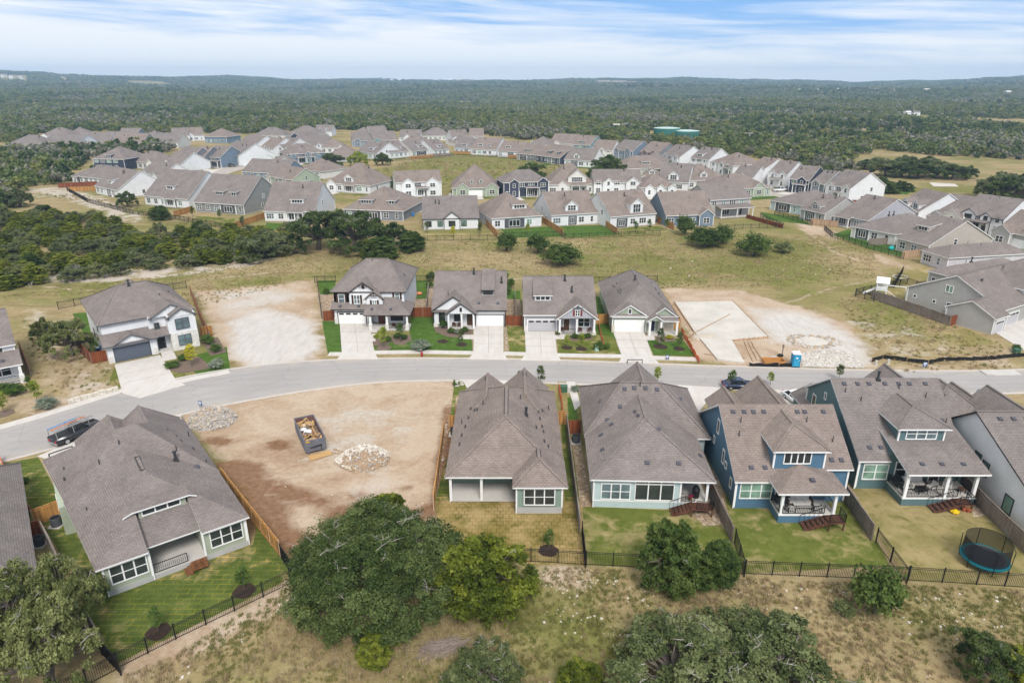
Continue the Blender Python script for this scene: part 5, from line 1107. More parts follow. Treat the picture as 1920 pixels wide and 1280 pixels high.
# back rows against the woods
R7='roofs in the rear rows before the woods'
def back(lst):
    for lab,L,R,ze,d,kind,wall,f in lst: T(lab,L,R,ze,d,kind,wall,f,group=R7)
back([
 ('steep hip-roofed house behind the grey long-dormer house',(988,272),(1034,273),3.4,18,'hip','white2','gd:.2:2.4:.6'),
 ('cream-gabled house between hip roof and teal house in the rear row',(1030,268),(1076,270),3.8,16,'sg','white2','fg:.3:4.6:.6'),
 ('white house with a tall front gable and pointed windows in the rear row',(748,258),(788,258),5.2,14,'sg','white','fg:.4:5:.8:5.2'),
 ('house with three bright skylights on its brown roof',(793,255),(848,254),3.4,16,'hip','white2',''),
 ('white sharp-gabled two-storey house right of the skylight roof',(848,259),(880,258),5.2,14,'sg','white','fg:.55:4:.8:5.2 fg:.15:2.6:.6'),
 ('brown-roofed house with white end gable right of the sharp-gabled house',(879,256),(906,256),4.6,15,'sg','white','rw:.5:4'),
 ('brown-roofed house with one small white front gable in the rear row',(694,251),(728,250),4.0,15,'sg','white2','fg:.15:3:.4'),
 ('long low house with pale ridge line left of the small white gable',(657,252),(698,252),3.4,16,'hip','white2',''),
 ('house with pale blue gable above the yellow-green tree',(660,265),(708,264),3.6,16,'sg','steel','fg:.2:4:.6'),
 ('house with turquoise gable at its left end behind the double box dormer',(702,264),(748,262),3.8,16,'sg','turq','fg:.1:4:.6'),
 ('small white dormered house at the wood edge in the rear row',(590,246),(622,246),4.0,13,'sg','white','gd:.3:2.4:.6 gd:.7:2.4:.6'),
 ('house with a little white cupola on its brown roof',(538,250),(590,251),3.4,16,'hip','white2',''),
 ('long hip-roofed house left of the cupola house',(474,254),(535,254),3.2,16,'hip','white2',''),
 ('blue-grey two-storey house with hip roof beside dark trees',(381,256),(424,257),4.4,15,'hip','steel',''),
 ('pale-gabled house with green trim in the far west row',(352,254),(383,253),4.0,15,'sg','white','fg:.15:4:.6'),
 ('white-gabled house with steep roof in the far west row',(322,255),(356,254),4.2,15,'sg','white','fg:.2:4:.6'),
 ('brown hip house right of the blue-gabled house in the far west row',(288,268),(333,268),3.4,17,'sg','white2','lw:.4:2'),
 ('wide brown hip house in the middle of the far west row',(252,263),(306,263),3.4,18,'hip','lilac',''),
 ('house with pale blue gable in the far west row',(219,255),(256,255),3.6,15,'sg','steel','fg:.2:4:.5'),
 ('long house with small beige end gable in the far west row',(206,269),(268,269),3.2,17,'sg','greige','fg:.08:4:.4'),
 ('white-gabled house behind the beige gable in the far west row',(184,262),(224,263),3.6,15,'sg','white','fg:.15:4.4:.5'),
 ('house with two white left gables in the far west row',(139,267),(204,267),3.3,17,'sg','white','fg:.05:4.4:.4 fg:.26:3.6:.6'),
 ('hip-roofed white house set back among trees in the far west row',(127,251),(168,250),4.2,15,'hip','white',''),
 ('white two-storey house behind the roof with the bright panel',(73,255),(130,255),4.2,16,'hip','white','fg:.15:4:.5'),
 ('house with one bright white roof panel in the far west row',(76,270),(144,272),3.3,17,'sg','white','fg:.1:5:.5 fg:.3:4:.3'),
 ('low hip roof at the far left edge before the woods',(6,273),(72,275),3.2,18,'hip','greige',''),
 ('brown roof between turquoise gable and skylight house',(748,268),(800,268),3.6,15,'hip','white2',''),
 ('brown roof between the sharp gable and the big white house',(856,266),(900,264),3.4,13,'hip','white2','gd:.3:2.4:.6'),
 ('brown-roofed house behind the low strip-dormer house',(1196,303),(1250,305),3.2,14,'hip','greige',''),
 ('brown-roofed house behind the blue long house',(600,277),(650,276),3.4,14,'hip','white2','fg:.8:3:.4'),
 ('brown-roofed white house between tall white wall and pediment house',(446,284),(486,284),3.4,13,'hip','white2',''),
])
# grey house at right whose end gable faces us
a=P(1704,537,3.6); b=P(1883,588,3.0); rot=math.atan2(b[1]-a[1],b[0]-a[0]); wd=math.hypot(b[0]-a[0],b[1]-a[1])
House.far=False
h=House('two_storey_house','grey house with broad end gable above weathered fence and white swing set','house',a[0]+.2,a[1]+.3,rot,None,W['grey'],fine=True)
h.wm=[W['grey'],W['batten']]; h.block(0,wd-.5,0,25,3.4,'y',.5,o=.4,found=.3); xr=wd/2
h.roof([[(xr+1,10,5.2),(xr+1,15,8.7),(wd-1.2,15,8.7),(wd-1.2,10,5.2)],[(xr+1,20,5.2),(xr+1,15,8.7),(wd-1.2,15,8.7),(wd-1.2,20,5.2)]]); h.W.extrude([(wd-1.6,10.4,2.5),(wd-1.6,19.6,2.5),(wd-1.6,19.6,5.2),(wd-1.6,15,8.4),(wd-1.6,10.4,5.2)],(-3,0,0),1); h.window(wd-1.6,14,4.6,1.8,1.4,face=1,cols=2,glass=GLASSL)
h.window(7.4,0,4.9,1.2,1.2,cols=2,rows=1,glass=GLASSG); h.window(1.5,0,2.0,.5,.5,rows=1); h.window(5.2,0,1.9,.5,.5,rows=1); h.window(8.0,0,1.6,.9,1.4,rows=1)
h.block(wd-7.4,wd+.6,-4.2,-.02,2.9,'y',.5,o=.35,gable=True,found=.2)
h.gable_dormer(wd-2.6,3.2,.6,lambda y:3.2+.1,1.6,.5,.8,3) if 0 else None
m=MB(); gx=wd+.6
for y0,w_ in ((-2.2,2.6),(4.2,4.9)):
    d=MB(); xx=gx if y0<0 else wd-.5; d.box(xx-.02,xx+.06,y0-w_/2,y0+w_/2,0,2.15); g_=d.build('garage_door',plain('pale_grey_garage',(.44,.43,.45),.5,.05),h.t)
    f=MB(); f.box(xx-.02,xx+.08,y0-w_/2-.14,y0-w_/2,0,2.3); f.box(xx-.02,xx+.08,y0+w_/2,y0+w_/2+.14,0,2.3); f.box(xx-.02,xx+.08,y0-w_/2,y0+w_/2,2.15,2.3); f.build('garage_door_frame',WHITE,g_)
    p_=MB()
    for i in range(4): p_.box(xx+.0,xx+.075,y0-w_/2+w_*(i+.12)/4,y0-w_/2+w_*(i+.88)/4,1.75,2.05)
    p_.build('pane',GLASS,g_)
h.vent(wd*.62,4,6.0,(-.4,0),'flue'); h.finish()
# ------------------------------------------------------------------ vegetation
def leafmat(name, dark, mid, light, trans=.34, rough=.7):
    m,nt,b=newmat(name); g=G(nt)
    at=g.n('ShaderNodeAttribute',attribute_name='tint'); oi=g.n('ShaderNodeObjectInfo')
    f=g.math('ADD',at.outputs['Fac'],g.math('MULTIPLY',g.math('SUBTRACT',oi.outputs['Random'],.5),.35))
    c=g.ramp(f,[(.05,dark),(.5,mid),(.95,light)]); g.L(c,b.inputs['Base Color']); b.inputs['Roughness'].default_value=rough; b.inputs['Specular IOR Level'].default_value=.2
    tr=g.n('ShaderNodeBsdfTranslucent'); g.L(c,tr.inputs[0]); mx=g.n('ShaderNodeMixShader'); mx.inputs[0].default_value=trans
    g.L(b.outputs[0],mx.inputs[1]); g.L(tr.outputs[0],mx.inputs[2])
    out=[n for n in nt.nodes if n.type=='OUTPUT_MATERIAL'][0]; g.L(mx.outputs[0],out.inputs[0]); return m
OAK=leafmat('live_oak_leaves',(.028,.052,.012),(.070,.110,.028),(.160,.200,.066))
JUN=leafmat('juniper_foliage',(.062,.088,.010),(.160,.195,.020),(.30,.32,.045))
JUND=leafmat('dark_juniper_foliage',(.038,.070,.015),(.080,.128,.026),(.15,.20,.05))
GREYOAK=leafmat('grey_oak_leaves',(.062,.088,.030),(.140,.172,.062),(.245,.265,.120))
LIMEL=leafmat('lime_leaves',(.15,.20,.02),(.27,.33,.035),(.38,.42,.06)); YELL=leafmat('yellow_leaves',(.30,.28,.02),(.48,.44,.03),(.60,.54,.06))
OLIVE=leafmat('olive_oak_leaves',(.080,.102,.030),(.170,.195,.062),(.29,.305,.12))
GREYB=leafmat('grey_sage_leaves',(.14,.17,.13),(.25,.29,.21),(.36,.40,.30)); SHRUB=leafmat('shrub_leaves',(.045,.085,.016),(.085,.15,.027),(.15,.22,.05))
BARK=plain('grey_bark',(.16,.135,.115),.95,.35,3); TWIG=plain('bleached_twigs',(.34,.31,.28),.9,.25,3); DEADW=plain('dead_wood',(.20,.155,.125),.95,.3,3)
def quads_mesh(name, cen, nrm, size, tint, mat, elong=1.0):
    n=len(cen); r=RNG.normal(size=(n,3)); u=np.cross(nrm,r); u/=np.linalg.norm(u,axis=1)[:,None]+1e-9; v=np.cross(nrm,u); v/=np.linalg.norm(v,axis=1)[:,None]+1e-9
    s=size[:,None]*.5; k=RNG.uniform(.55,1.0,(n,1))*elong
    co=np.stack([cen-u*s,cen-v*s*k*.9,cen+u*s,cen+v*s*k],1).reshape(-1,3)
    me=bpy.data.meshes.new(name); me.vertices.add(4*n); me.vertices.foreach_set('co',co.reshape(-1).astype(np.float32))
    me.loops.add(4*n); me.loops.foreach_set('vertex_index',np.arange(4*n,dtype=np.int32)); me.polygons.add(n); me.polygons.foreach_set('loop_start',(np.arange(n)*4).astype(np.int32))
    me.update(calc_edges=True); a=me.attributes.new('tint','FLOAT','POINT'); a.data.foreach_set('value',np.repeat(tint,4).astype(np.float32)); me.materials.append(mat); return me
def crown_pts(clumps, rad, per, flat=.75):
    """leaf centres and outward normals over a set of clumps"""
    n=len(clumps); k=9; ax=RNG.normal(size=(n,k,3)); ax[...,2]=ax[...,2]*.8+.25; ax/=np.linalg.norm(ax,axis=2)[...,None]; ax*=RNG.uniform(.55,1.15,(n,k,1))   # leafy sprays
    pk=RNG.integers(0,k,(n,per)); t=RNG.uniform(.12,1.0,(n,per,1))**.75
    d=np.take_along_axis(ax,pk[...,None].repeat(3,2),1); j=RNG.normal(size=(n,per,3))*(.26-.10*t)
    off=(d*t+j)*rad[:,None,None]*1.15; off[...,2]*=flat
    return (clumps[:,None,:]+off).reshape(-1,3), (d+RNG.normal(size=d.shape)*.75+np.array([0,0,.5])).reshape(-1,3)
def make_tree(kind, w, h, seed, nclump, per, leaf, mat, twigs=0, trunk=True):
    """returns crown mesh and trunk mesh, standing on z = 0"""
    global RNG
    RNG=np.random.default_rng(seed); rg=random.Random(seed)
    n=nclump; R=w/2; limbs=MB()
    if kind=='oak':                                           # wide dome, lumpy outline, open underneath
        nl=max(11,int(n/13)); k=np.arange(nl); ql=np.sqrt((k+.5)/nl); al=k*2.39996+seed; lobr=1+.15*np.sin(al*3+seed)+.08*np.sin(al*5+2*seed)
        rl=ql*R*.84*lobr*RNG.uniform(.9,1.08,nl); zl=h*(.80-.46*ql**2.0)+RNG.normal(0,h*.085,nl); LR=w*RNG.uniform(.075,.135,nl)*(1.0 if n>100 else 1.3)
        pick=RNG.integers(0,nl,n); d=RNG.normal(size=(n,3)); d[:,2]=np.abs(d[:,2])*1.1-.25; d/=np.linalg.norm(d,axis=1)[:,None]
        cl=np.stack([rl*np.cos(al),rl*np.sin(al),zl],1)[pick]+d*LR[pick][:,None]*np.array([1,1,.72])*RNG.uniform(.75,1.05,(n,1))
        sk=RNG.uniform(0,1,n)<.16; a=RNG.uniform(0,2*np.pi,n); cl[sk]=np.stack([R*.80*np.cos(a),R*.80*np.sin(a),RNG.uniform(.16,.42,n)*h],1)[sk]; cl[:,2]=np.maximum(cl[:,2],h*.13); rad=RNG.uniform(.035,.07,n)*w*(1.0 if n>60 else 1.8)
    elif kind=='jun':                                         # several pointed masses, foliage to the ground
        k=rg.randint(3,5); px=RNG.uniform(-.26,.26,(k,2))*w; ph=RNG.uniform(.68,1.0,k)*h; px[0]*=.3; ph[0]=h; pick=RNG.integers(0,k,n)
        t=RNG.uniform(0,1,n)**.85; a=RNG.uniform(0,2*np.pi,n); r=(R*.62)*np.sin(np.pi*np.clip((1-t)*.62+.10,0,1))*RNG.uniform(.72,1.05,n)*(ph[pick]/h)**.5
        cl=np.stack([px[pick,0]*(1-t*.3)+r*np.cos(a),px[pick,1]*(1-t*.3)+r*np.sin(a),.07*h+t*(ph[pick]*.92)],1); rad=(RNG.uniform(.085,.145,n)*(1.12-.62*t))*w
    elif kind=='ball':
        d=RNG.normal(size=(n,3)); d/=np.linalg.norm(d,axis=1)[:,None]; d[:,2]=np.abs(d[:,2])*1.3-.3; cl=d*np.array([R*.72,R*.72,h*.40])*RNG.uniform(.6,1,(n,1)); cl[:,2]+=h*.47; rad=RNG.uniform(.14,.24,n)*w
    elif kind=='sap':                                         # young upright street tree
        t=RNG.uniform(0,1,n); a=RNG.uniform(0,2*np.pi,n); r=R*np.sin(np.pi*(t*.75+.2))*RNG.uniform(.3,.85,n); cl=np.stack([r*np.cos(a),r*np.sin(a),h*(.36+.6*t)],1); rad=RNG.uniform(.14,.24,n)*w
    c,nn=crown_pts(cl,rad,per); ci=np.repeat(np.arange(n),per)
    tint=np.clip(.5+RNG.normal(0,.2,n)+(.16*np.sin(cl[:,0]*7/w+seed)*np.sin(cl[:,1]*8/w)),0,1)[ci]+RNG.normal(0,.13,n*per)
    c[:,2]=np.maximum(c[:,2],.03*h)
    me=quads_mesh(kind+'_crown',c,nn,leaf*RNG.uniform(.6,1.35,n*per),tint,mat,1.0 if kind!='jun' else 1.25)
    if trunk:
        th=h*(.30 if kind=='oak' else .5); lean=(rg.uniform(-.06,.06)*w,rg.uniform(-.06,.06)*w)
        tr=max(.07,.035*w) if kind!='sap' else .05
        limbs.tube([(0,0,-.3),(lean[0]*.4,lean[1]*.4,th*.5),(lean[0],lean[1],th)],[tr*1.35,tr,tr*.8],8)
        ks=0 if kind=='ball' else 8 if kind=='oak' else (4 if kind=='jun' else 3)
        for i in range(ks):
            t_=cl[rg.randrange(n)]; mid=(lean[0]*.6+t_[0]*.45+rg.uniform(-.05,.05)*w,lean[1]*.6+t_[1]*.45+rg.uniform(-.05,.05)*w,th+(t_[2]-th)*.55)
            limbs.tube([(lean[0],lean[1],th*.92),mid,tuple(t_)],[tr*.6,tr*.4,tr*.12],5)
        for i in range(twigs):                                # bare sprays standing clear of the leaves
            b=c[rg.randrange(len(c))]; 
            if b[2]<h*.38: continue
            p=Vector(b); hub=Vector((lean[0],lean[1],th*.9)); kn=hub+(p-hub)*.5+Vector((rg.uniform(-.06,.06)*w,rg.uniform(-.06,.06)*w,-.04*h)); limbs.tube([hub,kn,p],[tr*.28,tr*.18,.03],4); dr=Vector((rg.uniform(-1,1),rg.uniform(-1,1),rg.uniform(.0,.75))).normalized(); L=rg.uniform(.05,.10)*w
            e=p+dr*L; limbs.tube([p-dr*L*.3,p+dr*L*.4+Vector((rg.uniform(-.1,.1),rg.uniform(-.1,.1),.06)),e],[.034,.024,.008],4,1)
            for j in range(3):
                q=p+dr*L*(.25+.22*j); limbs.tube([q,q+Vector((rg.uniform(-1,1),rg.uniform(-1,1),rg.uniform(0,.8))).normalized()*L*.45],[.022,.007],3,1)
        for i_ in range(len(limbs.sm)): pass
    return me, limbs
def plant(name,label,cat,x,y,w,h,protos,rg,group=None,z=0,rot=None):
    pass
class Proto:
    def __init__(s,kind,w,h,seed,nclump,per,leaf,mat,name,cat,twigs=0):
        s.w,s.h=w,h; s.name,s.cat=name,cat; s.me,l=make_tree(kind,w,h,seed,nclump,per,leaf,mat,twigs)
        o=l.build('trunk',[BARK,TWIG]); s.tr=o.data; bpy.data.objects.remove(o)
    def put(s,label,x,y,w=None,h=None,rot=0,group=None,z=0.0,mat=None,extra=True,name=None):
        t=thing(name or s.name,label,s.cat,x,y,z,rot,group); sx=(w or s.w)/s.w; sz=(h or s.h)/s.h; t.scale=(sx,sx,sz)
        c=bpy.data.objects.new('crown',s.me); C.objects.link(c); c.parent=t
        k=bpy.data.objects.new('trunk',s.tr); C.objects.link(k); k.parent=t
        if mat: c.material_slots[0].link='OBJECT'; c.material_slots[0].material=mat
        return t
rg=random.Random(5)
HERO=Proto('oak',15,7.5,21,620,330,.17,OAK,'live_oak','tree',120)
OAKS=[Proto('oak',10,6,s,220,190,.21,OAK,'live_oak','tree',60) for s in (31,32,33)]
JUNS=[Proto('jun',5,6,s,170,210,.15,JUN,'juniper','tree',6) for s in (41,42,43)]
BALLS=[Proto('ball',2,1.6,s,34,110,.13,SHRUB,'shrub','shrub') for s in (51,52)]
SAPS=[Proto('sap',1.8,3.4,s,30,60,.14,SHRUB,'sapling','tree') for s in (61,62)]
def at(px,py): return P(px,py)
def tree(pr,label,px,py,w,h,mat=None,group=None,name=None,rot=None):
    x,y=P(px,py); return pr.put(label,x,y,w,h,rg.uniform(0,6.28) if rot is None else rot,group,0,mat,name=name)
# foreground
tree(HERO,'huge spreading live oak with bleached twigs between the two back yards',708,1125,15.2,7.6,rot=.4)
tree(JUNS[0],'big yellow-green juniper leaning against the huge live oak',908,1138,8.2,7.2)
tree(JUNS[1],'small bright juniper at the foot of the huge live oak',700,1232,3.2,2.6)
tree(JUNS[2],'bright juniper top peeking over the far side of the huge live oak',735,1010,4.6,5.2)
tree(JUNS[1],'cone-shaped dark juniper behind the mint house fence',1252,1105,5.6,6.6,JUND)
tree(JUNS[0],'shorter dark juniper right of the cone-shaped one by the fence',1338,1092,4.6,4.4,JUND)
tree(BALLS[0],'rounded dark green tree on the stony slope below the blue house',1640,1150,4.6,4.6,JUND,name='juniper')
tree(OAKS[0],'wide grey-green live oak with bleached limbs at the bottom edge',1285,1288,11.5,4.9,GREYOAK)
tree(OAKS[1],'grey-green live oak right of the widest one at the bottom edge',1430,1292,11.0,4.7,GREYOAK)
tree(OAKS[2],'pale grey-green scrub oak at the bottom edge below the brush pile',912,1296,6.6,3.4,GREYOAK)
tree(JUNS[2],'bright juniper between scrub oak and wide oak at the bottom edge',1085,1300,3.4,3.0)
tree(OAKS[1],'dark scrub oak at the lower right corner',1845,1268,5.0,3.6); tree(JUNS[0],'yellow-green juniper in the lower right corner',1915,1278,3.6,3.2)
tree(OAKS[0],'bushy olive oak overlapping the cut-off roof at lower left',128,1172,6.6,6.6,OLIVE); tree(OAKS[2],'dense olive oak filling the lower left edge',45,1205,7.4,7.0,OLIVE); tree(OAKS[1],'tall olive oak in the lower left corner',95,1290,8.0,7.4,OLIVE); tree(JUNS[1],'dark juniper hugging the left frame edge',-12,1150,4.6,5.4,JUND)
tree(OAKS[2],'leaning open oak in the vacant lot beside the slate-garage house',135,668,8.2,6.6,OLIVE); tree(OAKS[0],'smaller open oak behind the leaning one',85,640,4.6,4.2,OLIVE)
tree(BALLS[1],'low grey juniper scrub beside the round tree on the slope',1580,1150,2.0,1.2,GREYOAK)
# saplings and garden plants
def sap(px,py,lab,h=3.2,mat=None,w=None,pr=None): return tree(pr or SAPS[rg.randrange(2)],lab,px,py,w or h*.5,h,mat)
MUL=[]
def ring(px,py,r,lab,mat=MULCH):
    x,y=P(px,py); m=MB(); n=18
    m.add([(x,y,.12)]+[(x+r*math.cos(i*6.283/n)*(1+.08*math.sin(i*2.1)),y+r*math.sin(i*6.283/n)*(1+.07*math.cos(i*1.7)),.03) for i in range(n)],[(0,1+i,1+(i+1)%n) for i in range(n)])
    tag(m.build('mulch_ring',mat),lab,'mulch ring',group='mulch rings round young trees')
for px,py,h_,mt,lab,mm in ((458,1108,2.6,SHRUB,'young tree at the right of the sage house back lawn',MULCH),(297,1184,2.5,SHRUB,'young tree at the left of the sage house back lawn',MULCH),(1028,1032,2.4,SHRUB,'young tree on the browned sod squares',MULCH),
  (720,652,3.6,LIMEL,'lime-leaved young tree before the two-storey white house',BED),(751,642,3.4,SHRUB,'thin young tree right of the lime-leaved one',BED),(830,640,.5,SHRUB,'stub of a young tree at left of the black-trim lawn',MULCH),(866,646,2.8,OAK,'young oak in front of the black-trim porch',MULCH),
  (1063,652,2.4,LIMEL,'staked lime sapling left before the rocking-chair porch',MULCH),(1090,654,2.6,LIMEL,'staked lime sapling right before the rocking-chair porch',MULCH),(1238,650,3.2,OAK,'young oak left on the dark sage house lawn',MULCH),(1273,654,2.9,OAK,'young oak right on the dark sage house lawn',MULCH),
  (360,688,3.8,YELL,'bright yellow young tree beside the slate garage drive',BED),(8,775,3.2,LIMEL,'yellow-green young tree at the left edge by the sidewalk',BED)):
    sap(px,py,lab,h_,mt); ring(px,py,.95 if h_<3 else 1.2,'mulch ring under the '+lab,mm)
for px,py,h_,mt,lab in ((1014,722,3.0,OAK,'slim conifer-like sapling on the kerb left of the mint house'),(1232,718,2.6,LIMEL,'lime sapling at the kerb right of the mint house'),(974,722,2.2,OAK,'slim sapling peeking over the grey-green house ridge'),(1370,726,2.8,SHRUB,'sapling in front of the dark blue car'),(1572,712,2.6,OAK,'thin sapling behind the teal house ridge'),(1444,722,2.2,LIMEL,'thin sapling behind the blue house ridge'),
  (72,757,3.4,LIMEL,'bright bushy young tree left of the stone wall'),(58,735,2.4,SHRUB,'dark bush behind the bright young tree at left')): sap(px,py,lab,h_,mt)
for px,py,w_,h_,mt,lab in ((790,668-12,3.6,1.7,GREYB,'grey-leaved shrub mound beside the fire hydrant'),(406,690,2.6,1.5,GREYB,'pale flowering shrub at the corner by the stone-fronted house'),(88,765,3.0,1.6,GREYB,'feathery grass clump right of the left driveway'),(390,645,2.4,1.8,SHRUB,'green shrub against the stone-fronted house'),(405,660,2.0,1.5,SHRUB,'second green shrub beside the stone-fronted house'),(322,688,2.6,.9,SHRUB,'low spreading shrub beside the front steps'),(345,675,2.0,1.0,SHRUB,'low shrub under the stone-fronted window'),(30,740,3.0,1.6,SHRUB,'tall grassy shrub below the left porch'),(10,735,2.6,1.4,SHRUB,'grassy shrub at the left edge under the porch'),
  (728,640,1.4,1.0,SHRUB,'shrub left in the white two-storey house bed'),(745,634,1.5,1.0,SHRUB,'shrub second in the white two-storey house bed'),(758,636,1.3,.9,SHRUB,'shrub right in the white two-storey house bed'),(706,634,1.2,.8,LIMEL,'lime shrub beside the white porch step'),(832,614,1.9,1.4,SHRUB,'round shrub under the black-trim window'),(846,624,1.5,1.0,SHRUB,'shrub by the black-trim porch post'),(858,626,1.4,.9,GREYB,'pale shrub before the black-trim porch'),(872,622,1.4,1.0,SHRUB,'shrub at the black-trim porch steps'),
  (1078,634,1.5,.9,SHRUB,'shrub left before the rocking-chair porch'),(1092,634,1.5,.9,SHRUB,'shrub middle before the rocking-chair porch'),(1102,633,1.4,.9,SHRUB,'shrub right before the rocking-chair porch'),(1047,628,1.0,.7,SHRUB,'small shrub at the grey garage corner'),(1122,656,2.0,1.5,SHRUB,'shrub beside the green utility box'),(1138,654,1.3,.9,SHRUB,'low shrub right of the green utility box'),(1255,634,1.6,.6,YELL,'yellow-green low shrub before the dark sage porch'),
  (950,552,2.4,1.9,SHRUB,'clipped round shrub between black-trim and red-shutter houses, nearest'),(956,540,2.6,2.2,SHRUB,'taller shrub behind the clipped round one'),(943,528,3.2,2.6,SHRUB,'big shrub at the back corner of the black-trim house'),(806,540,2.0,1.6,SHRUB,'shrub against the black-trim house back corner'),(808,527,2.4,2.2,OAK,'bush at the fence behind the black-trim house'),(613,552,1.6,1.3,SHRUB,'potted shrub behind the white two-storey house'),
  (1078,734,1.4,1.0,GREYB,'grey shrub beside the kerb utility box'),(855,722,1.2,.8,SHRUB,'shrub by the twin utility boxes'),(45,905,1.2,.7,SHRUB,'shrub beside the pale utility box on the left lawn'),(1905,658,1.5,1.2,SHRUB,'shrub at the right edge by the silt fence')):
    tree(BALLS[rg.randrange(2)],lab,px,py,w_,h_,mt)
# meadow trees
tree(OAKS[1],'left of two great oaks in front of the white dormered house',597,468,17,10.8); tree(OAKS[2],'right of two great oaks in front of the charcoal house',668,472,17,11.2); tree(OAKS[0],'oak at the right shoulder of the great oak pair',735,462,11,6.5)
tree(JUNS[0],'juniper mass at the right foot of the great oaks',770,470,9,5.2,JUND); tree(JUNS[1],'dark juniper below the great oaks',712,486,9,5.5,JUND); tree(JUNS[2],'juniper skirt under the right great oak',690,482,6.5,4.5)
tree(OAKS[2],'open grey oak left of the great oak pair',478,488,12,6.5,GREYOAK); tree(OAKS[0],'grey oak beside the open one at the thicket end',522,478,10,6.0,GREYOAK)
tree(BALLS[0],'first round juniper from the left on the meadow',949,471,6.0,5.0,JUND,name='juniper'); tree(BALLS[1],'second round juniper on the meadow, behind the widest',1008,474,7.0,5.0,JUND,name='juniper'); tree(BALLS[0],'widest low juniper on the meadow',1052,496,10.5,5.2,JUND,name='juniper')
tree(BALLS[1],'tall juniper at the blue house fence',1283,440,6.5,5.6,JUND,name='juniper'); tree(BALLS[0],'broad juniper in the middle of the eastern clump',1322,462,11.0,5.2,JUND,name='juniper'); tree(BALLS[1],'round juniper right of the broad one',1354,456,6.5,5.0,JUND,name='juniper'); tree(BALLS[1],'large lone juniper at the east of the meadow',1413,479,9.4,5.6,JUND,name='juniper'); tree(BALLS[0],'small grey bush right of the large lone juniper',1468,474,5.2,3.0,GREYOAK,name='juniper')
tree(OAKS[0],'small open oak on the track at far left',38,388,9,6.5,GREYOAK); tree(OAKS[1],'low oak above the thicket at left',82,412,8,5.0); tree(JUNS[0],'round juniper at the iron fence before the white dormered house',300,413,7,4.6,JUND)
tree(OAKS[2],'oak behind the iron fence of the western white house',240,388,8,5.5); tree(OAKS[1],'dark oak in the yard of the brown-roofed corner house',184,340,8.5,7.0)
tree(OAKS[0],'great round oak on the inner green behind the white gables',1139,332,17,10.0,JUND); tree(OAKS[1],'oak at the left foot of the great round oak',1118,336,9,5.5,JUND); tree(OAKS[2],'oak on the inner green above the navy and white house',998,338,14,8.0,JUND)
tree(OAKS[0],'dark oak at the west corner of the inner green',718,310,10,6.5,JUND); tree(OAKS[1],'yellow-green tree beside the dark oak of the inner green',672,312,11,7.5,LIMEL); tree(OAKS[2],'green tree left of the yellow-green one',622,316,13,8.0); tree(JUNS[0],'juniper beside the tall hip roof',703,345,7,6,JUND); tree(JUNS[1],'juniper between hip roof and paired-gable house',740,352,5,4.5,JUND)
for i,(px,py,w_,h_) in enumerate(((1650,352,8,4.5),(1668,362,9,4.5),(1690,358,8,4))): tree(JUNS[i%3],('left','middle','right')[i]+' of three low junipers by the white end gable',px,py,w_,h_,JUND)
for i,(px,py,w_,h_) in enumerate(((1622,318,10,5),(1660,330,16,8),(1690,332,16,8.5),(1722,334,17,8),(1752,332,17,8),(1785,336,15,7),(1812,334,10,5.5),(1640,318,12,6),(1700,318,14,7),(1740,320,14,7),(1862,372,15,9),(1895,378,17,10),(1918,372,16,9.5),(1888,355,13,7),(1604,332,5,3.5))):
    tree(OAKS[i%3],['tiny round oak at the left tip of the pasture grove','oak in the pasture grove front, first from left','oak in the pasture grove front, second from left','oak in the pasture grove front, third from left','oak in the pasture grove front, fourth from left','oak in the pasture grove front, fifth from left','small oak at the right tip of the pasture grove','oak at the back left of the pasture grove','oak at the back middle of the pasture grove','oak at the back right of the pasture grove','left dark oak at the right edge above the eastern street','tallest dark oak at the right edge above the eastern street','dark oak cut by the right edge above the eastern street','oak behind the dark right-edge oaks','small bush beside the pasture track'][i],px,py,w_,h_,(OAK,GREYOAK,OAK)[i%3])
# young trees in the meadow-row yards
for i,(px,py,mt) in enumerate(((800,437,GREYOAK),(850,446,YELL),(900,440,OAK),(989,441,LIMEL),(1192,436,SHRUB),(1217,433,SHRUB),(1249,431,SHRUB),(413,412,SHRUB),(362,407,SHRUB),(455,425,GREYOAK))):
    sap(px,py,('young tree at the left of the dry yard','reddish sapling in the middle of the dry yard','young tree at the right of the dry yard','pale sapling on the green back lawn','left of three staked saplings behind the tall dormer house','middle of three staked saplings behind the tall dormer house','right of three staked saplings behind the tall dormer house','sapling behind the grey-green porch','sapling left of the grey-green porch','grey sapling at the iron fence corner')[i],3.4,mt)
# thicket at left: trees that can be told apart at the edge, placed by rejection
THK=PP([(-60,552),(60,536),(330,503),(480,492),(535,474),(545,440),(440,436),(330,438),(255,452),(205,415),(110,410),(-60,408)])
def inside(x,y,poly):
    c=False; n=len(poly)
    for i in range(n):
        (ax,ay),(bx,by)=poly[i],poly[(i+1)%n]
        if (ay>y)!=(by>y) and x<(bx-ax)*(y-ay)/(by-ay+1e-12)+ax: c=not c
    return c
pts=[]; bb=(min(p[0] for p in THK),max(p[0] for p in THK),min(p[1] for p in THK),max(p[1] for p in THK))
for _ in range(6000):
    x=rg.uniform(bb[0],bb[1]); y=rg.uniform(bb[2],bb[3])
    if inside(x,y,THK) and all((x-a)**2+(y-b)**2>3.9**2 for a,b in pts): pts.append((x,y))
TG=('yellow-green juniper in the dense thicket left of the meadow','dark juniper in the dense thicket left of the meadow','green oak in the dense thicket left of the meadow','grey-leaved oak in the dense thicket left of the meadow')
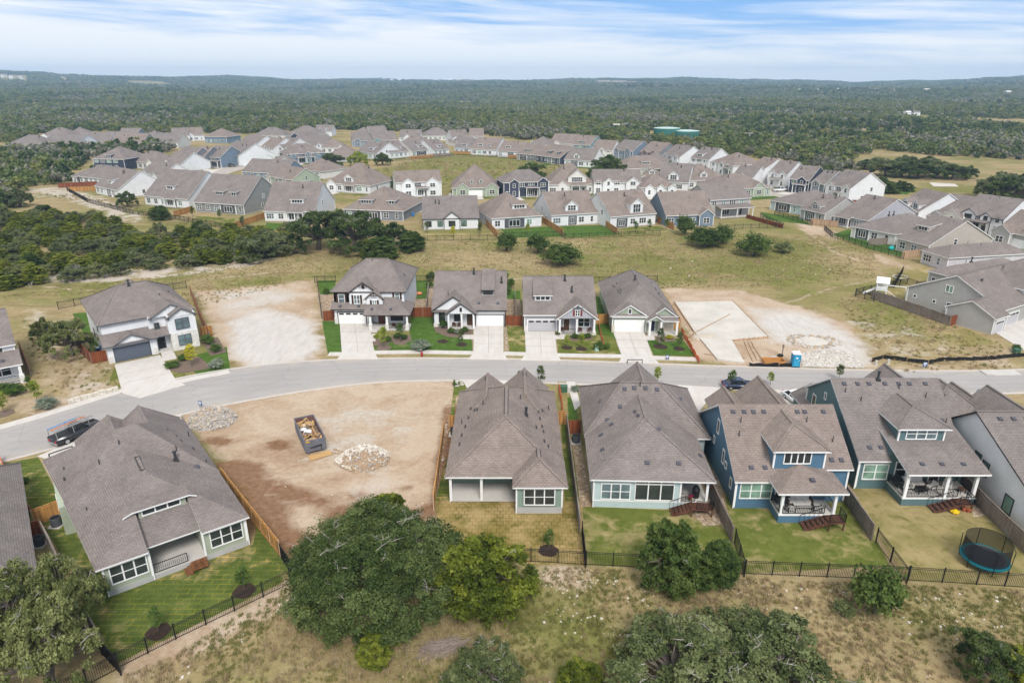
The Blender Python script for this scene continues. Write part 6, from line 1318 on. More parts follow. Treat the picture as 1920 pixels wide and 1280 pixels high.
for x,y in pts:
    if rg.random()<.10: continue
    k=rg.choices((0,1,2,3),(.52,.05,.12,.31))[0]; w_=rg.uniform(4.4,6.8); h_=rg.uniform(2.6,4.4)
    (JUNS[rg.randrange(3)] if k<2 else OAKS[rg.randrange(3)]).put(TG[k],x,y,w_,h_,rg.uniform(0,6.28),('yellow-green junipers of the thicket','dark junipers of the thicket','green oaks of the thicket','grey oaks of the thicket')[k],0,(JUN,JUND,OLIVE,GREYOAK)[k])
# bare dead trees along the thicket edge
def dead(px,py,h_,lab,seed):
    r=random.Random(seed); x,y=P(px,py); m=MB()
    def br(p,d,L,rad,k):
        e=p+d*L; m.tube([p,(p+e)/2+Vector((r.uniform(-.1,.1),r.uniform(-.1,.1),.05))*L,e],[rad,rad*.8,rad*.55],5)
        if k:
            for _ in range(3): br(p+d*L*r.uniform(.55,1),(d+Vector((r.uniform(-.9,.9),r.uniform(-.9,.9),r.uniform(-.1,.6)))).normalized(),L*r.uniform(.5,.75),rad*.5,k-1)
    br(Vector((0,0,-.2)),Vector((r.uniform(-.2,.2),r.uniform(-.2,.2),1)).normalized(),h_*.4,.10,4)
    o=m.build('dead_tree',TWIG); o.location=(x,y,0); tag(o,lab,'dead tree')
for i,(px,py,h_,l) in enumerate(((142,522,4.5,'bare dead tree at the thicket edge, nearest the left'),(204,518,4,'bare dead tree below the middle of the thicket'),(250,498,4.5,'slanting bare tree in the right half of the thicket'),(385,492,4.8,'pale bare tree at the right end of the thicket'),(60,542,2.6,'fallen tangle of dead branches at the thicket corner'),(440,492,3.5,'bare grey tree by the open grey oak'))): dead(px,py,h_,l,i+3)
# ------------------------------------------------------------------ scattered cover (one object each): forest, grass, stones
def scatter(name, kind_label, pts, rotz, scale, kinds, protos):
    """instances of a few small meshes on the vertices of one mesh"""
    n=len(pts); me=bpy.data.meshes.new(name); me.vertices.add(n); me.vertices.foreach_set('co',np.asarray(pts,np.float32).reshape(-1)); me.update()
    for nm,tp,ar in (('rz','FLOAT',rotz),('sc','FLOAT',scale)):
        a=me.attributes.new(nm,tp,'POINT'); a.data.foreach_set('value',np.asarray(ar,np.float32))
    a=me.attributes.new('kd','INT','POINT'); a.data.foreach_set('value',np.asarray(kinds,np.int32))
    o=bpy.data.objects.new(name,me); C.objects.link(o)
    ng=bpy.data.node_groups.new(name+'_scatter','GeometryNodeTree'); ng.interface.new_socket('Geometry',in_out='INPUT',socket_type='NodeSocketGeometry'); ng.interface.new_socket('Geometry',in_out='OUTPUT',socket_type='NodeSocketGeometry')
    N=ng.nodes.new; gi=N('NodeGroupInput'); go=N('NodeGroupOutput'); j=N('GeometryNodeJoinGeometry')
    def attr(nm,tp):
        x=N('GeometryNodeInputNamedAttribute'); x.data_type=tp; x.inputs[0].default_value=nm; return x.outputs[0]
    rz=attr('rz','FLOAT'); sc=attr('sc','FLOAT'); kd=attr('kd','INT'); cb=N('ShaderNodeCombineXYZ'); ng.links.new(rz,cb.inputs[2])
    for i,pm in enumerate(protos):
        po=bpy.data.objects.new(name+'_unit',pm)
        oi=N('GeometryNodeObjectInfo'); oi.inputs[0].default_value=po; oi.inputs['As Instance'].default_value=True
        cm=N('FunctionNodeCompare'); cm.data_type='INT'; cm.operation='EQUAL'; ng.links.new(kd,cm.inputs[2]); cm.inputs[3].default_value=i
        ip=N('GeometryNodeInstanceOnPoints'); ng.links.new(gi.outputs[0],ip.inputs['Points']); ng.links.new(cm.outputs[0],ip.inputs['Selection']); ng.links.new(oi.outputs['Geometry'],ip.inputs['Instance'])
        ng.links.new(cb.outputs[0],ip.inputs['Rotation']); ng.links.new(sc,ip.inputs['Scale']); ng.links.new(ip.outputs[0],j.inputs[0])
    ng.links.new(j.outputs[0],go.inputs[0]); md=o.modifiers.new('scatter','NODES'); md.node_group=ng
    return tag(o,kind_label,kind='stuff')
def simple_crown(kind,w,h,seed,n,per,leaf,mat):
    me,_=make_tree(kind,w,h,seed,n,per,leaf,mat,0,False); return me
F1=leafmat('forest_green',(.062,.098,.026),(.132,.182,.050),(.225,.268,.088)); F2=leafmat('forest_olive',(.092,.116,.032),(.182,.205,.055),(.28,.295,.10)); F3=leafmat('forest_grey',(.14,.146,.10),(.245,.24,.172),(.36,.35,.265)); F4=leafmat('forest_dark',(.040,.072,.022),(.086,.132,.040),(.158,.205,.066))
F5=leafmat('forest_yellow',(.15,.16,.035),(.25,.25,.06),(.35,.33,.10))
FP=[simple_crown('oak',8,5.2,71,34,16,1.15,F1),simple_crown('oak',8,5.6,72,34,16,1.15,F2),simple_crown('oak',8,5.0,73,30,15,1.15,F3),simple_crown('jun',6.5,5.6,74,34,16,1.05,F4),simple_crown('oak',7,4.8,75,30,15,1.1,F1),simple_crown('jun',6.5,5.0,76,34,15,1.05,F2),simple_crown('oak',7,5.4,77,30,15,1.1,F5)]
TOWN=PP([(-60,545),(-60,420),(20,402),(45,350),(128,346),(130,325),(168,300),(235,291),(300,288),(325,283),(330,254),(345,249),(470,251),(520,248),(590,243),(700,246),(800,249),(905,252),(985,264),(1080,257),(1140,268),(1260,276),(1345,288),(1460,301),(1560,324),(1600,330),(1600,300),(1640,280),(1720,288),(1840,300),(1990,300),(2200,300),(2200,1500),(-800,1500),(-800,545)])
FARROW=PP([(-30,283),(0,284),(75,282),(140,280),(205,277),(335,276),(335,251),(250,250),(170,247),(120,248),(70,252),(60,264),(0,268),(-30,268)])
CLEAR=[PP(q) for q in ([(1640,285),(1900,300),(1990,300),(1990,352),(1840,345),(1790,340),(1600,335),(1590,300)],[(1826,224),(1990,224),(1990,239),(1900,239),(1835,232)],[(1262,221),(1302,221),(1300,213),(1265,214)],[(1330,218),(1395,220),(1392,214),(1334,214)],[(1600,235),(1622,235),(1620,230),(1604,230)],
   [(-40,172),(60,171),(55,167),(-40,168)],[(232,169),(290,171),(345,169),(300,167),(240,167)],[(115,168),(132,171),(128,165),(118,164)],[(1236,161),(1355,159),(1350,156),(1240,157)],[(1770,153),(1880,153.6),(1875,152),(1780,152)],[(845,188),(900,190),(890,184),(850,184)],[(1220,262),(1315,262),(1315,247),(1220,246)],[(980,212),(1010,212),(1010,208),(985,208)],[(1680,221),(1745,223),(1740,216),(1690,216)])]
CLEARM=[q for q in CLEAR]
_rn=np.random.default_rng(99)
def ringpts(d0,d1,sp):
    """jittered grid inside the wedge the camera can see"""
    xs=np.arange(-d1,d1,sp); ys=np.arange(0,d1,sp); X,Y=np.meshgrid(xs,ys); X=X+_rn.uniform(-.48,.48,X.shape)*sp; Y=Y+_rn.uniform(-.48,.48,Y.shape)*sp
    D=np.hypot(X,Y); A=np.abs(X)/np.maximum(Y,1); m=(D>=d0)&(D<d1)&(A<.90); return X[m],Y[m]
P_=[]
for d0,d1,sp,s0 in ((150,700,5.0,.86),(700,1400,6.0,1.0),(1400,2600,8.4,1.35),(2600,5600,15.0,2.2)):
    X,Y=ringpts(d0,d1,sp); k=np.ones(X.shape,bool); k&=(sdpoly(X,Y,TOWN)>0)&(sdpoly(X,Y,FARROW)>0)
    for q in CLEAR:
        if len(q): k&=~(sdpoly(X,Y,q)<0)
    X,Y=X[k],Y[k]
    f=.5+.5*np.sin(X/95+1.7*np.sin(Y/140))*np.cos(Y/120+np.sin(X/210)); keep=_rn.uniform(0,1,X.shape)<(.93-.22*f*(np.sin(X/37+Y/61)*.5+.5)); cl_=np.sin(X/143+2.3*np.sin(Y/211+.7))+np.sin(Y/97+1.9*np.sin(X/167+.4))+.6*np.sin(X/53+Y/71); keep&=~((cl_>2.02)&(np.hypot(X,Y)>520)&(_rn.uniform(0,1,X.shape)<.85)); X,Y,f=X[keep],Y[keep],f[keep]
    P_.append((X,Y,f,np.full(X.shape,s0)))
X=np.concatenate([a[0] for a in P_]); Y=np.concatenate([a[1] for a in P_]); f=np.concatenate([a[2] for a in P_]); S0=np.concatenate([a[3] for a in P_])
g2=.5+.5*np.sin(X/60+2.1)*np.sin(Y/75+X/200); u=_rn.uniform(0,1,X.shape)
kd=np.where(u<.28,0,np.where(u<.46,1,np.where(u<.63,2,np.where(u<.78,3,np.where(u<.90,4,np.where(u<.975,5,6)))))); kd=np.where((g2>.68)&(_rn.uniform(0,1,X.shape)<.55),2,kd); kd=np.where((f>.72)&(_rn.uniform(0,1,X.shape)<.5),3,kd); kd=np.where((f<.22)&(_rn.uniform(0,1,X.shape)<.35),1,kd)
sc=S0*_rn.uniform(.5,1.38,X.shape)*(.85+.3*f)
scatter('forest','unbroken oak and juniper woodland running to the hills',np.stack([X,Y,height(X,Y)-.3],1),_rn.uniform(0,6.28,X.shape),sc,kd,FP)
print('forest',len(X))
# ---- dry grass tussocks
def tuft(seed,n,h,w,col):
    r=np.random.default_rng(seed); m=MB()
    for i in range(n):
        a=r.uniform(0,6.28); q=r.uniform(0,w*.5); x,y=q*math.cos(a),q*math.sin(a); L=h*r.uniform(.5,1.1); b=r.uniform(0,6.28); t=r.uniform(.15,.6)*L; k=.022
        m.add([(x-k*math.sin(b),y+k*math.cos(b),-.02),(x+k*math.sin(b),y-k*math.cos(b),-.02),(x+t*math.cos(b),y+t*math.sin(b),L)],[(0,1,2)])
    me=bpy.data.meshes.new('tuft'); me.from_pydata(m.v,[],m.f); me.materials.append(col); return me
GT=[plain('straw_grass',(.42,.335,.19),.9,.3,2),plain('olive_grass',(.215,.205,.062),.9,.3,2),plain('tan_grass',(.35,.265,.145),.9,.3,2),plain('fresh_grass',(.15,.19,.042),.9,.3,2)]
TF=[tuft(1,26,.36,.55,GT[0]),tuft(2,26,.34,.6,GT[1]),tuft(3,30,.46,.7,GT[2]),tuft(4,24,.28,.6,GT[3])]
NEARM=PP([(225,1290),(240,1262),(330,1225),(540,1100),(600,1040),(985,1062),(1100,1065),(1400,1085),(1700,1098),(1990,1112),(2100,1400),(-100,1400)])
MID=PP([(-50,560),(330,545),(360,580),(590,520),(800,512),(1120,520),(1240,540),(1400,540),(1640,520),(1640,470),(1560,440),(1480,445),(1240,440),(930,450),(800,455),(560,470),(330,515),(-50,560)])
RIGHTLOT=PP([(1560,560),(1650,540),(1720,590),(1880,640),(1900,690),(1700,700),(1640,650)]); LEFTLOT=PP([(40,600),(140,620),(215,700),(225,740),(120,755),(60,700)])
STRIP=PP([(60,365),(200,385),(330,430),(470,438),(460,420),(300,400),(150,365)])
INNER=PP([(690,325),(770,302),(1000,302),(1060,312),(1000,345),(860,352),(740,345)])
allp=[]
def fillpoly(poly,dens,s0,avoid=()):
    bx=[p[0] for p in poly]; by=[p[1] for p in poly]; n=int((max(bx)-min(bx))*(max(by)-min(by))*dens); X=_rn.uniform(min(bx),max(bx),n); Y=_rn.uniform(min(by),max(by),n)
    k=sdpoly(X,Y,poly)<0
    cl=np.sin(X*.9+1.3*np.sin(Y*.7))*np.cos(Y*.8+np.sin(X*.5)); k&=_rn.uniform(-1.1,1.3,n)<cl+.35
    X,Y=X[k],Y[k]; cl=cl[k]; g_=np.sin(X*.21+.4)*np.cos(Y*.26+1)+.35*np.sin(X*.8); u=_rn.uniform(0,1,len(X)); kd=np.where(u<.42,0,np.where(u<.72,2,1)); kd=np.where((g_>.25)&(u<.7),1,kd); kd=np.where((g_>.6)&(u<.25),3,kd)
    allp.append((X,Y,kd,s0*_rn.uniform(.5,1.25,len(X))))
fillpoly(NEARM,14.0,.85); fillpoly(MID,2.6,.8); fillpoly(RIGHTLOT,1.4,1.1); fillpoly(LEFTLOT,1.3,1.1); fillpoly(STRIP,.7,1.6); fillpoly(INNER,.15,3.0)
X=np.concatenate([a[0] for a in allp]); Y=np.concatenate([a[1] for a in allp]); kd=np.concatenate([a[2] for a in allp]); sc=np.concatenate([a[3] for a in allp])
scatter('dry_grass','straw and olive tussocks over the rough ground',np.stack([X,Y,0*X],1),_rn.uniform(0,6.28,len(X)),sc,kd,TF); print('grass',len(X))
# ---- loose stones
def rock(seed,mat,el=1.0):
    r=np.random.default_rng(seed); import bmesh
    bm=bmesh.new(); bmesh.ops.create_icosphere(bm,subdivisions=1,radius=.5)
    for v in bm.verts: v.co*=r.uniform(.7,1.15); v.co.z*=.6; v.co.x*=el
    me=bpy.data.meshes.new('stone'); bm.to_mesh(me); bm.free(); me.materials.append(mat); return me
RK=[plain('pale_limestone_rubble',(.50,.44,.36),.9,.2,4),plain('grey_rubble',(.36,.33,.30),.9,.2,4),plain('tan_rubble',(.44,.33,.22),.9,.25,4),plain('white_rubble',(.60,.56,.50),.9,.12,4)]
RP=[rock(1,RK[0]),rock(2,RK[1],1.3),rock(3,RK[2]),rock(4,RK[3],1.2)]
sp=[]
def stones(poly,n,smin,smax,kinds,clus=True):
    q=PP(poly); bx=[p[0] for p in q]; by=[p[1] for p in q]; X=_rn.uniform(min(bx),max(bx),n*4); Y=_rn.uniform(min(by),max(by),n*4); k=sdpoly(X,Y,q)<0
    if clus: k&=_rn.uniform(-1,1.2,len(X))<np.sin(X*.8+Y*.3)*np.cos(Y*.9)+.1
    X,Y=X[k][:n],Y[k][:n]; sp.append((X,Y,_rn.choice(kinds,len(X)),smin*(smax/smin)**(_rn.uniform(0,1,len(X))**2.2)))
stones([(1010,1065),(1200,1075),(1400,1090),(1600,1095),(1920,1115),(1920,1200),(1500,1150),(1150,1200),(1020,1190)],620,.06,.34,[0,3,0,2]); stones([(1000,1060),(1110,1065),(1120,1110),(1010,1105)],160,.06,.3,[0,2,3]); stones([(230,1270),(530,1100),(570,1130),(470,1200),(330,1280)],140,.06,.28,[0,3,2]); stones([(400,1200),(1900,1160),(1900,1280),(300,1280)],160,.06,.3,[0,2])
stones([(340,775),(720,716),(850,714),(820,930),(600,1040),(470,930)],200,.05,.22,[0,2,3],False); stones([(1260,560),(1600,600),(1640,690),(1320,680)],160,.06,.3,[0,2,3],False); stones([(1640,600),(1850,660),(1700,690),(1640,680)],120,.1,.4,[0,3]); stones([(370,550),(590,530),(600,680),(450,690)],160,.08,.35,[0,3],False); stones([(0,540),(330,510),(520,490),(520,480),(100,505)],150,.15,.7,[0,3])
stones([(900,500),(1500,480),(1600,520),(1000,525)],40,.2,.6,[0,3],False); stones([(1500,664),(1555,657),(1598,664),(1618,688),(1508,686)],700,.18,.4,[0,3],False); stones([(840,760),(850,760),(822,930),(812,930)],90,.08,.3,[0,2,3],False)
X=np.concatenate([a[0] for a in sp]); Y=np.concatenate([a[1] for a in sp]); kd=np.concatenate([a[2] for a in sp]); sc=np.concatenate([a[3] for a in sp])
scatter('loose_stones','scattered pale limestone pieces lying on the bare ground',np.stack([X,Y,.1*sc],1),_rn.uniform(0,6.28,len(X)),sc,kd,RP)
def pile(name,label,cat,px,py,rx,ry,h,n,smin,smax,mats,seed,holes=None,soil=None,core=True):
    """a heap of broken stone, one mesh on a mound"""
    r=np.random.default_rng(seed); x0,y0=P(px,py); V=[];F=[];M_=[]; base=[RP[i] for i in range(4)]
    for i in range(n):
        a=r.uniform(0,6.28); q=r.uniform(0,1)**.5*(1+.06*math.sin(3*a+seed)); x,y=q*rx*math.cos(a),q*ry*math.sin(a)
        if holes and holes(x,y): continue
        z=h*max(0,(1-q**1.7))*.9-.02; s=smin*(smax/smin)**(r.uniform(0,1)**2); k=mats(x/rx,y/ry,r); me=base[k]
        R=Matrix.Rotation(r.uniform(0,6.28),3,Vector(r.normal(size=3)).normalized()); o=len(V); V+=[tuple(R@v.co*s+Vector((x,y,z+s*.22))) for v in me.vertices]; F+=[tuple(o+j for j in p.vertices) for p in me.polygons]; M_+=[k]*len(me.polygons)
    if core:
        o=len(V); nr,na=6,24
        for i in range(nr+1):
            for j in range(na):
                q=i/nr; a=j/na*6.283; V.append((q*rx*math.cos(a),q*ry*math.sin(a),h*max(0,1-q**1.7)*.9+.02-(.08 if i==nr else 0)))
        for i in range(nr):
            for j in range(na): F.append((o+i*na+j,o+(i+1)*na+j,o+(i+1)*na+(j+1)%na,o+i*na+(j+1)%na)); M_.append(4)
    me=bpy.data.meshes.new(name); me.from_pydata(V,[],F)
    for mt in RK+[soil or RK[2]]: me.materials.append(mt)
    me.polygons.foreach_set('material_index',M_); me.update(); o=bpy.data.objects.new(name,me); C.objects.link(o); o.location=(x0,y0,0); return tag(o,label,cat)
pile('rubble_pile','grey limestone rubble pile beside the kerb, left of the dumpster','rubble',397,788,3.2,2.9,1.9,760,.18,.6,lambda x,y,r:int(r.choice([0,1,0,1,2])),3,soil=RK[1])
pile('rubble_pile','white stone and soil pile right of the dumpster','rubble',682,862,3.1,2.7,1.75,900,.12,.5,lambda x,y,r:(int(r.choice([3,3,0])) if y>-.25+.4*x*x or x<-.35 else int(r.choice([2,0,1]))),5,soil=plain('dug_soil',(.33,.23,.15),.95,.3,3))
pile('spoil_ring','ring of broken stone around a pale pit on the building lot','rubble',1524,640,4.6,3.4,.0,460,.2,.6,lambda x,y,r:int(r.choice([2,2,0,1])),8,holes=lambda x,y:(x/2.7)**2+(y/2.0)**2<1 or (x<0 and y>2.2 and False),core=False)
pile('caliche_mound','low mound of loose caliche on the concrete slab','rubble',1326,632,2.6,2.2,.5,160,.08,.3,lambda x,y,r:int(r.choice([0,1,3])),9,soil=RK[0])
sheet('pit_floor',[(1500,632),(1530,630),(1556,644),(1548,650),(1510,648)],.05,PADC)
# ------------------------------------------------------------------ fences
def fence(kind, label, pts, z=0.0, h=1.85, mat=None, group=None, step=2.4, net=False):
    q=[P(a,b,z) for a,b in pts]; ox,oy=q[0]; t=thing({'board':'board_fence','iron':'iron_fence','net':'safety_netting','silt':'silt_fence'}[kind],label,{'board':'wooden fence','iron':'iron fence','net':'plastic netting','silt':'silt fence'}[kind],ox,oy,0,0,group)
    q=[(x-ox,y-oy) for x,y in q]; L=sum(math.dist(a,b) for a,b in zip(q[:-1],q[1:])); posts=[]; pan=MB(); netm=MB(); rg_=random.Random(int(L*100))
    for (ax,ay),(bx,by) in zip(q[:-1],q[1:]):
        l=math.hypot(bx-ax,by-ay); n=max(1,round(l/step)); nx,ny=-(by-ay)/l,(bx-ax)/l
        for i in range(n):
            f0,f1=i/n,(i+1)/n; a=(ax+(bx-ax)*f0,ay+(by-ay)*f0); b=(ax+(bx-ax)*f1,ay+(by-ay)*f1); posts.append(a)
            if kind=='board':
                dz=rg_.uniform(-.05,.03); e=.025; pan.extrude([(a[0]+nx*e,a[1]+ny*e,.03),(b[0]+nx*e,b[1]+ny*e,.03),(b[0]+nx*e,b[1]+ny*e,h+dz),(a[0]+nx*e,a[1]+ny*e,h+dz)],(-2*e*nx,-2*e*ny,0))
                for zz in (.35,h-.3): pan.bar((a[0]-nx*.05,a[1]-ny*.05,zz),(b[0]-nx*.05,b[1]-ny*.05,zz),.05,.1)
                pan.bar((a[0],a[1],h+dz+.01),(b[0],b[1],h+dz+.01),.12,.04)
            elif kind=='iron':
                for zz in (.12,h-.22,h-.06): pan.bar((*a,zz),(*b,zz),.035,.035)
                seg=math.dist(a,b); k=max(2,int(seg/.14))
                for j in range(1,k): pan.bar((a[0]+(b[0]-a[0])*j/k,a[1]+(b[1]-a[1])*j/k,.04),(a[0]+(b[0]-a[0])*j/k,a[1]+(b[1]-a[1])*j/k,h),.02)
                if net: netm.extrude([(a[0]+nx*.04,a[1]+ny*.04,.05),(b[0]+nx*.04,b[1]+ny*.04,.05),(b[0]+nx*.04,b[1]+ny*.04,h*.8),(a[0]+nx*.04,a[1]+ny*.04,h*.8)],(nx*.01,ny*.01,0))
            else:
                k=4; pr=None
                for j in range(k+1):
                    f=j/k; x=a[0]+(b[0]-a[0])*f+nx*rg_.uniform(-.12,.12); y=a[1]+(b[1]-a[1])*f+ny*rg_.uniform(-.12,.12); hh=h*rg_.uniform(.7,1.02); cur=(x,y,hh)
                    if pr: pan.extrude([(pr[0],pr[1],.0),(x,y,.0),(x,y,hh),(pr[0],pr[1],pr[2])],(nx*.03,ny*.03,0.001))
                    pr=cur
    posts.append(q[-1])
    mm=mat or {'board':CEDAR,'iron':IRON,'net':ORANGE,'silt':IRON}[kind]
    pan.build({'board':'board_panel','iron':'picket_panel','net':'netting','silt':'fabric'}[kind],mm,t)
    if netm.v: netm.build('mesh_screen',IRON,t)
    for x,y in posts:
        m=MB(); w_={'board':.055,'iron':.045,'net':.02,'silt':.025}[kind]; m.box(x-w_,x+w_,y-w_,y+w_,-.2,h+({'board':.02,'iron':.1,'net':.1,'silt':.12}[kind])); m.build('post',{'board':WEATH if mm is not CEDAR else PALEW,'iron':IRON,'net':METAL,'silt':PALEW}[kind],t)
    return t
B='board'; I='iron'
fence(B,'long new cedar fence between the sage house and the dumpster lot',[(413,877),(470,950),(522,1014)],1.8)
fence(I,'black screened iron fence continuing the cedar fence toward the huge oak',[(523,1030),(556,1080)],.8,1.7,net=True)
fence(B,'short cedar gate fence beside the sage house air conditioner',[(57,957),(113,936)],1.8)
fence(B,'weathered fence running down between the sage house and the cut-off roof',[(75,978),(92,1010),(110,1050)],1.8,mat=WEATH); fence(B,'red stained panel by the cut-off roof at left',[(52,980),(73,975)],1.8,mat=REDW)
fence(B,'weathered fence end under the olive oak at lower left',[(162,1148),(186,1190)],1.8,mat=WEATH); fence(I,'black screened iron fence at the left corner of the sod yard',[(188,1212),(223,1250)],.8,1.7,net=True)
fence(I,'black iron fence along the back of the sage house sod yard',[(223,1252),(330,1198),(440,1145),(545,1094)],.0,1.5); fence(I,'black iron fence running off the bottom edge at lower left',[(222,1254),(165,1284),(110,1310)],0,1.5)
fence(B,'cedar fence between the dumpster lot and the grey-green house',[(832,790),(822,860),(812,928)],1.8); fence(B,'cedar gate panel at the left wall of the grey-green house',[(841,780),(857,779)],1.8)
fence(B,'cedar panel between grey-green and mint houses',[(1047,771),(1062,772)],1.8); fence(B,'weathered fence between grey-green and mint houses',[(1063,776),(1072,850),(1088,972)],1.8,mat=WEATH); fence(B,'red stained panel behind the mint house air conditioner',[(1064,789),(1090,789)],1.8,mat=REDW)
fence(I,'black screened iron fence between browned sod and mint house lawn',[(1091,1000),(1098,1060)],.3,1.7,net=True)
fence(I,'black iron fence behind the browned sod squares',[(945,1050),(1097,1059)],0,1.5); fence(I,'black iron fence behind the mint house lawn',[(1099,1059),(1250,1066),(1394,1076)],0,1.5); fence(I,'black iron fence behind the blue house lawn',[(1396,1076),(1550,1082),(1700,1088)],0,1.5); fence(I,'black iron fence behind the trampoline yard',[(1702,1088),(1830,1096),(1990,1106)],0,1.5)
fence(B,'weathered fence between mint and blue house yards',[(1326,880),(1337,907),(1376,988)],1.8,mat=WEATH); fence(I,'black iron fence end between mint and blue house yards',[(1378,1012),(1396,1074)],.4,1.6)
fence(B,'weathered fence between blue house and trampoline yards',[(1581,900),(1640,984)],1.8,mat=WEATH); fence(I,'black iron fence end between blue house and trampoline yards',[(1643,1010),(1701,1087)],.4,1.6)
fence(B,'weathered fence between trampoline yard and the white house with black trim',[(1805,886),(1870,950),(1940,1016)],1.8,mat=WEATH)
fence(B,'cedar fence on the gravel-lot side of the slate-garage house',[(355,535),(372,580),(391,622)],1.8,mat=REDW); fence(B,'cedar front panel right of the slate-garage house',[(374,613),(397,611)],1.8)
fence(B,'red fence corner left of the slate-garage house',[(143,638),(168,662),(211,654)],1.8,mat=REDW); fence(B,'red fence beside the house cut by the left edge',[(34,640),(52,684)],1.8,mat=REDW)
fence(I,'iron fence behind the slate-garage house',[(110,580),(170,568),(250,552),(350,540)],0,1.5)
fence(B,'red panel left of the white two-storey house',[(605,584),(633,582)],1.8,mat=REDW); fence(I,'iron side fence left of the white two-storey house',[(595,530),(604,598)],0,1.5); fence(I,'iron back fence left part behind the white two-storey house',[(590,530),(630,529)],0,1.5); fence(I,'iron back fence right part behind the white two-storey house',[(755,529),(806,528)],0,1.5)
fence(B,'wide red fence between white two-storey and black-trim houses',[(770,577),(815,577)],1.8,mat=REDW); fence(B,'weathered side fence between white two-storey and black-trim back yards',[(803,532),(800,570)],1.5,mat=WEATH)
fence(B,'red fence between black-trim and red-shutter houses',[(945,592),(980,593)],1.8,mat=REDW); fence(B,'dark side fence between black-trim and red-shutter houses',[(966,545),(966,590)],1.5,mat=WEATH)
fence(B,'short red panel right of the red-shutter house',[(1106,594),(1117,594)],1.8,mat=REDW); fence(B,'bright cedar panel left of the dark sage house',[(1116,590),(1144,588)],1.8)
fence(B,'cedar fence between the dark sage house and the concrete slab',[(1232,535),(1252,562),(1275,596)],1.8); fence(B,'cedar panel at the right wall of the dark sage house',[(1263,598),(1277,598)],1.8)
fence(I,'iron fence behind the red-shutter and dark sage houses',[(1104,532),(1160,530),(1232,528)],0,1.5)
fence(B,'long weathered fence before the grey house and swing set',[(1636,545),(1700,566),(1783,594)],1.7,mat=WEATH); fence(B,'red gate panel at the corner of the grey house',[(1784,594),(1807,589)],1.7,mat=REDW)
fence(I,'iron fence left of the white swing set',[(1603,556),(1638,566)],0,1.5); fence(I,'iron fence behind the white swing set',[(1604,554),(1645,545),(1700,533),(1735,545)],0,1.5); fence(I,'black screened fence panel leaning beside the fire-pit yard',[(1676,540),(1692,512)],0,1.7,net=True)
fence(I,'thin iron fence behind the dry yard',[(786,452),(930,450)],0,1.5); fence(I,'thin iron fence behind the lawns of the middle meadow row',[(932,446),(1052,443),(1060,448),(1238,441)],0,1.5)
for l,p_ in (('cedar fence right of the dry yard',[(899,400),(933,436)]),('cedar fence right of the four-pane dormer house',[(1017,408),(1056,432)]),('cedar fence left of the tall dormer house',[(1122,407),(1158,430)]),('cedar fence left of the slate blue house',[(1233,408),(1264,422)])): fence(B,l,p_,1.5)
fence(I,'long iron fence curving below the western meadow houses',[(126,358),(165,380),(250,402),(330,412),(432,431)],0,1.5); fence(B,'cedar fence between grey-green house and the oak-hidden white house',[(432,422),(497,400)],1.5); fence(B,'short cedar fence left of the grey-green house',[(325,398),(361,388)],1.5); fence(B,'red fence before the brown-roofed corner house',[(108,345),(182,341)],1.6,mat=REDW); fence(B,'orange cedar fence below the red one at the west end',[(127,352),(178,350)],1.6)
fence(I,'iron fence around the planted bank garden',[(1362,430),(1468,427),(1425,408)],0,1.4); fence(B,'red edging fence of the planted bank garden',[(1400,402),(1469,421)],1.2,1.2,mat=REDW)
fence(I,'iron fence below the turquoise porch house lawn',[(1452,403),(1522,424)],0,1.5); fence(B,'pale pine fence before the grey boxy-dormer house',[(1521,412),(1572,418)],1.4,mat=PALEW); fence(I,'iron fence around the eastern strip lawns',[(1545,432),(1560,445),(1625,466),(1694,486)],0,1.5); fence(B,'pale weathered fence between the eastern strip lawns',[(1630,450),(1681,447)],1.5,mat=WEATH); fence(B,'pale pine fence beside the unfinished house',[(1692,474),(1730,469)],1.5,mat=PALEW)
for l,p_ in (('cedar fence below the dark-porch house on the inner green',[(770,299),(812,295)]),('weathered fence right of the dark-porch house on the inner green',[(812,294),(846,293)]),('cedar fence before the four-window dormer house',[(850,289),(882,290)]),('cedar fence before the big white house',[(912,291),(934,290)]),('cedar fence before the three-pane dormer house',[(952,297),(972,296)]),('cedar fence right of the navy house',[(1036,306),(1060,304)])): fence(B,l,p_,0,1.7,mat=WEATH if 'weathered' in l else None)
fence(I,'thin iron fence along the north of the inner green',[(728,303),(850,295),(930,295),(1010,304),(1064,309)],0,1.4); fence(B,'red fence behind the white bare-gable house',[(1598,376),(1672,380)],1.6,mat=REDW)
fence('net','orange safety netting on the left lawn beside the sage house',[(2,862),(14,896),(60,965)],0,1.1); fence('net','orange safety netting between grey-green and mint houses',[(1047,728),(1052,752),(1055,784)],0,1.1); fence('net','fallen orange netting between red-shutter and dark sage houses',[(1122,612),(1131,646)],0,.7); fence('net','orange netting along the slab side of the dark sage lawn',[(1277,622),(1292,648),(1310,682)],0,1.0)
fence('silt','long sagging black silt fence along the stony lot',[(1634,679),(1655,672),(1700,678),(1740,683),(1765,677),(1850,675),(1930,667)],0,.75); fence('silt','short black silt fence before the blue toilet',[(1404,687),(1488,688)],0,.7)
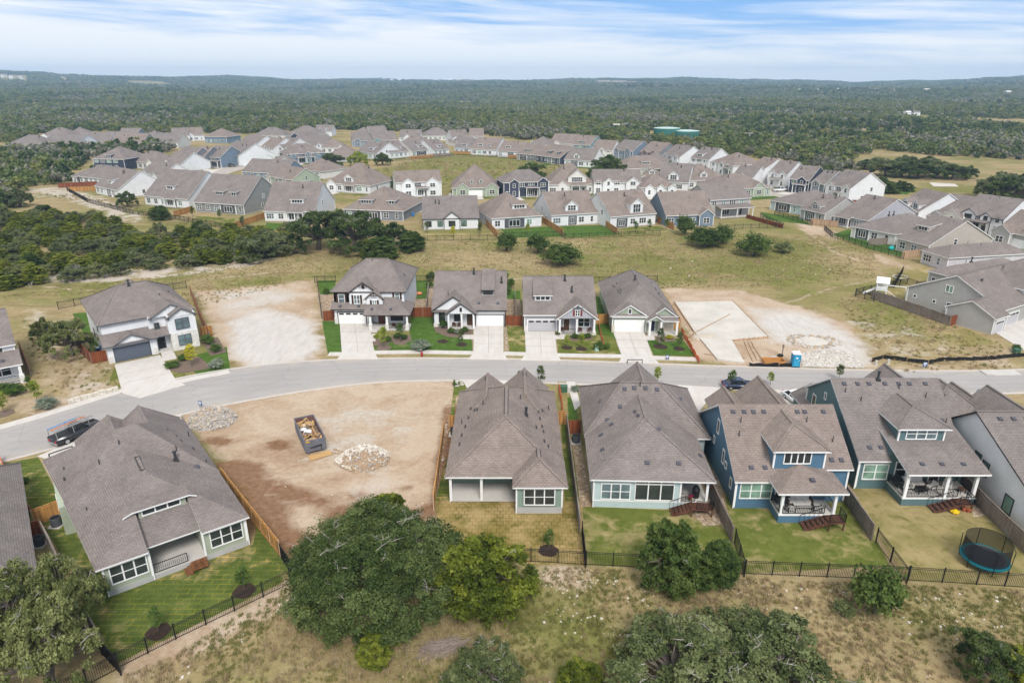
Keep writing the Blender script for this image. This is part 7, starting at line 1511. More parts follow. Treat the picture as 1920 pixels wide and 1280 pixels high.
# ------------------------------------------------------------------ vehicles
TYRE=RUBBER; RIM=plain('silver_rim',(.45,.46,.47),.35,.08,metal=.7); LAMPR=plain('red_lamp',(.45,.015,.012),.3,.05); LAMPW=plain('clear_lamp',(.7,.7,.68),.2,.05); AUTOG=glassy('car_glass',(.02,.024,.028))
def paint(nm,c): 
    m=plain(nm,c,.22,.04,spec=.6); return m
def wheel(t,x,y,r):
    m=MB(); n=18
    def disc(y0,y1,r0,mat_):
        vs=[(x+r0*math.cos(6.283*i/n),y0,r+r0*math.sin(6.283*i/n)) for i in range(n)]+[(x+r0*math.cos(6.283*i/n),y1,r+r0*math.sin(6.283*i/n)) for i in range(n)]
        k=MB(); k.add(vs,[(i,(i+1)%n,n+(i+1)%n,n+i) for i in range(n)],0,True); k.add(vs,[tuple(range(n-1,-1,-1)),tuple(range(n,2*n))]); return k
    o=disc(y-.11,y+.11,r,0).build('wheel',TYRE,t); disc(y-.125,y+.125,r*.62,0).build('rim',RIM,o)
def vehicle(name,label,cat,x,y,rot,pm,kind='car'):
    """car with its nose along +x"""
    t=thing(name,label,cat,x,y,.012,rot); L,Wd,H={'car':(4.6,1.8,1.45),'suv':(4.9,1.92,1.78),'pickup':(5.8,2.0,1.85)}[kind]; a=L/2; b=Wd/2; gh={'car':.86,'suv':1.0,'pickup':1.08}[kind]
    if kind=='pickup': low=[(-a,.45),(-a,1.12),(-.55,1.12),(-.45,1.14),(1.15,1.12),(a-.15,1.02),(a,.85),(a,.42)]
    elif kind=='suv': low=[(-a,.4),(-a+.05,gh),(1.0,gh),(a-.2,gh-.12),(a,.65),(a,.38)]
    else: low=[(-a,.42),(-a+.02,.82),(-a+.25,gh),(.95,gh),(a-.35,.76),(a,.58),(a,.34)]
    import bmesh
    m=MB(); m.extrude([(px,-b,pz) for px,pz in low]+[(a-.3,-b,.26),(-a+.25,-b,.26)],(0,2*b,0)); o=m.build('body',pm,t)
    bm=bmesh.new(); bm.from_mesh(o.data); bmesh.ops.bevel(bm,geom=[e for e in bm.edges],offset=.08,segments=2,affect='EDGES',clamp_overlap=True); bm.to_mesh(o.data); bm.free()
    for p_ in o.data.polygons: p_.use_smooth=True
    g0,g1,r0,r1={'car':(-1.75,1.05,-1.05,.25),'suv':(-2.3,1.15,-2.0,.35),'pickup':(-.5,1.25,-.32,.55)}[kind]; zb=low[1][1]-.04 if kind!='car' else gh-.03
    if kind=='pickup': zb=1.08
    q0=[(g0,-b+.08,zb),(g1,-b+.08,zb),(g1,b-.08,zb),(g0,b-.08,zb)]; q1=[(r0,-b+.26,H-.05),(r1,-b+.26,H-.05),(r1,b-.26,H-.05),(r0,b-.26,H-.05)]
    k=MB(); k.add(q0+q1,[(0,1,5,4),(1,2,6,5),(2,3,7,6),(3,0,4,7),(4,5,6,7)]); k.build('window_glass',AUTOG,t)
    rf=MB(); rf.extrude([(r0-.03,-b+.22,H-.06),(r1+.05,-b+.22,H-.06),(r1+.05,b-.22,H-.06),(r0-.03,b-.22,H-.06)],(0,0,.06))
    for sg in (-1,1):
        for (xa,xb) in ((g0,r0),(g1,r1),((g0+g1)/2-.1,(r0+r1)/2-.1)): rf.bar((xa,sg*(b-.075),zb),(xb,sg*(b-.235),H-.05),.07)
    rf.build('cab_roof',pm,t)
    wx=(1.42,-1.38) if kind!='pickup' else (1.85,-1.75)
    for x_ in wx:
        for s_ in (-1,1): wheel(t,x_,s_*(b-.10),.34 if kind=='car' else .40)
    for s_ in (-1,1):
        l=MB(); l.box(-a-.02,-a+.05,s_*(b-.32)-.16,s_*(b-.32)+.16,.62,.86); l.build('tail_light',LAMPR,t); l=MB(); l.box(a-.16,a+.015,s_*(b-.34)-.18,s_*(b-.34)+.18,.58,.74); l.build('headlight',LAMPW,t)
        l=MB(); l.box(g1-.3,g1-.1,s_*(b+.09)-.09,s_*(b+.09)+.09,zb,zb+.15); l.build('mirror',pm,t)
    if kind=='pickup':
        l=MB(); l.box(-a+.08,-.62,-b+.12,b-.12,1.10,1.135); l.build('bed_cover',IRON,t); l=MB()
        for xx in (-a+.2,-.7,1.2): 
            for s_ in (-1,1): l.bar((xx,s_*(b-.1),1.1 if xx<1 else 1.2),(xx,s_*(b-.2),2.05),.06)
            l.bar((xx,-b+.2,2.05),(xx,b-.2,2.05),.06)
        for s_ in (-1,1): l.bar((-a+.1,s_*(b-.2),2.05),(1.3,s_*(b-.2),2.05),.06)
        l.build('ladder_rack',METAL,t); l=MB(); l.box(-a-.1,-a+.02,-b+.1,b-.1,.4,.6); l.build('bumper',RIM,t)
    return t
def ladder(label,x,y,z,rot,L,mat,dy=0,dx=0):
    m=MB()
    for s_ in (-.2,.2): m.bar((-L/2,s_,0),(L/2,s_,0),.05,.08)
    for i in range(int(L/.32)): m.bar((-L/2+.2+i*.32,-.2,0),(-L/2+.2+i*.32,.2,0),.035)
    o=m.build('ladder',mat); o.location=(x+dx*math.cos(rot)-dy*math.sin(rot),y+dx*math.sin(rot)+dy*math.cos(rot),z); o.rotation_euler=(0,0,rot); tag(o,label,'ladder')
tx,ty=P(146,818); ta=P(204,790); tr_=math.atan2(ta[1]-P(104,833)[1],ta[0]-P(104,833)[0])
vehicle('pickup_truck','black crew-cab pickup with ladder rack parked by the sage house','pickup truck',tx,ty,tr_,paint('black_paint',(.018,.019,.022)),'pickup')
ladder('blue fibreglass ladder on the black pickup rack',tx,ty,2.13,tr_,3.4,plain('blue_fibreglass',(.12,.30,.55),.5,.1),.48,-1.1); ladder('orange fibreglass ladder on the black pickup rack',tx,ty,2.13,tr_,4.2,plain('orange_fibreglass',(.60,.22,.08),.5,.1),-.05,-.7); ladder('aluminium ladder on the black pickup rack',tx,ty,2.13,tr_,4.6,METAL,-.55,-.3)
WP=paint('white_paint',(.75,.76,.77)); vehicle('parked_car','dark blue car parked at the kerb behind the blue house','car',*P(1384,727),.02,paint('dark_blue_paint',(.012,.025,.075)),'car')
vehicle('parked_car','white car nose-out on the drive between blue and teal houses','car',*P(1492,754),-1.35,WP,'car'); vehicle('parked_car','white car on the drive of the paired-gable house','car',*P(769,379),-1.5,WP,'suv')
vehicle('parked_car','white people carrier on the eastern street, farther of two','car',*P(1884,443),.1,WP,'suv'); vehicle('parked_car','white saloon on the eastern street, nearer of two','car',*P(1884,456),.1,WP,'car')
vehicle('pickup_truck','white pickup on the diagonal street','pickup truck',*P(1462,359),.2,WP,'pickup'); vehicle('parked_car','dark blue car beside the white pickup on the diagonal street','car',*P(1484,358),.2,paint('dark_blue_paint',(.012,.025,.075)),'suv'); vehicle('parked_car','black car before the blue-grey paired gables on the western street','car',*P(366,309),.1,paint('black_paint',(.018,.019,.022)),'suv'); vehicle('parked_car','dark car at the kerb left of the pediment house on the western street','car',*P(433,313),.1,paint('grey_paint',(.06,.065,.07)),'suv')
# ------------------------------------------------------------------ dumpster and its load
DG=plain('dumpster_grey',(.150,.155,.178),.6,.25,1.2); RUST=plain('dumpster_inside_rust',(.17,.085,.075),.8,.35,1.5)
c0=P(574,853); c1=P(613,846); ra=math.atan2(c1[1]-c0[1],c1[0]-c0[0]); dw=math.dist(c0,c1); dl=6.6; dh=1.65
t=thing('dumpster','grey roll-off dumpster full of scrap in the middle of the dirt lot','dumpster',c0[0],c0[1],.05,ra+.10)
m=MB()
for a_ in ((0,.08,0,dl),(dw-.08,dw,0,dl),(.08,dw-.08,0,.08),(.08,dw-.08,dl-.08,dl)): m.box(*a_,.25,dh)
m.box(.08,dw-.08,.08,dl-.08,.25,.35); 
for x in (-.05,dw-.03): m.box(x,x+.08,-.02,dl+.02,dh,dh+.1)
m.box(.03,dw-.03,-.03,.07,dh,dh+.1); m.box(.03,dw-.03,dl-.07,dl+.03,dh,dh+.1)
for z in (.6,1.0,1.4): m.box(.1,dw-.1,-.05,-.001,z,z+.1)
for i in range(9): 
    for x in (-.06,dw+.001): m.box(x,x+.06,.2+i*.68,.32+i*.68,.25,dh-.02)
m.build('container',DG,t); l=MB(); 
for x in (.083,dw-.1): l.box(x,x+.017,.1,dl-.1,.36,dh-.03)
l.box(.1,dw-.1,dl-.1,dl-.083,.36,dh-.03); l.build('inner_lining',RUST,t)
l=MB()
for x in (.25,dw-.4): l.box(x,x+.15,0,dl,.05,.25)
l.build('skid_rail',DG,t); l=MB(); l.bar((.5,-.12,.8),(dw-.5,-.12,.95),.07); l.bar((dw-.6,-.1,.4),(dw-.5,-.12,.95),.06); l.build('latch_bar',IRON,t)
l=MB(); l.box(.12,.55,-.058,-.0535,1.52,1.68); l.build('warning_label',plain('yellow_sticker',(.6,.36,.02),.5,.1),t)
def loc(t,x,y): a=t.rotation_euler[2]; return (t.location[0]+x*math.cos(a)-y*math.sin(a), t.location[1]+x*math.sin(a)+y*math.cos(a))
def slab(name,label,cat,root,x,y,z,sx,sy,sz,mat,rz=0,rx=0,ry=0,group=None):
    m=MB(); m.box(-sx/2,sx/2,-sy/2,sy/2,-sz/2,sz/2); o=m.build(name,mat); X,Y=loc(root,x,y); o.location=(X,Y,z); o.rotation_euler=(rx,ry,rz+root.rotation_euler[2]); return tag(o,label,cat,group)
KRAFT=plain('cardboard',(.36,.23,.13),.9,.15)
m=MB(); r_=np.random.default_rng(3)
for i in range(130): 
    c=Vector((r_.uniform(.3,dw-.3),r_.uniform(.4,dl-.3),r_.uniform(.8,1.45))); v=Vector(r_.normal(size=3)); v.z*=.3; v.normalize(); e=c+v*r_.uniform(.3,1.1); e.x=min(max(e.x,.2),dw-.2); e.y=min(max(e.y,.25),dl-.2); e.z=min(max(e.z,.6),1.75); m.bar(c,e,r_.uniform(.05,.3),r_.uniform(.03,.12),int(r_.integers(0,3)))
m.box(.15,dw-.15,.15,dl-.15,.36,1.05,2); o=m.build('scrap_heap',[PLY,KRAFT,DEADW]); o.location=(t.location[0],t.location[1],.05); o.rotation_euler=t.rotation_euler; tag(o,'heap of splintered wood and board scrap filling the dumpster','scrap wood')
slab('plywood_sheet','tan plywood sheet leaning inside the dumpster','plywood',t,dw*.68,2.6,1.25,.5,2.6,.04,PLY,.1,.1,.3); slab('plywood_sheet','pale board across the far end of the dumpster','plywood',t,dw*.5,5.0,1.3,1.5,.9,.04,plain('pale_board',(.55,.42,.28),.8,.15),.2,.1,0)
slab('cardboard_box','brown cardboard box near the dumpster tailgate','box',t,dw*.45,.9,1.3,.8,.6,.35,KRAFT,.5,.1,.1); slab('timber_beam','dark brown timber lying in the dumpster','timber',t,dw*.62,2.2,1.45,.2,2.6,.16,plain('brown_timber',(.22,.10,.04),.8,.2),.05,.05)
def blob(name,label,cat,x,y,z,r,mat,sz=.6,seed=1,group=None):
    import bmesh
    bm=bmesh.new(); bmesh.ops.create_icosphere(bm,subdivisions=3,radius=r); rr=random.Random(seed); k=[rr.uniform(0,6) for _ in range(6)]
    for v in bm.verts: d=v.co.normalized(); v.co*=1+.13*math.sin(5*d.x+k[0])*math.sin(6*d.y+k[1])+.1*math.sin(11*d.z+7*d.x+k[2]); v.co.z*=sz
    me=bpy.data.meshes.new(name); bm.to_mesh(me); bm.free(); me.materials.append(mat); o=bpy.data.objects.new(name,me); C.objects.link(o); o.location=(x,y,z); return tag(o,label,cat,group)
WB=plain('white_plastic_film',(.72,.72,.74),.5,.1); X,Y=loc(t,dw*.4,3.0); blob('plastic_wrap','crumpled white plastic wrap on the dumpster load','plastic wrap',X,Y,1.35,.5,WB,.55,3); X,Y=loc(t,dw*.25,3.9); blob('plastic_bag','white bag beside the crumpled wrap in the dumpster','bag',X,Y,1.3,.36,WB,.7,4); X,Y=loc(t,dw*.35,2.0); blob('rubbish_bag','black rubbish bag in the dumpster','bag',X,Y,1.25,.32,IRON,.7,5)
slab('plywood_sheet','plywood sheets lying on the ground behind the dumpster','plywood',t,dw*.6,-.9,.09,2.6,1.1,.08,PLY,.1); slab('timber_beam','loose plank beside the plywood behind the dumpster','timber',t,dw*1.25,-1.0,.08,1.8,.14,.06,PALEW,-.6); slab('timber_beam','second loose plank beside the white stone pile','timber',t,dw*1.5,-.7,.08,1.5,.12,.06,PALEW,-.9)
# ------------------------------------------------------------------ trampoline, swing set, toilet
X,Y=P(1847,1042,.85); t=thing('trampoline','round trampoline with turquoise rim and black safety net','trampoline',X,Y,0,0); R=1.95; n=28
TQ=plain('turquoise_pad',(.008,.12,.15),.7,.1,spec=.1); m=MB(); vs=[((R-.02)*math.cos(6.283*i/n),(R-.02)*math.sin(6.283*i/n),.86) for i in range(n)]+[((R-.34)*math.cos(6.283*i/n),(R-.34)*math.sin(6.283*i/n),.90) for i in range(n)]+[((R+.03)*math.cos(6.283*i/n),(R+.03)*math.sin(6.283*i/n),.70) for i in range(n)]
m.add(vs,[(i,(i+1)%n,n+(i+1)%n,n+i) for i in range(n)]+[(2*n+i,2*n+(i+1)%n,(i+1)%n,i) for i in range(n)]); m.build('rim_pad',TQ,t); m=MB(); m.cyl(0,0,.855,.87,R-.35,n); m.build('bounce_mat',plain('black_mat',(.03,.032,.04),.6,.15),t)
for i in range(6):
    a_=6.283*i/6+.3; m=MB(); x,y=R*math.cos(a_),R*math.sin(a_); m.tube([(x*.96,y*.96,0),(x*1.02,y*1.02,.8),(x*1.04,y*1.04,2.3),(x*.92,y*.92,2.65)],.035,6); m.build('net_pole',IRON,t)
m=MB(); m.ring(0,0,2.62,R*.93,.018,36,4)
m.build('net_hoop',IRON,t)
NETM,_nt,_b=newmat('black_netting'); _tr=_nt.nodes.new('ShaderNodeBsdfTransparent'); _mx=_nt.nodes.new('ShaderNodeMixShader'); _mx.inputs[0].default_value=.72; _b.inputs['Base Color'].default_value=(.01,.01,.012,1); _nt.links.new(_tr.outputs[0],_mx.inputs[1]); _nt.links.new(_b.outputs[0],_mx.inputs[2]); _nt.links.new(_mx.outputs[0],[n_ for n_ in _nt.nodes if n_.type=='OUTPUT_MATERIAL'][0].inputs[0])
m=MB(); n=36; m.add([(R*.96*math.cos(6.283*i/n),R*.96*math.sin(6.283*i/n),.9) for i in range(n)]+[(R*.93*math.cos(6.283*i/n),R*.93*math.sin(6.283*i/n),2.62) for i in range(n)],[(i,(i+1)%n,n+(i+1)%n,n+i) for i in range(n)]); m.build('safety_net',NETM,t)
x0,y0=P(1650,556); t=thing('swing_set','white wooden swing set with roofed tower and slide','swing set',x0,y0,0,-.45); m=MB(); SW=plain('white_painted_wood',(.74,.74,.73),.6,.08)
for x in (-.9,.9):
    for y in (-.9,.9): m.bar((x,y,0),(x,y,3.2),.14)
m.box(-1,1,-1,1,1.5,1.6)
for z in (1.9,2.2):
    for a_,b_ in (((-.9,-.9),(.9,-.9)),((-.9,.9),(.9,.9)),((-.9,-.9),(-.9,.9))): m.bar((*a_,z),(*b_,z),.05,.2)
m.build('tower',SW,t); m=MB(); m.sheet([[(-1.2,-1.2,3.1),(1.2,-1.2,3.1),(1.2,0,4.1),(-1.2,0,4.1)],[(-1.2,0,4.1),(1.2,0,4.1),(1.2,1.2,3.1),(-1.2,1.2,3.1)]],.1,0,0,0); m.build('tower_roof',SW,t)
m=MB(); m.extrude([(-1,-.35,1.55),(-1,.35,1.55),(-3.2,.35,.15),(-3.2,-.35,.15)],(0,0,.08)); 
for s_ in (-.37,.37): m.bar((-1,s_,1.75),(-3.2,s_,.35),.05,.2)
m.build('slide',SW,t); m=MB(); m.bar((.9,0,2.5),(4.3,0,2.5),.15)
for s_ in (-1,1): m.bar((4.2,0,2.5),(4.5,s_*1.2,0),.13)
m.bar((4.4,-.7,1.1),(4.4,.7,1.1),.1); m.bar((.9,-.9,1.7),(2.6,-.9,.6),.1); m.build('swing_beam',SW,t)
for x in (2.2,3.3):
    m=MB(); m.box(x-.25,x+.25,-.12,.12,.5,.55)
    for s_ in (-.22,.22): m.bar((x+s_,0,.55),(x+s_,0,2.5),.02)
    m.build('swing',IRON,t)
X,Y=P(1490,686); t=thing('portable_toilet','blue portable toilet with white roof at the building lot kerb','portable toilet',X,Y,0,-.12); BT=plain('blue_plastic',(.02,.24,.42),.45,.08); m=MB(); m.box(-.58,.58,-.58,.58,.12,2.1)
for x in (-.56,.5): m.box(x,x+.06,-.62,-.581,.12,2.1)
for i in range(4): m.box(-.45,.45,.581,.61,.3+i*.45,.6+i*.45)
m.build('cabin',BT,t); m=MB(); m.box(-.42,.42,-.62,-.582,.2,2.0); o=m.build('door',plain('lighter_blue_plastic',(.03,.30,.50),.45,.08),t); k=MB(); k.box(.25,.33,-.66,-.621,1.05,1.15); k.build('handle',WHITE,o); k=MB(); k.box(-.15,.15,-.63,-.6215,1.45,1.65); k.build('door_sign',WHITE,o)
m=MB(); m.extrude([(-.64,-.64,2.1),(.64,-.64,2.1),(.64,.64,2.1),(-.64,.64,2.1)],(0,0,.08)); m.extrude([(-.5,-.5,2.18),(.5,-.5,2.18),(.5,.5,2.18),(-.5,.5,2.18)],(0,0,.12)); m.build('roof',WHITE,t); m=MB(); m.cyl(.4,.4,2.28,2.6,.05,8); m.build('vent_pipe',WHITE,t); m=MB(); m.box(-.6,.6,-.6,.6,0,.12); m.build('skid_base',IRON,t)
# ------------------------------------------------------------------ building lot
q=PP([(1264,568),(1373,566),(1440,634),(1372,640),(1396,682),(1345,676),(1300,622)]); m=MB(); m.prism(q,-.1,.28); struct('building_slab',m,PADC)
t=thing('slab_formwork','wooden formwork boards and stakes along the concrete slab','formwork',*q[1]); m=MB()
ox,oy=q[1]
for a_,b_ in ((q[0],q[6]),(q[1],q[2]),(q[2],q[3]),(q[0],q[1])):
    m=MB(); a2=(a_[0]-ox,a_[1]-oy); b2=(b_[0]-ox,b_[1]-oy); m.bar((*a2,.17),(*b2,.17),.06,.34); L_=math.dist(a2,b2)
    for i in range(int(L_/.9)): f=i*.9/L_; x=a2[0]+(b2[0]-a2[0])*f; y=a2[1]+(b2[1]-a2[1])*f; m.bar((x,y,0),(x,y,.55),.05); dx,dy=(b2[1]-a2[1])/L_,-(b2[0]-a2[0])/L_; m.bar((x,y,.4),(x+dx*.5,y+dy*.5,0),.05)
    m.build('form_board',PALEW,t)
for i,(a_,b_) in enumerate((((1285,636),(1368,592)),((1395,640),(1412,678)),((1402,640),(1420,676)),((1408,640),(1428,674)),((1320,664),(1398,672)))):
    m=MB(); A_2=P(*a_); B_2=P(*b_); m.bar((*A_2,.34 if i==0 else .12),(*B_2,.34 if i==0 else .12),.16,.06); tag(m.build('loose_plank',PALEW),('long plank lying across the concrete slab','left of three planks at the slab corner','middle of three planks at the slab corner','right of three planks at the slab corner','plank at the kerb end of the slab')[i],'plank')
o_=P(1450,682); t=thing('timber_pit','orange timber-lined pit beside the blue toilet','timber pit',*o_); m=MB()
for a_ in ((-1.6,1.6,-.9,-.8),(-1.6,1.6,.8,.9),(-1.6,-1.5,-.8,.8),(1.5,1.6,-.8,.8)): m.box(*a_,-.1,.75)
m.build('timber_lining',plain('orange_ply',(.50,.24,.07),.8,.2),t); m=MB(); m.box(-1.5,1.5,-.8,.8,-.05,.1); m.build('pit_bottom',RUST,t); X,Y=P(1450,674); blob('debris_heap','grey cement bags thrown in the timber pit','cement bags',X,Y,.3,.6,plain('cement_bag',(.45,.42,.40),.8,.2),.4,7); X,Y=P(1449,668); blob('debris_heap','black plastic heap behind the timber pit','plastic heap',X+1.2,Y,.2,.45,IRON,.5,8)
X,Y=P(1466,668); m=MB(); m.bar((0,0,0),(0,0,2.0),.12); m.box(-.12,.12,-.1,.1,1.5,2.0); o=m.build('power_post',DEADW); o.location=(X,Y,0); tag(o,'temporary power post between pit and blue toilet','utility post')
# ------------------------------------------------------------------ small things in the street
X,Y=P(791,668); t=thing('fire_hydrant','red fire hydrant on the verge before the grey shrub','fire hydrant',X,Y,.02); RED=plain('hydrant_red',(.35,.02,.03),.45,.1); m=MB(); m.cyl(0,0,0,.06,.2,12); m.cyl(0,0,.06,.62,.13,12); m.cyl(0,0,.62,.70,.17,12); m.cyl(0,0,.70,.86,.14,12,r2=.05); m.build('barrel',RED,t)
for s_ in (-1,1): m=MB(); m.bar((s_*.1,0,.45),(s_*.24,0,.45),.13); m.build('outlet_cap',RED,t)
SB=plain('sign_blue',(.03,.09,.22),.5,.06); 
def sign(px,py,lab,mat=SB,h=1.1,w_=.7,rot=0):
    x,y=P(px,py); t=thing('yard_sign',lab,'sign',x,y,0,rot); m=MB(); m.box(-w_/2,w_/2,-.02,.02,h-.75,h); m.build('sign_board',mat,t)
    m=MB(); 
    for i,(a_,b_) in enumerate(((-.28,.22),(-.28,.28),(-.2,.1))): m.box(a_*w_/.7,b_*w_/.7,-.028,-.021,h-.2-i*.2,h-.1-i*.2)
    m.build('sign_lettering',WHITE,t)
    for s_ in (-1,1): m=MB(); m.box(s_*w_*.42-.025,s_*w_*.42+.025,.021,.06,-.2,h-.05); m.build('leg',METAL,t)
sign(1733,691,'blue and white lot sign on the far verge at right'); sign(1251,675,'small blue lot sign at the dark sage lawn kerb',w_=.5,h=.9); sign(1832,748,'tilted blue and white lot sign behind the teal house roof',w_=.9,h=1.5,rot=.3); sign(377,766,'small blue sign at the kerb by the grey rubble pile',w_=.45,h=1.2)
for i,(px,py,mt,w_,h_,l) in enumerate(((1057,733,SHRUB,.9,.8,'dark green utility box beside the orange netting at the kerb'),(1066,735,CONC,.35,.7,'pale utility pedestal right of the dark green box'),(857,723,CONC,.4,.7,'left of twin pale utility pedestals by the grey-green house'),(866,721,CONC,.4,.7,'right of twin pale utility pedestals by the grey-green house'),(31,890,CONC,.5,.8,'pale utility pedestal on the left lawn'),(1119,657,plain('pale_green_box',(.35,.50,.42),.5,.1),.5,.9,'pale green utility box before the dark sage house'),(1846,742,CONC,.4,.8,'pale pedestal beside the tilted lot sign'),(340,790,CONC,.35,.8,'white pedestal at the kerb by the grey rubble pile'),(1642,684,CONC,.25,.7,'left of two stub pipes by the silt fence'),(1665,682,CONC,.25,.7,'right of two stub pipes by the silt fence'),(1905,662,SHRUB,.8,.7,'green utility box at the right end of the silt fence'))):
    x,y=P(px,py); m=MB(); m.box(-w_/2,w_/2,-w_/2,w_/2,0,h_); m.box(-w_/2-.03,w_/2+.03,-w_/2-.03,w_/2+.03,h_,h_+.06); m.box(-w_/2-.1,w_/2+.1,-w_/2-.1,w_/2+.1,-.1,.05)
    gm=plain('utility_green',(.05,.12,.07),.5,.1) if mt is SHRUB else mt; o=m.build('utility_box',gm); o.location=(x,y,0); tag(o,l,'utility box')
def ac(x,y,lab,z=0.0,r=.42):
    t=thing('air_conditioner',lab,'air conditioner',x,y,z); m=MB(); m.cyl(0,0,.1,.95,r,16); m.ring(0,0,.95,r-.03,.04,20,6); m.build('casing',plain('ac_grey',(.075,.082,.09),.5,.15),t); m=MB(); m.cyl(0,0,.955,.965,r*.8,14)
    for i in range(8): a_=i*.785; m.bar((0,0,.99),(r*.9*math.cos(a_),r*.9*math.sin(a_),.99),.02)
    m.build('fan_grille',IRON,t); m=MB(); m.box(-.6,.6,-.6,.6,.0,.1); m.build('pad',CONC,t)
ac(*P(107,985),'air conditioner on a pad behind the short cedar gate',r=.5); ac(*P(1080,829),'air conditioner left of the mint house',r=.5); ac(*P(963,604),'air conditioner right of the black-trim garage'); ac(*P(1789,592),'air conditioner at the corner of the grey house',r=.5); ac(*P(851,815),'air conditioner in the gap left of the grey-green house'); ac(*P(75,1022),'air conditioner beside the cut-off roof at left'); ac(*P(1312,835),'air conditioner between mint and blue houses')
def garage_lock(px,py,a0,b0,lab):
    A1,B1=P(px,py),P(a0,b0); m=MB(); m.bar((*A1,.7),(*B1,.7),.1); m.bar((*A1,.1),(*A1,.7),.09); m.bar((*B1,.1),(*B1,.7),.09); tag(m.build('drive_barrier',IRON),lab,'barrier')
garage_lock(1176,682,1204,682,'low black barrier across the dark sage driveway'); garage_lock(94,861,138,846,'low black barrier across the sage house driveway')
# limestone retaining wall
a_,b_=P(127,757),P(222,731); m=MB(); L_=math.dist(a_,b_)
for i in range(8): m.box(i*L_/8+.02,(i+1)*L_/8-.02,-.3,.3,-.1,.55+.04*(i%3))
o=m.build('retaining_wall',LIME); o.location=(*a_,0); o.rotation_euler=(0,0,math.atan2(b_[1]-a_[1],b_[0]-a_[0])); tag(o,'low limestone block wall along the left sidewalk','stone wall')
# brush pile
r_=random.Random(4); X,Y=P(827,1216); m=MB()
for i in range(260):
    a1=r_.gauss(.12,.28)+(math.pi if r_.random()<.5 else 0); L_=r_.uniform(.8,2.2); c=Vector((r_.gauss(0,.75),r_.gauss(0,.42),0)); c.z=max(.05,.55*math.exp(-(c.x/1.3)**2-(c.y/.7)**2)*r_.uniform(.2,1)); d=Vector((math.cos(a1),math.sin(a1),r_.uniform(-.12,.15)))*L_/2
    m.tube([c-d,c+Vector((0,0,r_.uniform(0,.12))),c+d],[.025,.02,.008],4,r_.randrange(2))
o=m.build('brush_pile',[DEADW,plain('grey_brush',(.27,.22,.19),.95,.25,4)]); o.location=(X,Y,0); o.rotation_euler=(0,0,.25); tag(o,'heap of dry brown brush beside the huge live oak','brush pile')
# bins
def bin_(px,py,lab,mat):
    x,y=P(px,py); t=thing('wheeled_bin',lab,'bin',x,y); m=MB(); m.add([(-.26,-.28,.08),(.26,-.28,.08),(.26,.28,.08),(-.26,.28,.08),(-.32,-.36,1.0),(.32,-.36,1.0),(.32,.36,1.0),(-.32,.36,1.0)],[(3,2,1,0),(4,5,6,7),(0,1,5,4),(1,2,6,5),(2,3,7,6),(3,0,4,7)]); m.build('bin_body',mat,t); m=MB(); m.extrude([(-.35,-.4,1.0),(.35,-.4,1.0),(.35,.4,1.06),(-.35,.4,1.06)],(0,0,.08)); m.build('lid',mat,t)
    for s_ in (-1,1): m=MB(); m.bar((s_*.2,.32,.12),(s_*.32,.32,.12),.22); m.build('wheel',RUBBER,t)
BB=plain('bin_blue',(.03,.20,.55),.5,.08)
bin_(775,406,'blue wheeled bin right of the charcoal house',BB); bin_(371,315,'blue wheeled bin at the near kerb of the western street',BB); bin_(415,308,'pair-left blue wheeled bin at the bend of the western street',BB); bin_(418,306,'pair-right blue wheeled bin at the bend of the western street',BB); bin_(126+0,522,'',BB) if 0 else None
# porch furniture
def chair(x,y,z,rot,lab,frame=IRON,cush=CUSH,w_=.75,group=None):
    t=thing('porch_chair',lab,'chair',x,y,z,rot,group); m=MB(); m.box(-w_/2+.06,w_/2-.06,-.34,.30,.3,.46); m.build('seat',cush,t); m=MB(); m.extrude([(-w_/2+.06,.24,.46),(w_/2-.06,.24,.46),(w_/2-.06,.40,.95),(-w_/2+.06,.40,.95)],(0,.09,0)); m.build('backrest',cush,t)
    for sx in (-1,1):
        for sy in (-.32,.34): m=MB(); m.bar((sx*w_/2,sy,0),(sx*w_/2,sy,.62),.05); m.build('leg',frame,t)
        m=MB(); m.bar((sx*w_/2,-.36,.62),(sx*w_/2,.4,.62),.06); m.build('armrest',frame,t)
def sofa(x,y,z,rot,lab,L_=2.0):
    t=thing('porch_sofa',lab,'sofa',x,y,z,rot); m=MB(); m.box(-L_/2,L_/2,-.4,.4,.08,.3); m.build('frame',plain('brown_wicker',(.07,.05,.04),.8,.2,6),t)
    for i in range(3): m=MB(); m.box(-L_/2+.06+i*(L_-.1)/3,-L_/2+.02+(i+1)*(L_-.1)/3,-.38,.3,.3,.46); m.build('seat_cushion',CUSH,t); m=MB(); m.extrude([(-L_/2+.06+i*(L_-.1)/3,.22,.46),(-L_/2+.02+(i+1)*(L_-.1)/3,.22,.46),(-L_/2+.02+(i+1)*(L_-.1)/3,.34,.9),(-L_/2+.06+i*(L_-.1)/3,.34,.9)],(0,.12,0)); m.build('back_cushion',CUSH,t)
    for sx in (-1,1): m=MB(); m.box(sx*(L_/2+.06)-.06,sx*(L_/2+.06)+.06,-.42,.42,.1,.62); m.build('arm',plain('brown_wicker',(.07,.05,.04),.8,.2,6),t)
def table(x,y,z,lab,L_=1.1,d_=.7,h_=.42,mat=None):
    t=thing('porch_table',lab,'table',x,y,z); m=MB(); m.box(-L_/2,L_/2,-d_/2,d_/2,h_-.05,h_); m.build('tabletop',mat or CUSH,t)
    for sx in (-1,1):
        for sy in (-1,1): m=MB(); m.bar((sx*(L_/2-.06),sy*(d_/2-.06),0),(sx*(L_/2-.06),sy*(d_/2-.06),h_-.05),.05); m.build('leg',IRON,t)
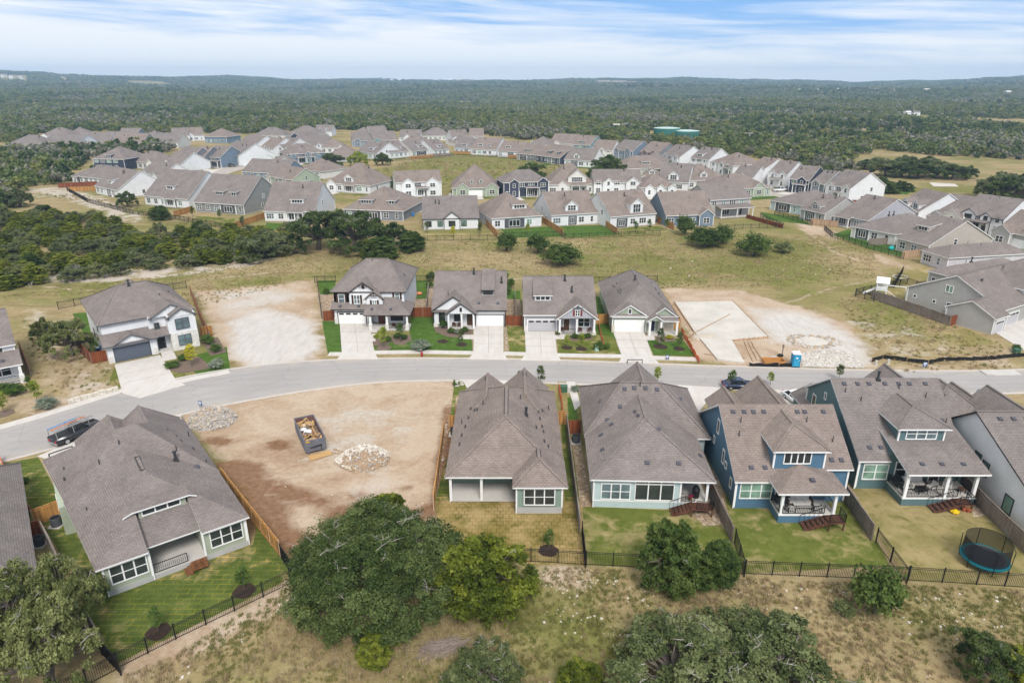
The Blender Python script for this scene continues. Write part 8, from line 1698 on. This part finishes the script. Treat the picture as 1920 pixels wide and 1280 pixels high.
def grill(x,y,z,lab,rot=0):
    t=thing('barbecue_grill',lab,'grill',x,y,z,rot); m=MB(); m.box(-.5,.5,-.28,.28,.1,.8); m.build('cabinet',PLASTIC,t); m=MB(); m.extrude([(-.42,-.28,.8),(-.42,.28,.8),(-.42,.22,1.08),(-.42,0,1.2),(-.42,-.22,1.08)],(.84,0,0)); m.build('hood',IRON,t)
    for sx in (-1,1): m=MB(); m.box(sx*.66-.16,sx*.66+.16,-.24,.24,.78,.82); m.build('side_shelf',PLASTIC,t)
bx,by=22.7,59.3; z=1.0
sofa(bx+6.3,by-.65,z,0,'pale sofa on the blue house porch',2.3); table(bx+6.3,by-1.5,z,'pale low table on the blue house porch',1.7,.7); chair(bx+4.9,by-1.95,z,3.3,'left wicker chair on the blue house porch'); chair(bx+7.6,by-1.9,z,2.9,'right wicker chair on the blue house porch'); grill(bx+4.5,by-.55,z,'black grill in the corner of the blue house porch')
bx,by=36.8,62.9; z=.97
sofa(bx+5.6,by-.9,z,0,'pale sofa on the dark teal house porch',2.2); table(bx+5.7,by-2.2,z,'round dark table on the dark teal house porch',1.0,.9,.45,IRON); chair(bx+4.3,by-2.1,z,1.4+3.14,'left lounge chair on the dark teal house porch'); chair(bx+7.0,by-1.7,z,-1.3,'right lounge chair on the dark teal house porch'); chair(bx+9.0,by-1.2,z,-.6,'white lounger at the far end of the dark teal porch',WHITE); table(bx+9.9,by-2.2,z,'small brown table by the dark teal porch rail',.6,.6,.5,DECKW); grill(bx+3.9,by-1.0,z,'black covered grill at the left of the dark teal porch',1.57)
X,Y=8.3+10.7,59.5-.4; 
t=thing('smoker_grill','tall black covered grill on the mint house corner porch','grill',X-.1,Y+.9,.9); m=MB(); m.cyl(0,0,0,.9,.36,14,r2=.40); m.build('cover_skirt',IRON,t); m=MB(); m.cyl(0,0,.9,1.35,.40,14,r2=.18); m.build('cover_top',IRON,t)
t=thing('flower_pot','pot of pink flowers at the mint house porch rail','flower pot',X-.8,Y+.3,.9); m=MB(); m.cyl(0,0,0,.35,.16,10,r2=.22); m.build('pot',plain('clay_pot',(.25,.10,.05),.8,.1),t); c_,n_=crown_pts(np.array([[0,0,.5],[.15,.1,.45],[-.14,.05,.48]]),np.array([.22,.18,.18]),30); o=bpy.data.objects.new('flowers',quads_mesh('flowers',c_,n_,np.full(90,.12),np.full(90,.5),plain('pink_petals',(.50,.02,.12),.7,.15))); C.objects.link(o); o.parent=t
WN=plain('walnut_wood',(.09,.035,.02),.6,.2)
for i,(hx,hy,x,y,r0,l) in enumerate(((2.2,112,9.6,-.9,2.9,'left rocking chair on the red-shutter house porch'),(2.2,112,11.2,-.9,3.3,'right rocking chair on the red-shutter house porch'),(2.2,112,6.5,-.7,3.1,'dark chair by the door of the red-shutter house'),(-31.8,116,11.0,-2.6,3.1,'left chair on the white two-storey house porch'),(-31.8,116,12.2,-2.6,3.1,'right chair on the white two-storey house porch'),(-13.9,114.6,3.7,-.9,3.0,'left chair on the black-trim house porch'),(-13.9,114.6,4.6,-.9,3.3,'right chair on the black-trim house porch'))): chair(hx+x,hy+y,.3,r0,l,WN,WN,.65)
# toys and pots
X,Y=P(1789,962); blob('toy_car','yellow ride-on toy under the dark teal house stairs','toy',X,Y,.25,.4,plain('toy_yellow',(.70,.48,.01),.4,.08),.6,11)
for px,py,l in ((1806,958,'left terracotta pot by the dark teal stairs'),(1815,960,'right terracotta pot by the dark teal stairs')): X,Y=P(px,py); m=MB(); m.cyl(0,0,0,.38,.16,12,r2=.22); m.cyl(0,0,.38,.44,.25,12); o=m.build('plant_pot',plain('terracotta',(.40,.12,.06),.8,.12)); o.location=(X,Y,.03); tag(o,l,'pot')
X,Y=P(768,553); blob('toy_slide','green plastic play seat behind the white two-storey house','toy',X,Y,.4,.6,plain('toy_green',(.02,.30,.24),.5,.08),.8,12); X,Y=P(786,552); blob('sand_table','orange shell-shaped sand tub behind the white two-storey house','toy',X,Y,.25,.6,plain('toy_orange',(.65,.22,.10),.5,.08),.45,13); X,Y=P(1671,468); blob('toy_slide','turquoise play seat on the eastern strip lawn','toy',X,Y,.4,.7,plain('toy_turquoise',(.02,.40,.38),.5,.08),.8,14)
X,Y=P(188,657); t=thing('quad_bike','blue and white ride-on mower beside the slate-garage house','mower',X,Y,0,.8); m=MB(); m.box(-.8,.8,-.4,.4,.3,.6); m.box(.2,.8,-.35,.35,.6,.85); m.build('body',SB,t); m=MB(); m.box(-.6,-.1,-.25,.25,.6,.7); m.box(-.65,-.55,-.25,.25,.7,1.0); m.build('seat',WHITE,t)
for x in (-.5,.5):
    for y in (-.4,.4): m=MB(); m.bar((x,y-.1,.25),(x,y+.1,.25),.45); m.build('wheel',RUBBER,t)
X,Y=P(1688,520); m=MB(); m.ring(X,Y,.12,1.5,.14,24,6); tag(m.build('fire_pit_ring',LIME),'pale stone ring in the dry yard behind the swing set','stone ring')
X,Y=P(1875,699); m=MB(); m.box(X-2.6,X+2.6,Y-.9,Y+.9,-.1,.16); m.box(X-1.7,X+1.7,Y-1.0,Y-.9,-.1,.12); struct('storm_drain',m,CONC)
# ------------------------------------------------------------------ far things
def ground_hit(px,py):
    u=(px-960)/CF; v=-(py-640)/CF; dy=math.cos(CP)+v*math.sin(CP); dz=-math.sin(CP)+v*math.cos(CP); t=50.0
    while t<9000:
        if CH+dz*t<=float(height(u*t,dy*t)): break
        t*=1.01
    return u*t,dy*t,float(height(u*t,dy*t))
TANKG=plain('water_tank_green',(.035,.16,.13),.6,.12); TANKT=plain('water_tank_roof',(.42,.55,.50),.5,.1)
for px,py,r,hh,l in ((1249,262,9.5,8.2,'left green water tank at the wood edge, its pale lid higher'),(1285,263,9.5,6.6,'right green water tank beside the taller one')):
    x,y=P(px,py); t=thing('water_tank',l,'water tank',x,y,0); m=MB(); m.cyl(0,0,0,hh,r,32); m.build('tank_wall',TANKG,t); m=MB(); m.cyl(0,0,hh,hh+.5,r+.15,32,r2=r*.6); m.build('tank_roof',TANKT,t)
x,y=P(1553,318); t=thing('floodlight_pole','tall dark floodlight pole behind the diagonal row','light pole',x,y,0); m=MB(); m.cyl(0,0,0,13,.22,8,r2=.14); m.build('pole',PLASTIC,t); m=MB(); m.bar((-1.6,0,12.8),(1.6,0,12.8),.2); m.build('crossbar',PLASTIC,t)
for i in range(4): m=MB(); m.box(-1.6+i*.95,-1.2+i*.95,-.3,.1,12.9,13.4); m.build('lamp_head',METAL,t)
x,y,z=ground_hit(115,135); t=thing('water_tower','pale water tower on the far left ridge','water tower',x,y,z); m=MB(); m.cyl(0,0,0,38,3.0,12,r2=2.4); m.build('tower_stem',CONC,t); m=MB(); m.cyl(0,0,34,38,3,16,r2=10); m.cyl(0,0,38,43,10,16,r2=9); m.cyl(0,0,43,46,9,16,r2=2); m.build('tank_bowl',CONC,t)
rr=random.Random(8)
def farhouse(px,py,w_,lab,grp,h_=7,mat=None,lift=3,big=False):
    x,y,z=ground_hit(px,py); m=MB(); d_=w_*.6; m.box(-w_/2,w_/2,-d_/2,d_/2,-4,h_); 
    if big: m.box(-w_/2-.3,w_/2+.3,-d_/2-.3,d_/2+.3,h_,h_+.5,1)
    else: m.extrude([(-w_/2-.4,-d_/2-.5,h_),(-w_/2-.4,d_/2+.5,h_),(-w_/2-.4,0,h_+d_*.3)],(w_+.8,0,0),1)
    o=m.build('distant_building' if big else 'distant_house',[mat or rr.choice((W['white'],W['white2'],W['greige'])),rr.choice((SH[2],WB,CONC))]); o.location=(x,y,z+lift); o.rotation_euler=(0,0,rr.uniform(-.5,.5)); tag(o,lab,'building' if big else 'house',grp)
for px,py,w_ in ((8,146,24),(22,148,18),(40,150,16),(215,137,16),(245,143,18),(300,140,16),(342,143,18),(410,137,18),(432,138,16),(447,138,18),(470,141,16),(520,148,18),(560,152,20),(576,150,18),(600,147,16),(640,149,18),(668,151,20),(690,152,16)): farhouse(px,py,w_*rr.uniform(.8,1.2),'tiny pale house among the trees of the far left hills','tiny houses on the far left hills',lift=5)
for px,py,w_ in ((720,153,20),(735,155,20),(750,155,24),(775,152,30),(790,154,24),(808,155,26),(826,156,28),(845,155,26),(860,156,26),(876,156,24)): farhouse(px,py,w_*rr.uniform(.8,1.1),'tiny roof in the long far estate left of centre','tiny houses of the far estate',9,lift=7)
for px,py,w_ in ((1000,148,18),(1032,150,16),(1085,150,22),(1220,144,18),(1300,147,18),(1390,147,16),(1452,165,14),(1490,166,14),(1498,174,12),(1531,174,12),(1570,173,12),(1594,172,14),(1642,173,14),(1672,174,12),(1685,166,12),(1696,166,12),(1736,175,18),(1790,168,12),(1813,164,12),(1480,150,16),(1560,148,16),(1640,150,18),(1700,151,16),(1888,180,12),(1010,158,14),(1345,152,14),(1462,160,12)): farhouse(px,py,w_*rr.uniform(.7,1.0),'tiny pale house scattered in the wooded valley at right','tiny houses in the far right valley',4.5,lift=3.2)
for px,py,w_,l in ((1130,160,60,'left block of the long pale far school'),(1160,160,70,'middle block of the long pale far school'),(1182,162,60,'right block of the long pale far school with brick front')): farhouse(px,py,w_,l,None,13,plain('brick_red_far',(.30,.16,.12),.8,.15) if 'brick' in l else None,8,True)
for px,py,l in ((1155,246,'small white shed at the wood edge left of the tanks'),(1170,245,'second white shed at the wood edge left of the tanks'),(1402,264,'white trailer roof in the woods right of the tanks'),(1700,219,'white farm building in the right-hand woods'),(1716,219,'second white farm building in the right-hand woods')): farhouse(px,py,5 if px<1500 else 8,l,None,3.4,W['white'],1.5)
# ------------------------------------------------------------------ sky, sun, air, camera
SUN_EL,SUN_AZ=math.radians(47),math.radians(168)             # azimuth clockwise from +Y: behind the camera, a little to the right
w=bpy.data.worlds.new('World'); SC.world=w; w.use_nodes=True; nt=w.node_tree; nt.nodes.clear(); g=G(nt)
out=nt.nodes.new('ShaderNodeOutputWorld'); bg=nt.nodes.new('ShaderNodeBackground'); g.L(bg.outputs[0],out.inputs[0])
sky=nt.nodes.new('ShaderNodeTexSky'); sky.sky_type='NISHITA'; sky.sun_disc=False; sky.sun_elevation=SUN_EL; sky.sun_rotation=SUN_AZ; sky.altitude=200; sky.air_density=1.0; sky.dust_density=.6; sky.ozone_density=1.2
dirv=g.n('ShaderNodeTexCoord').outputs['Generated']; s=g.sep(dirv)
az=g.math('ARCTAN2',s[0],s[1])
cb=g.n('ShaderNodeCombineXYZ'); g.L(g.math('MULTIPLY',az,2.6),cb.inputs[0]); g.L(g.math('ADD',g.math('MULTIPLY',s[2],34.0),g.math('MULTIPLY',az,1.3)),cb.inputs[1])
n1=g.noise(cb.outputs[0],1.0,7,.58,.7); cb2=g.n('ShaderNodeCombineXYZ'); g.L(g.math('MULTIPLY',az,7.0),cb2.inputs[0]); g.L(g.math('ADD',g.math('MULTIPLY',s[2],120.0),g.math('MULTIPLY',az,5.0)),cb2.inputs[1]); n2=g.noise(cb2.outputs[0],1.0,5,.6,.4)
cov=g.math('ADD',g.math('MULTIPLY',n1,.72),g.math('MULTIPLY',n2,.28))
lo=g.ramp(s[2],[(0,.34),(.03,.22),(.06,.06),(.09,-.09),(.13,-.12),(.40,.20)])   # veil thick at the horizon, thin band, cloud again overhead
lo=g.math('ADD',lo,g.mr(az,-.55,.6,.13,-.05)); cov=g.math('ADD',cov,lo); cloud=g.mr(cov,.47,.70,.0,1.0)
blue=g.mix(g.mr(s[2],.0,.12),(2.5,3.6,5.0),(1.05,2.5,5.0))
skc=g.mix(g.mr(s[2],.12,.5),blue,sky.outputs[0])
col=g.mix(g.math('MULTIPLY',cloud,.93),skc,(5.3,5.4,5.5))
g.L(col,bg.inputs[0]); bg.inputs[1].default_value=.10
sl=bpy.data.lights.new('sun','SUN'); sl.energy=1.8; sl.angle=math.radians(20); sl.color=(1.0,.955,.90); so=bpy.data.objects.new('sun',sl); C.objects.link(so)
so.rotation_euler=(math.pi/2-SUN_EL,0,math.pi-SUN_AZ+0)      # checked against the shadow direction
d=Vector((math.sin(SUN_AZ)*math.cos(SUN_EL),math.cos(SUN_AZ)*math.cos(SUN_EL),math.sin(SUN_EL))); so.rotation_euler=d.to_track_quat('Z','Y').to_euler()
HAZE=True
if HAZE:
    m=MB(); m.box(-7000,7000,-60,6300,-70,140); o=bpy.data.meshes.new('haze'); 
    hz=bpy.data.materials.new('hazy_air'); hz.use_nodes=True; nt=hz.node_tree; nt.nodes.clear(); ou=nt.nodes.new('ShaderNodeOutputMaterial'); v=nt.nodes.new('ShaderNodeVolumePrincipled'); nt.links.new(v.outputs[0],ou.inputs['Volume'])
    v.inputs['Color'].default_value=(.50,.74,1.0,1); v.inputs['Density'].default_value=.00016; v.inputs['Anisotropy'].default_value=.0
    tag(m.build('haze',hz),'thin blue summer haze over the woods',kind='stuff')
cam=bpy.data.cameras.new('camera'); cam.sensor_width=36; cam.lens=CF/1920*36; cam.clip_end=20000; cam.clip_start=.5; co=bpy.data.objects.new('camera',cam); C.objects.link(co); co.location=(0,0,CH); co.rotation_euler=(math.pi/2-CP,0,0); SC.camera=co
SC.view_settings.view_transform='Standard'; SC.view_settings.look='None'; SC.view_settings.gamma=1; SC.view_settings.use_curve_mapping=False; SC.view_settings.exposure=.98
SC.render.engine='CYCLES'; SC.cycles.use_denoising=True; SC.cycles.max_bounces=6; SC.cycles.diffuse_bounces=3; SC.cycles.glossy_bounces=2; SC.cycles.transmission_bounces=2; SC.cycles.volume_bounces=0; SC.cycles.transparent_max_bounces=8
SC.cycles.use_adaptive_sampling=True; SC.cycles.adaptive_threshold=.02
bpy.context.view_layer.update()
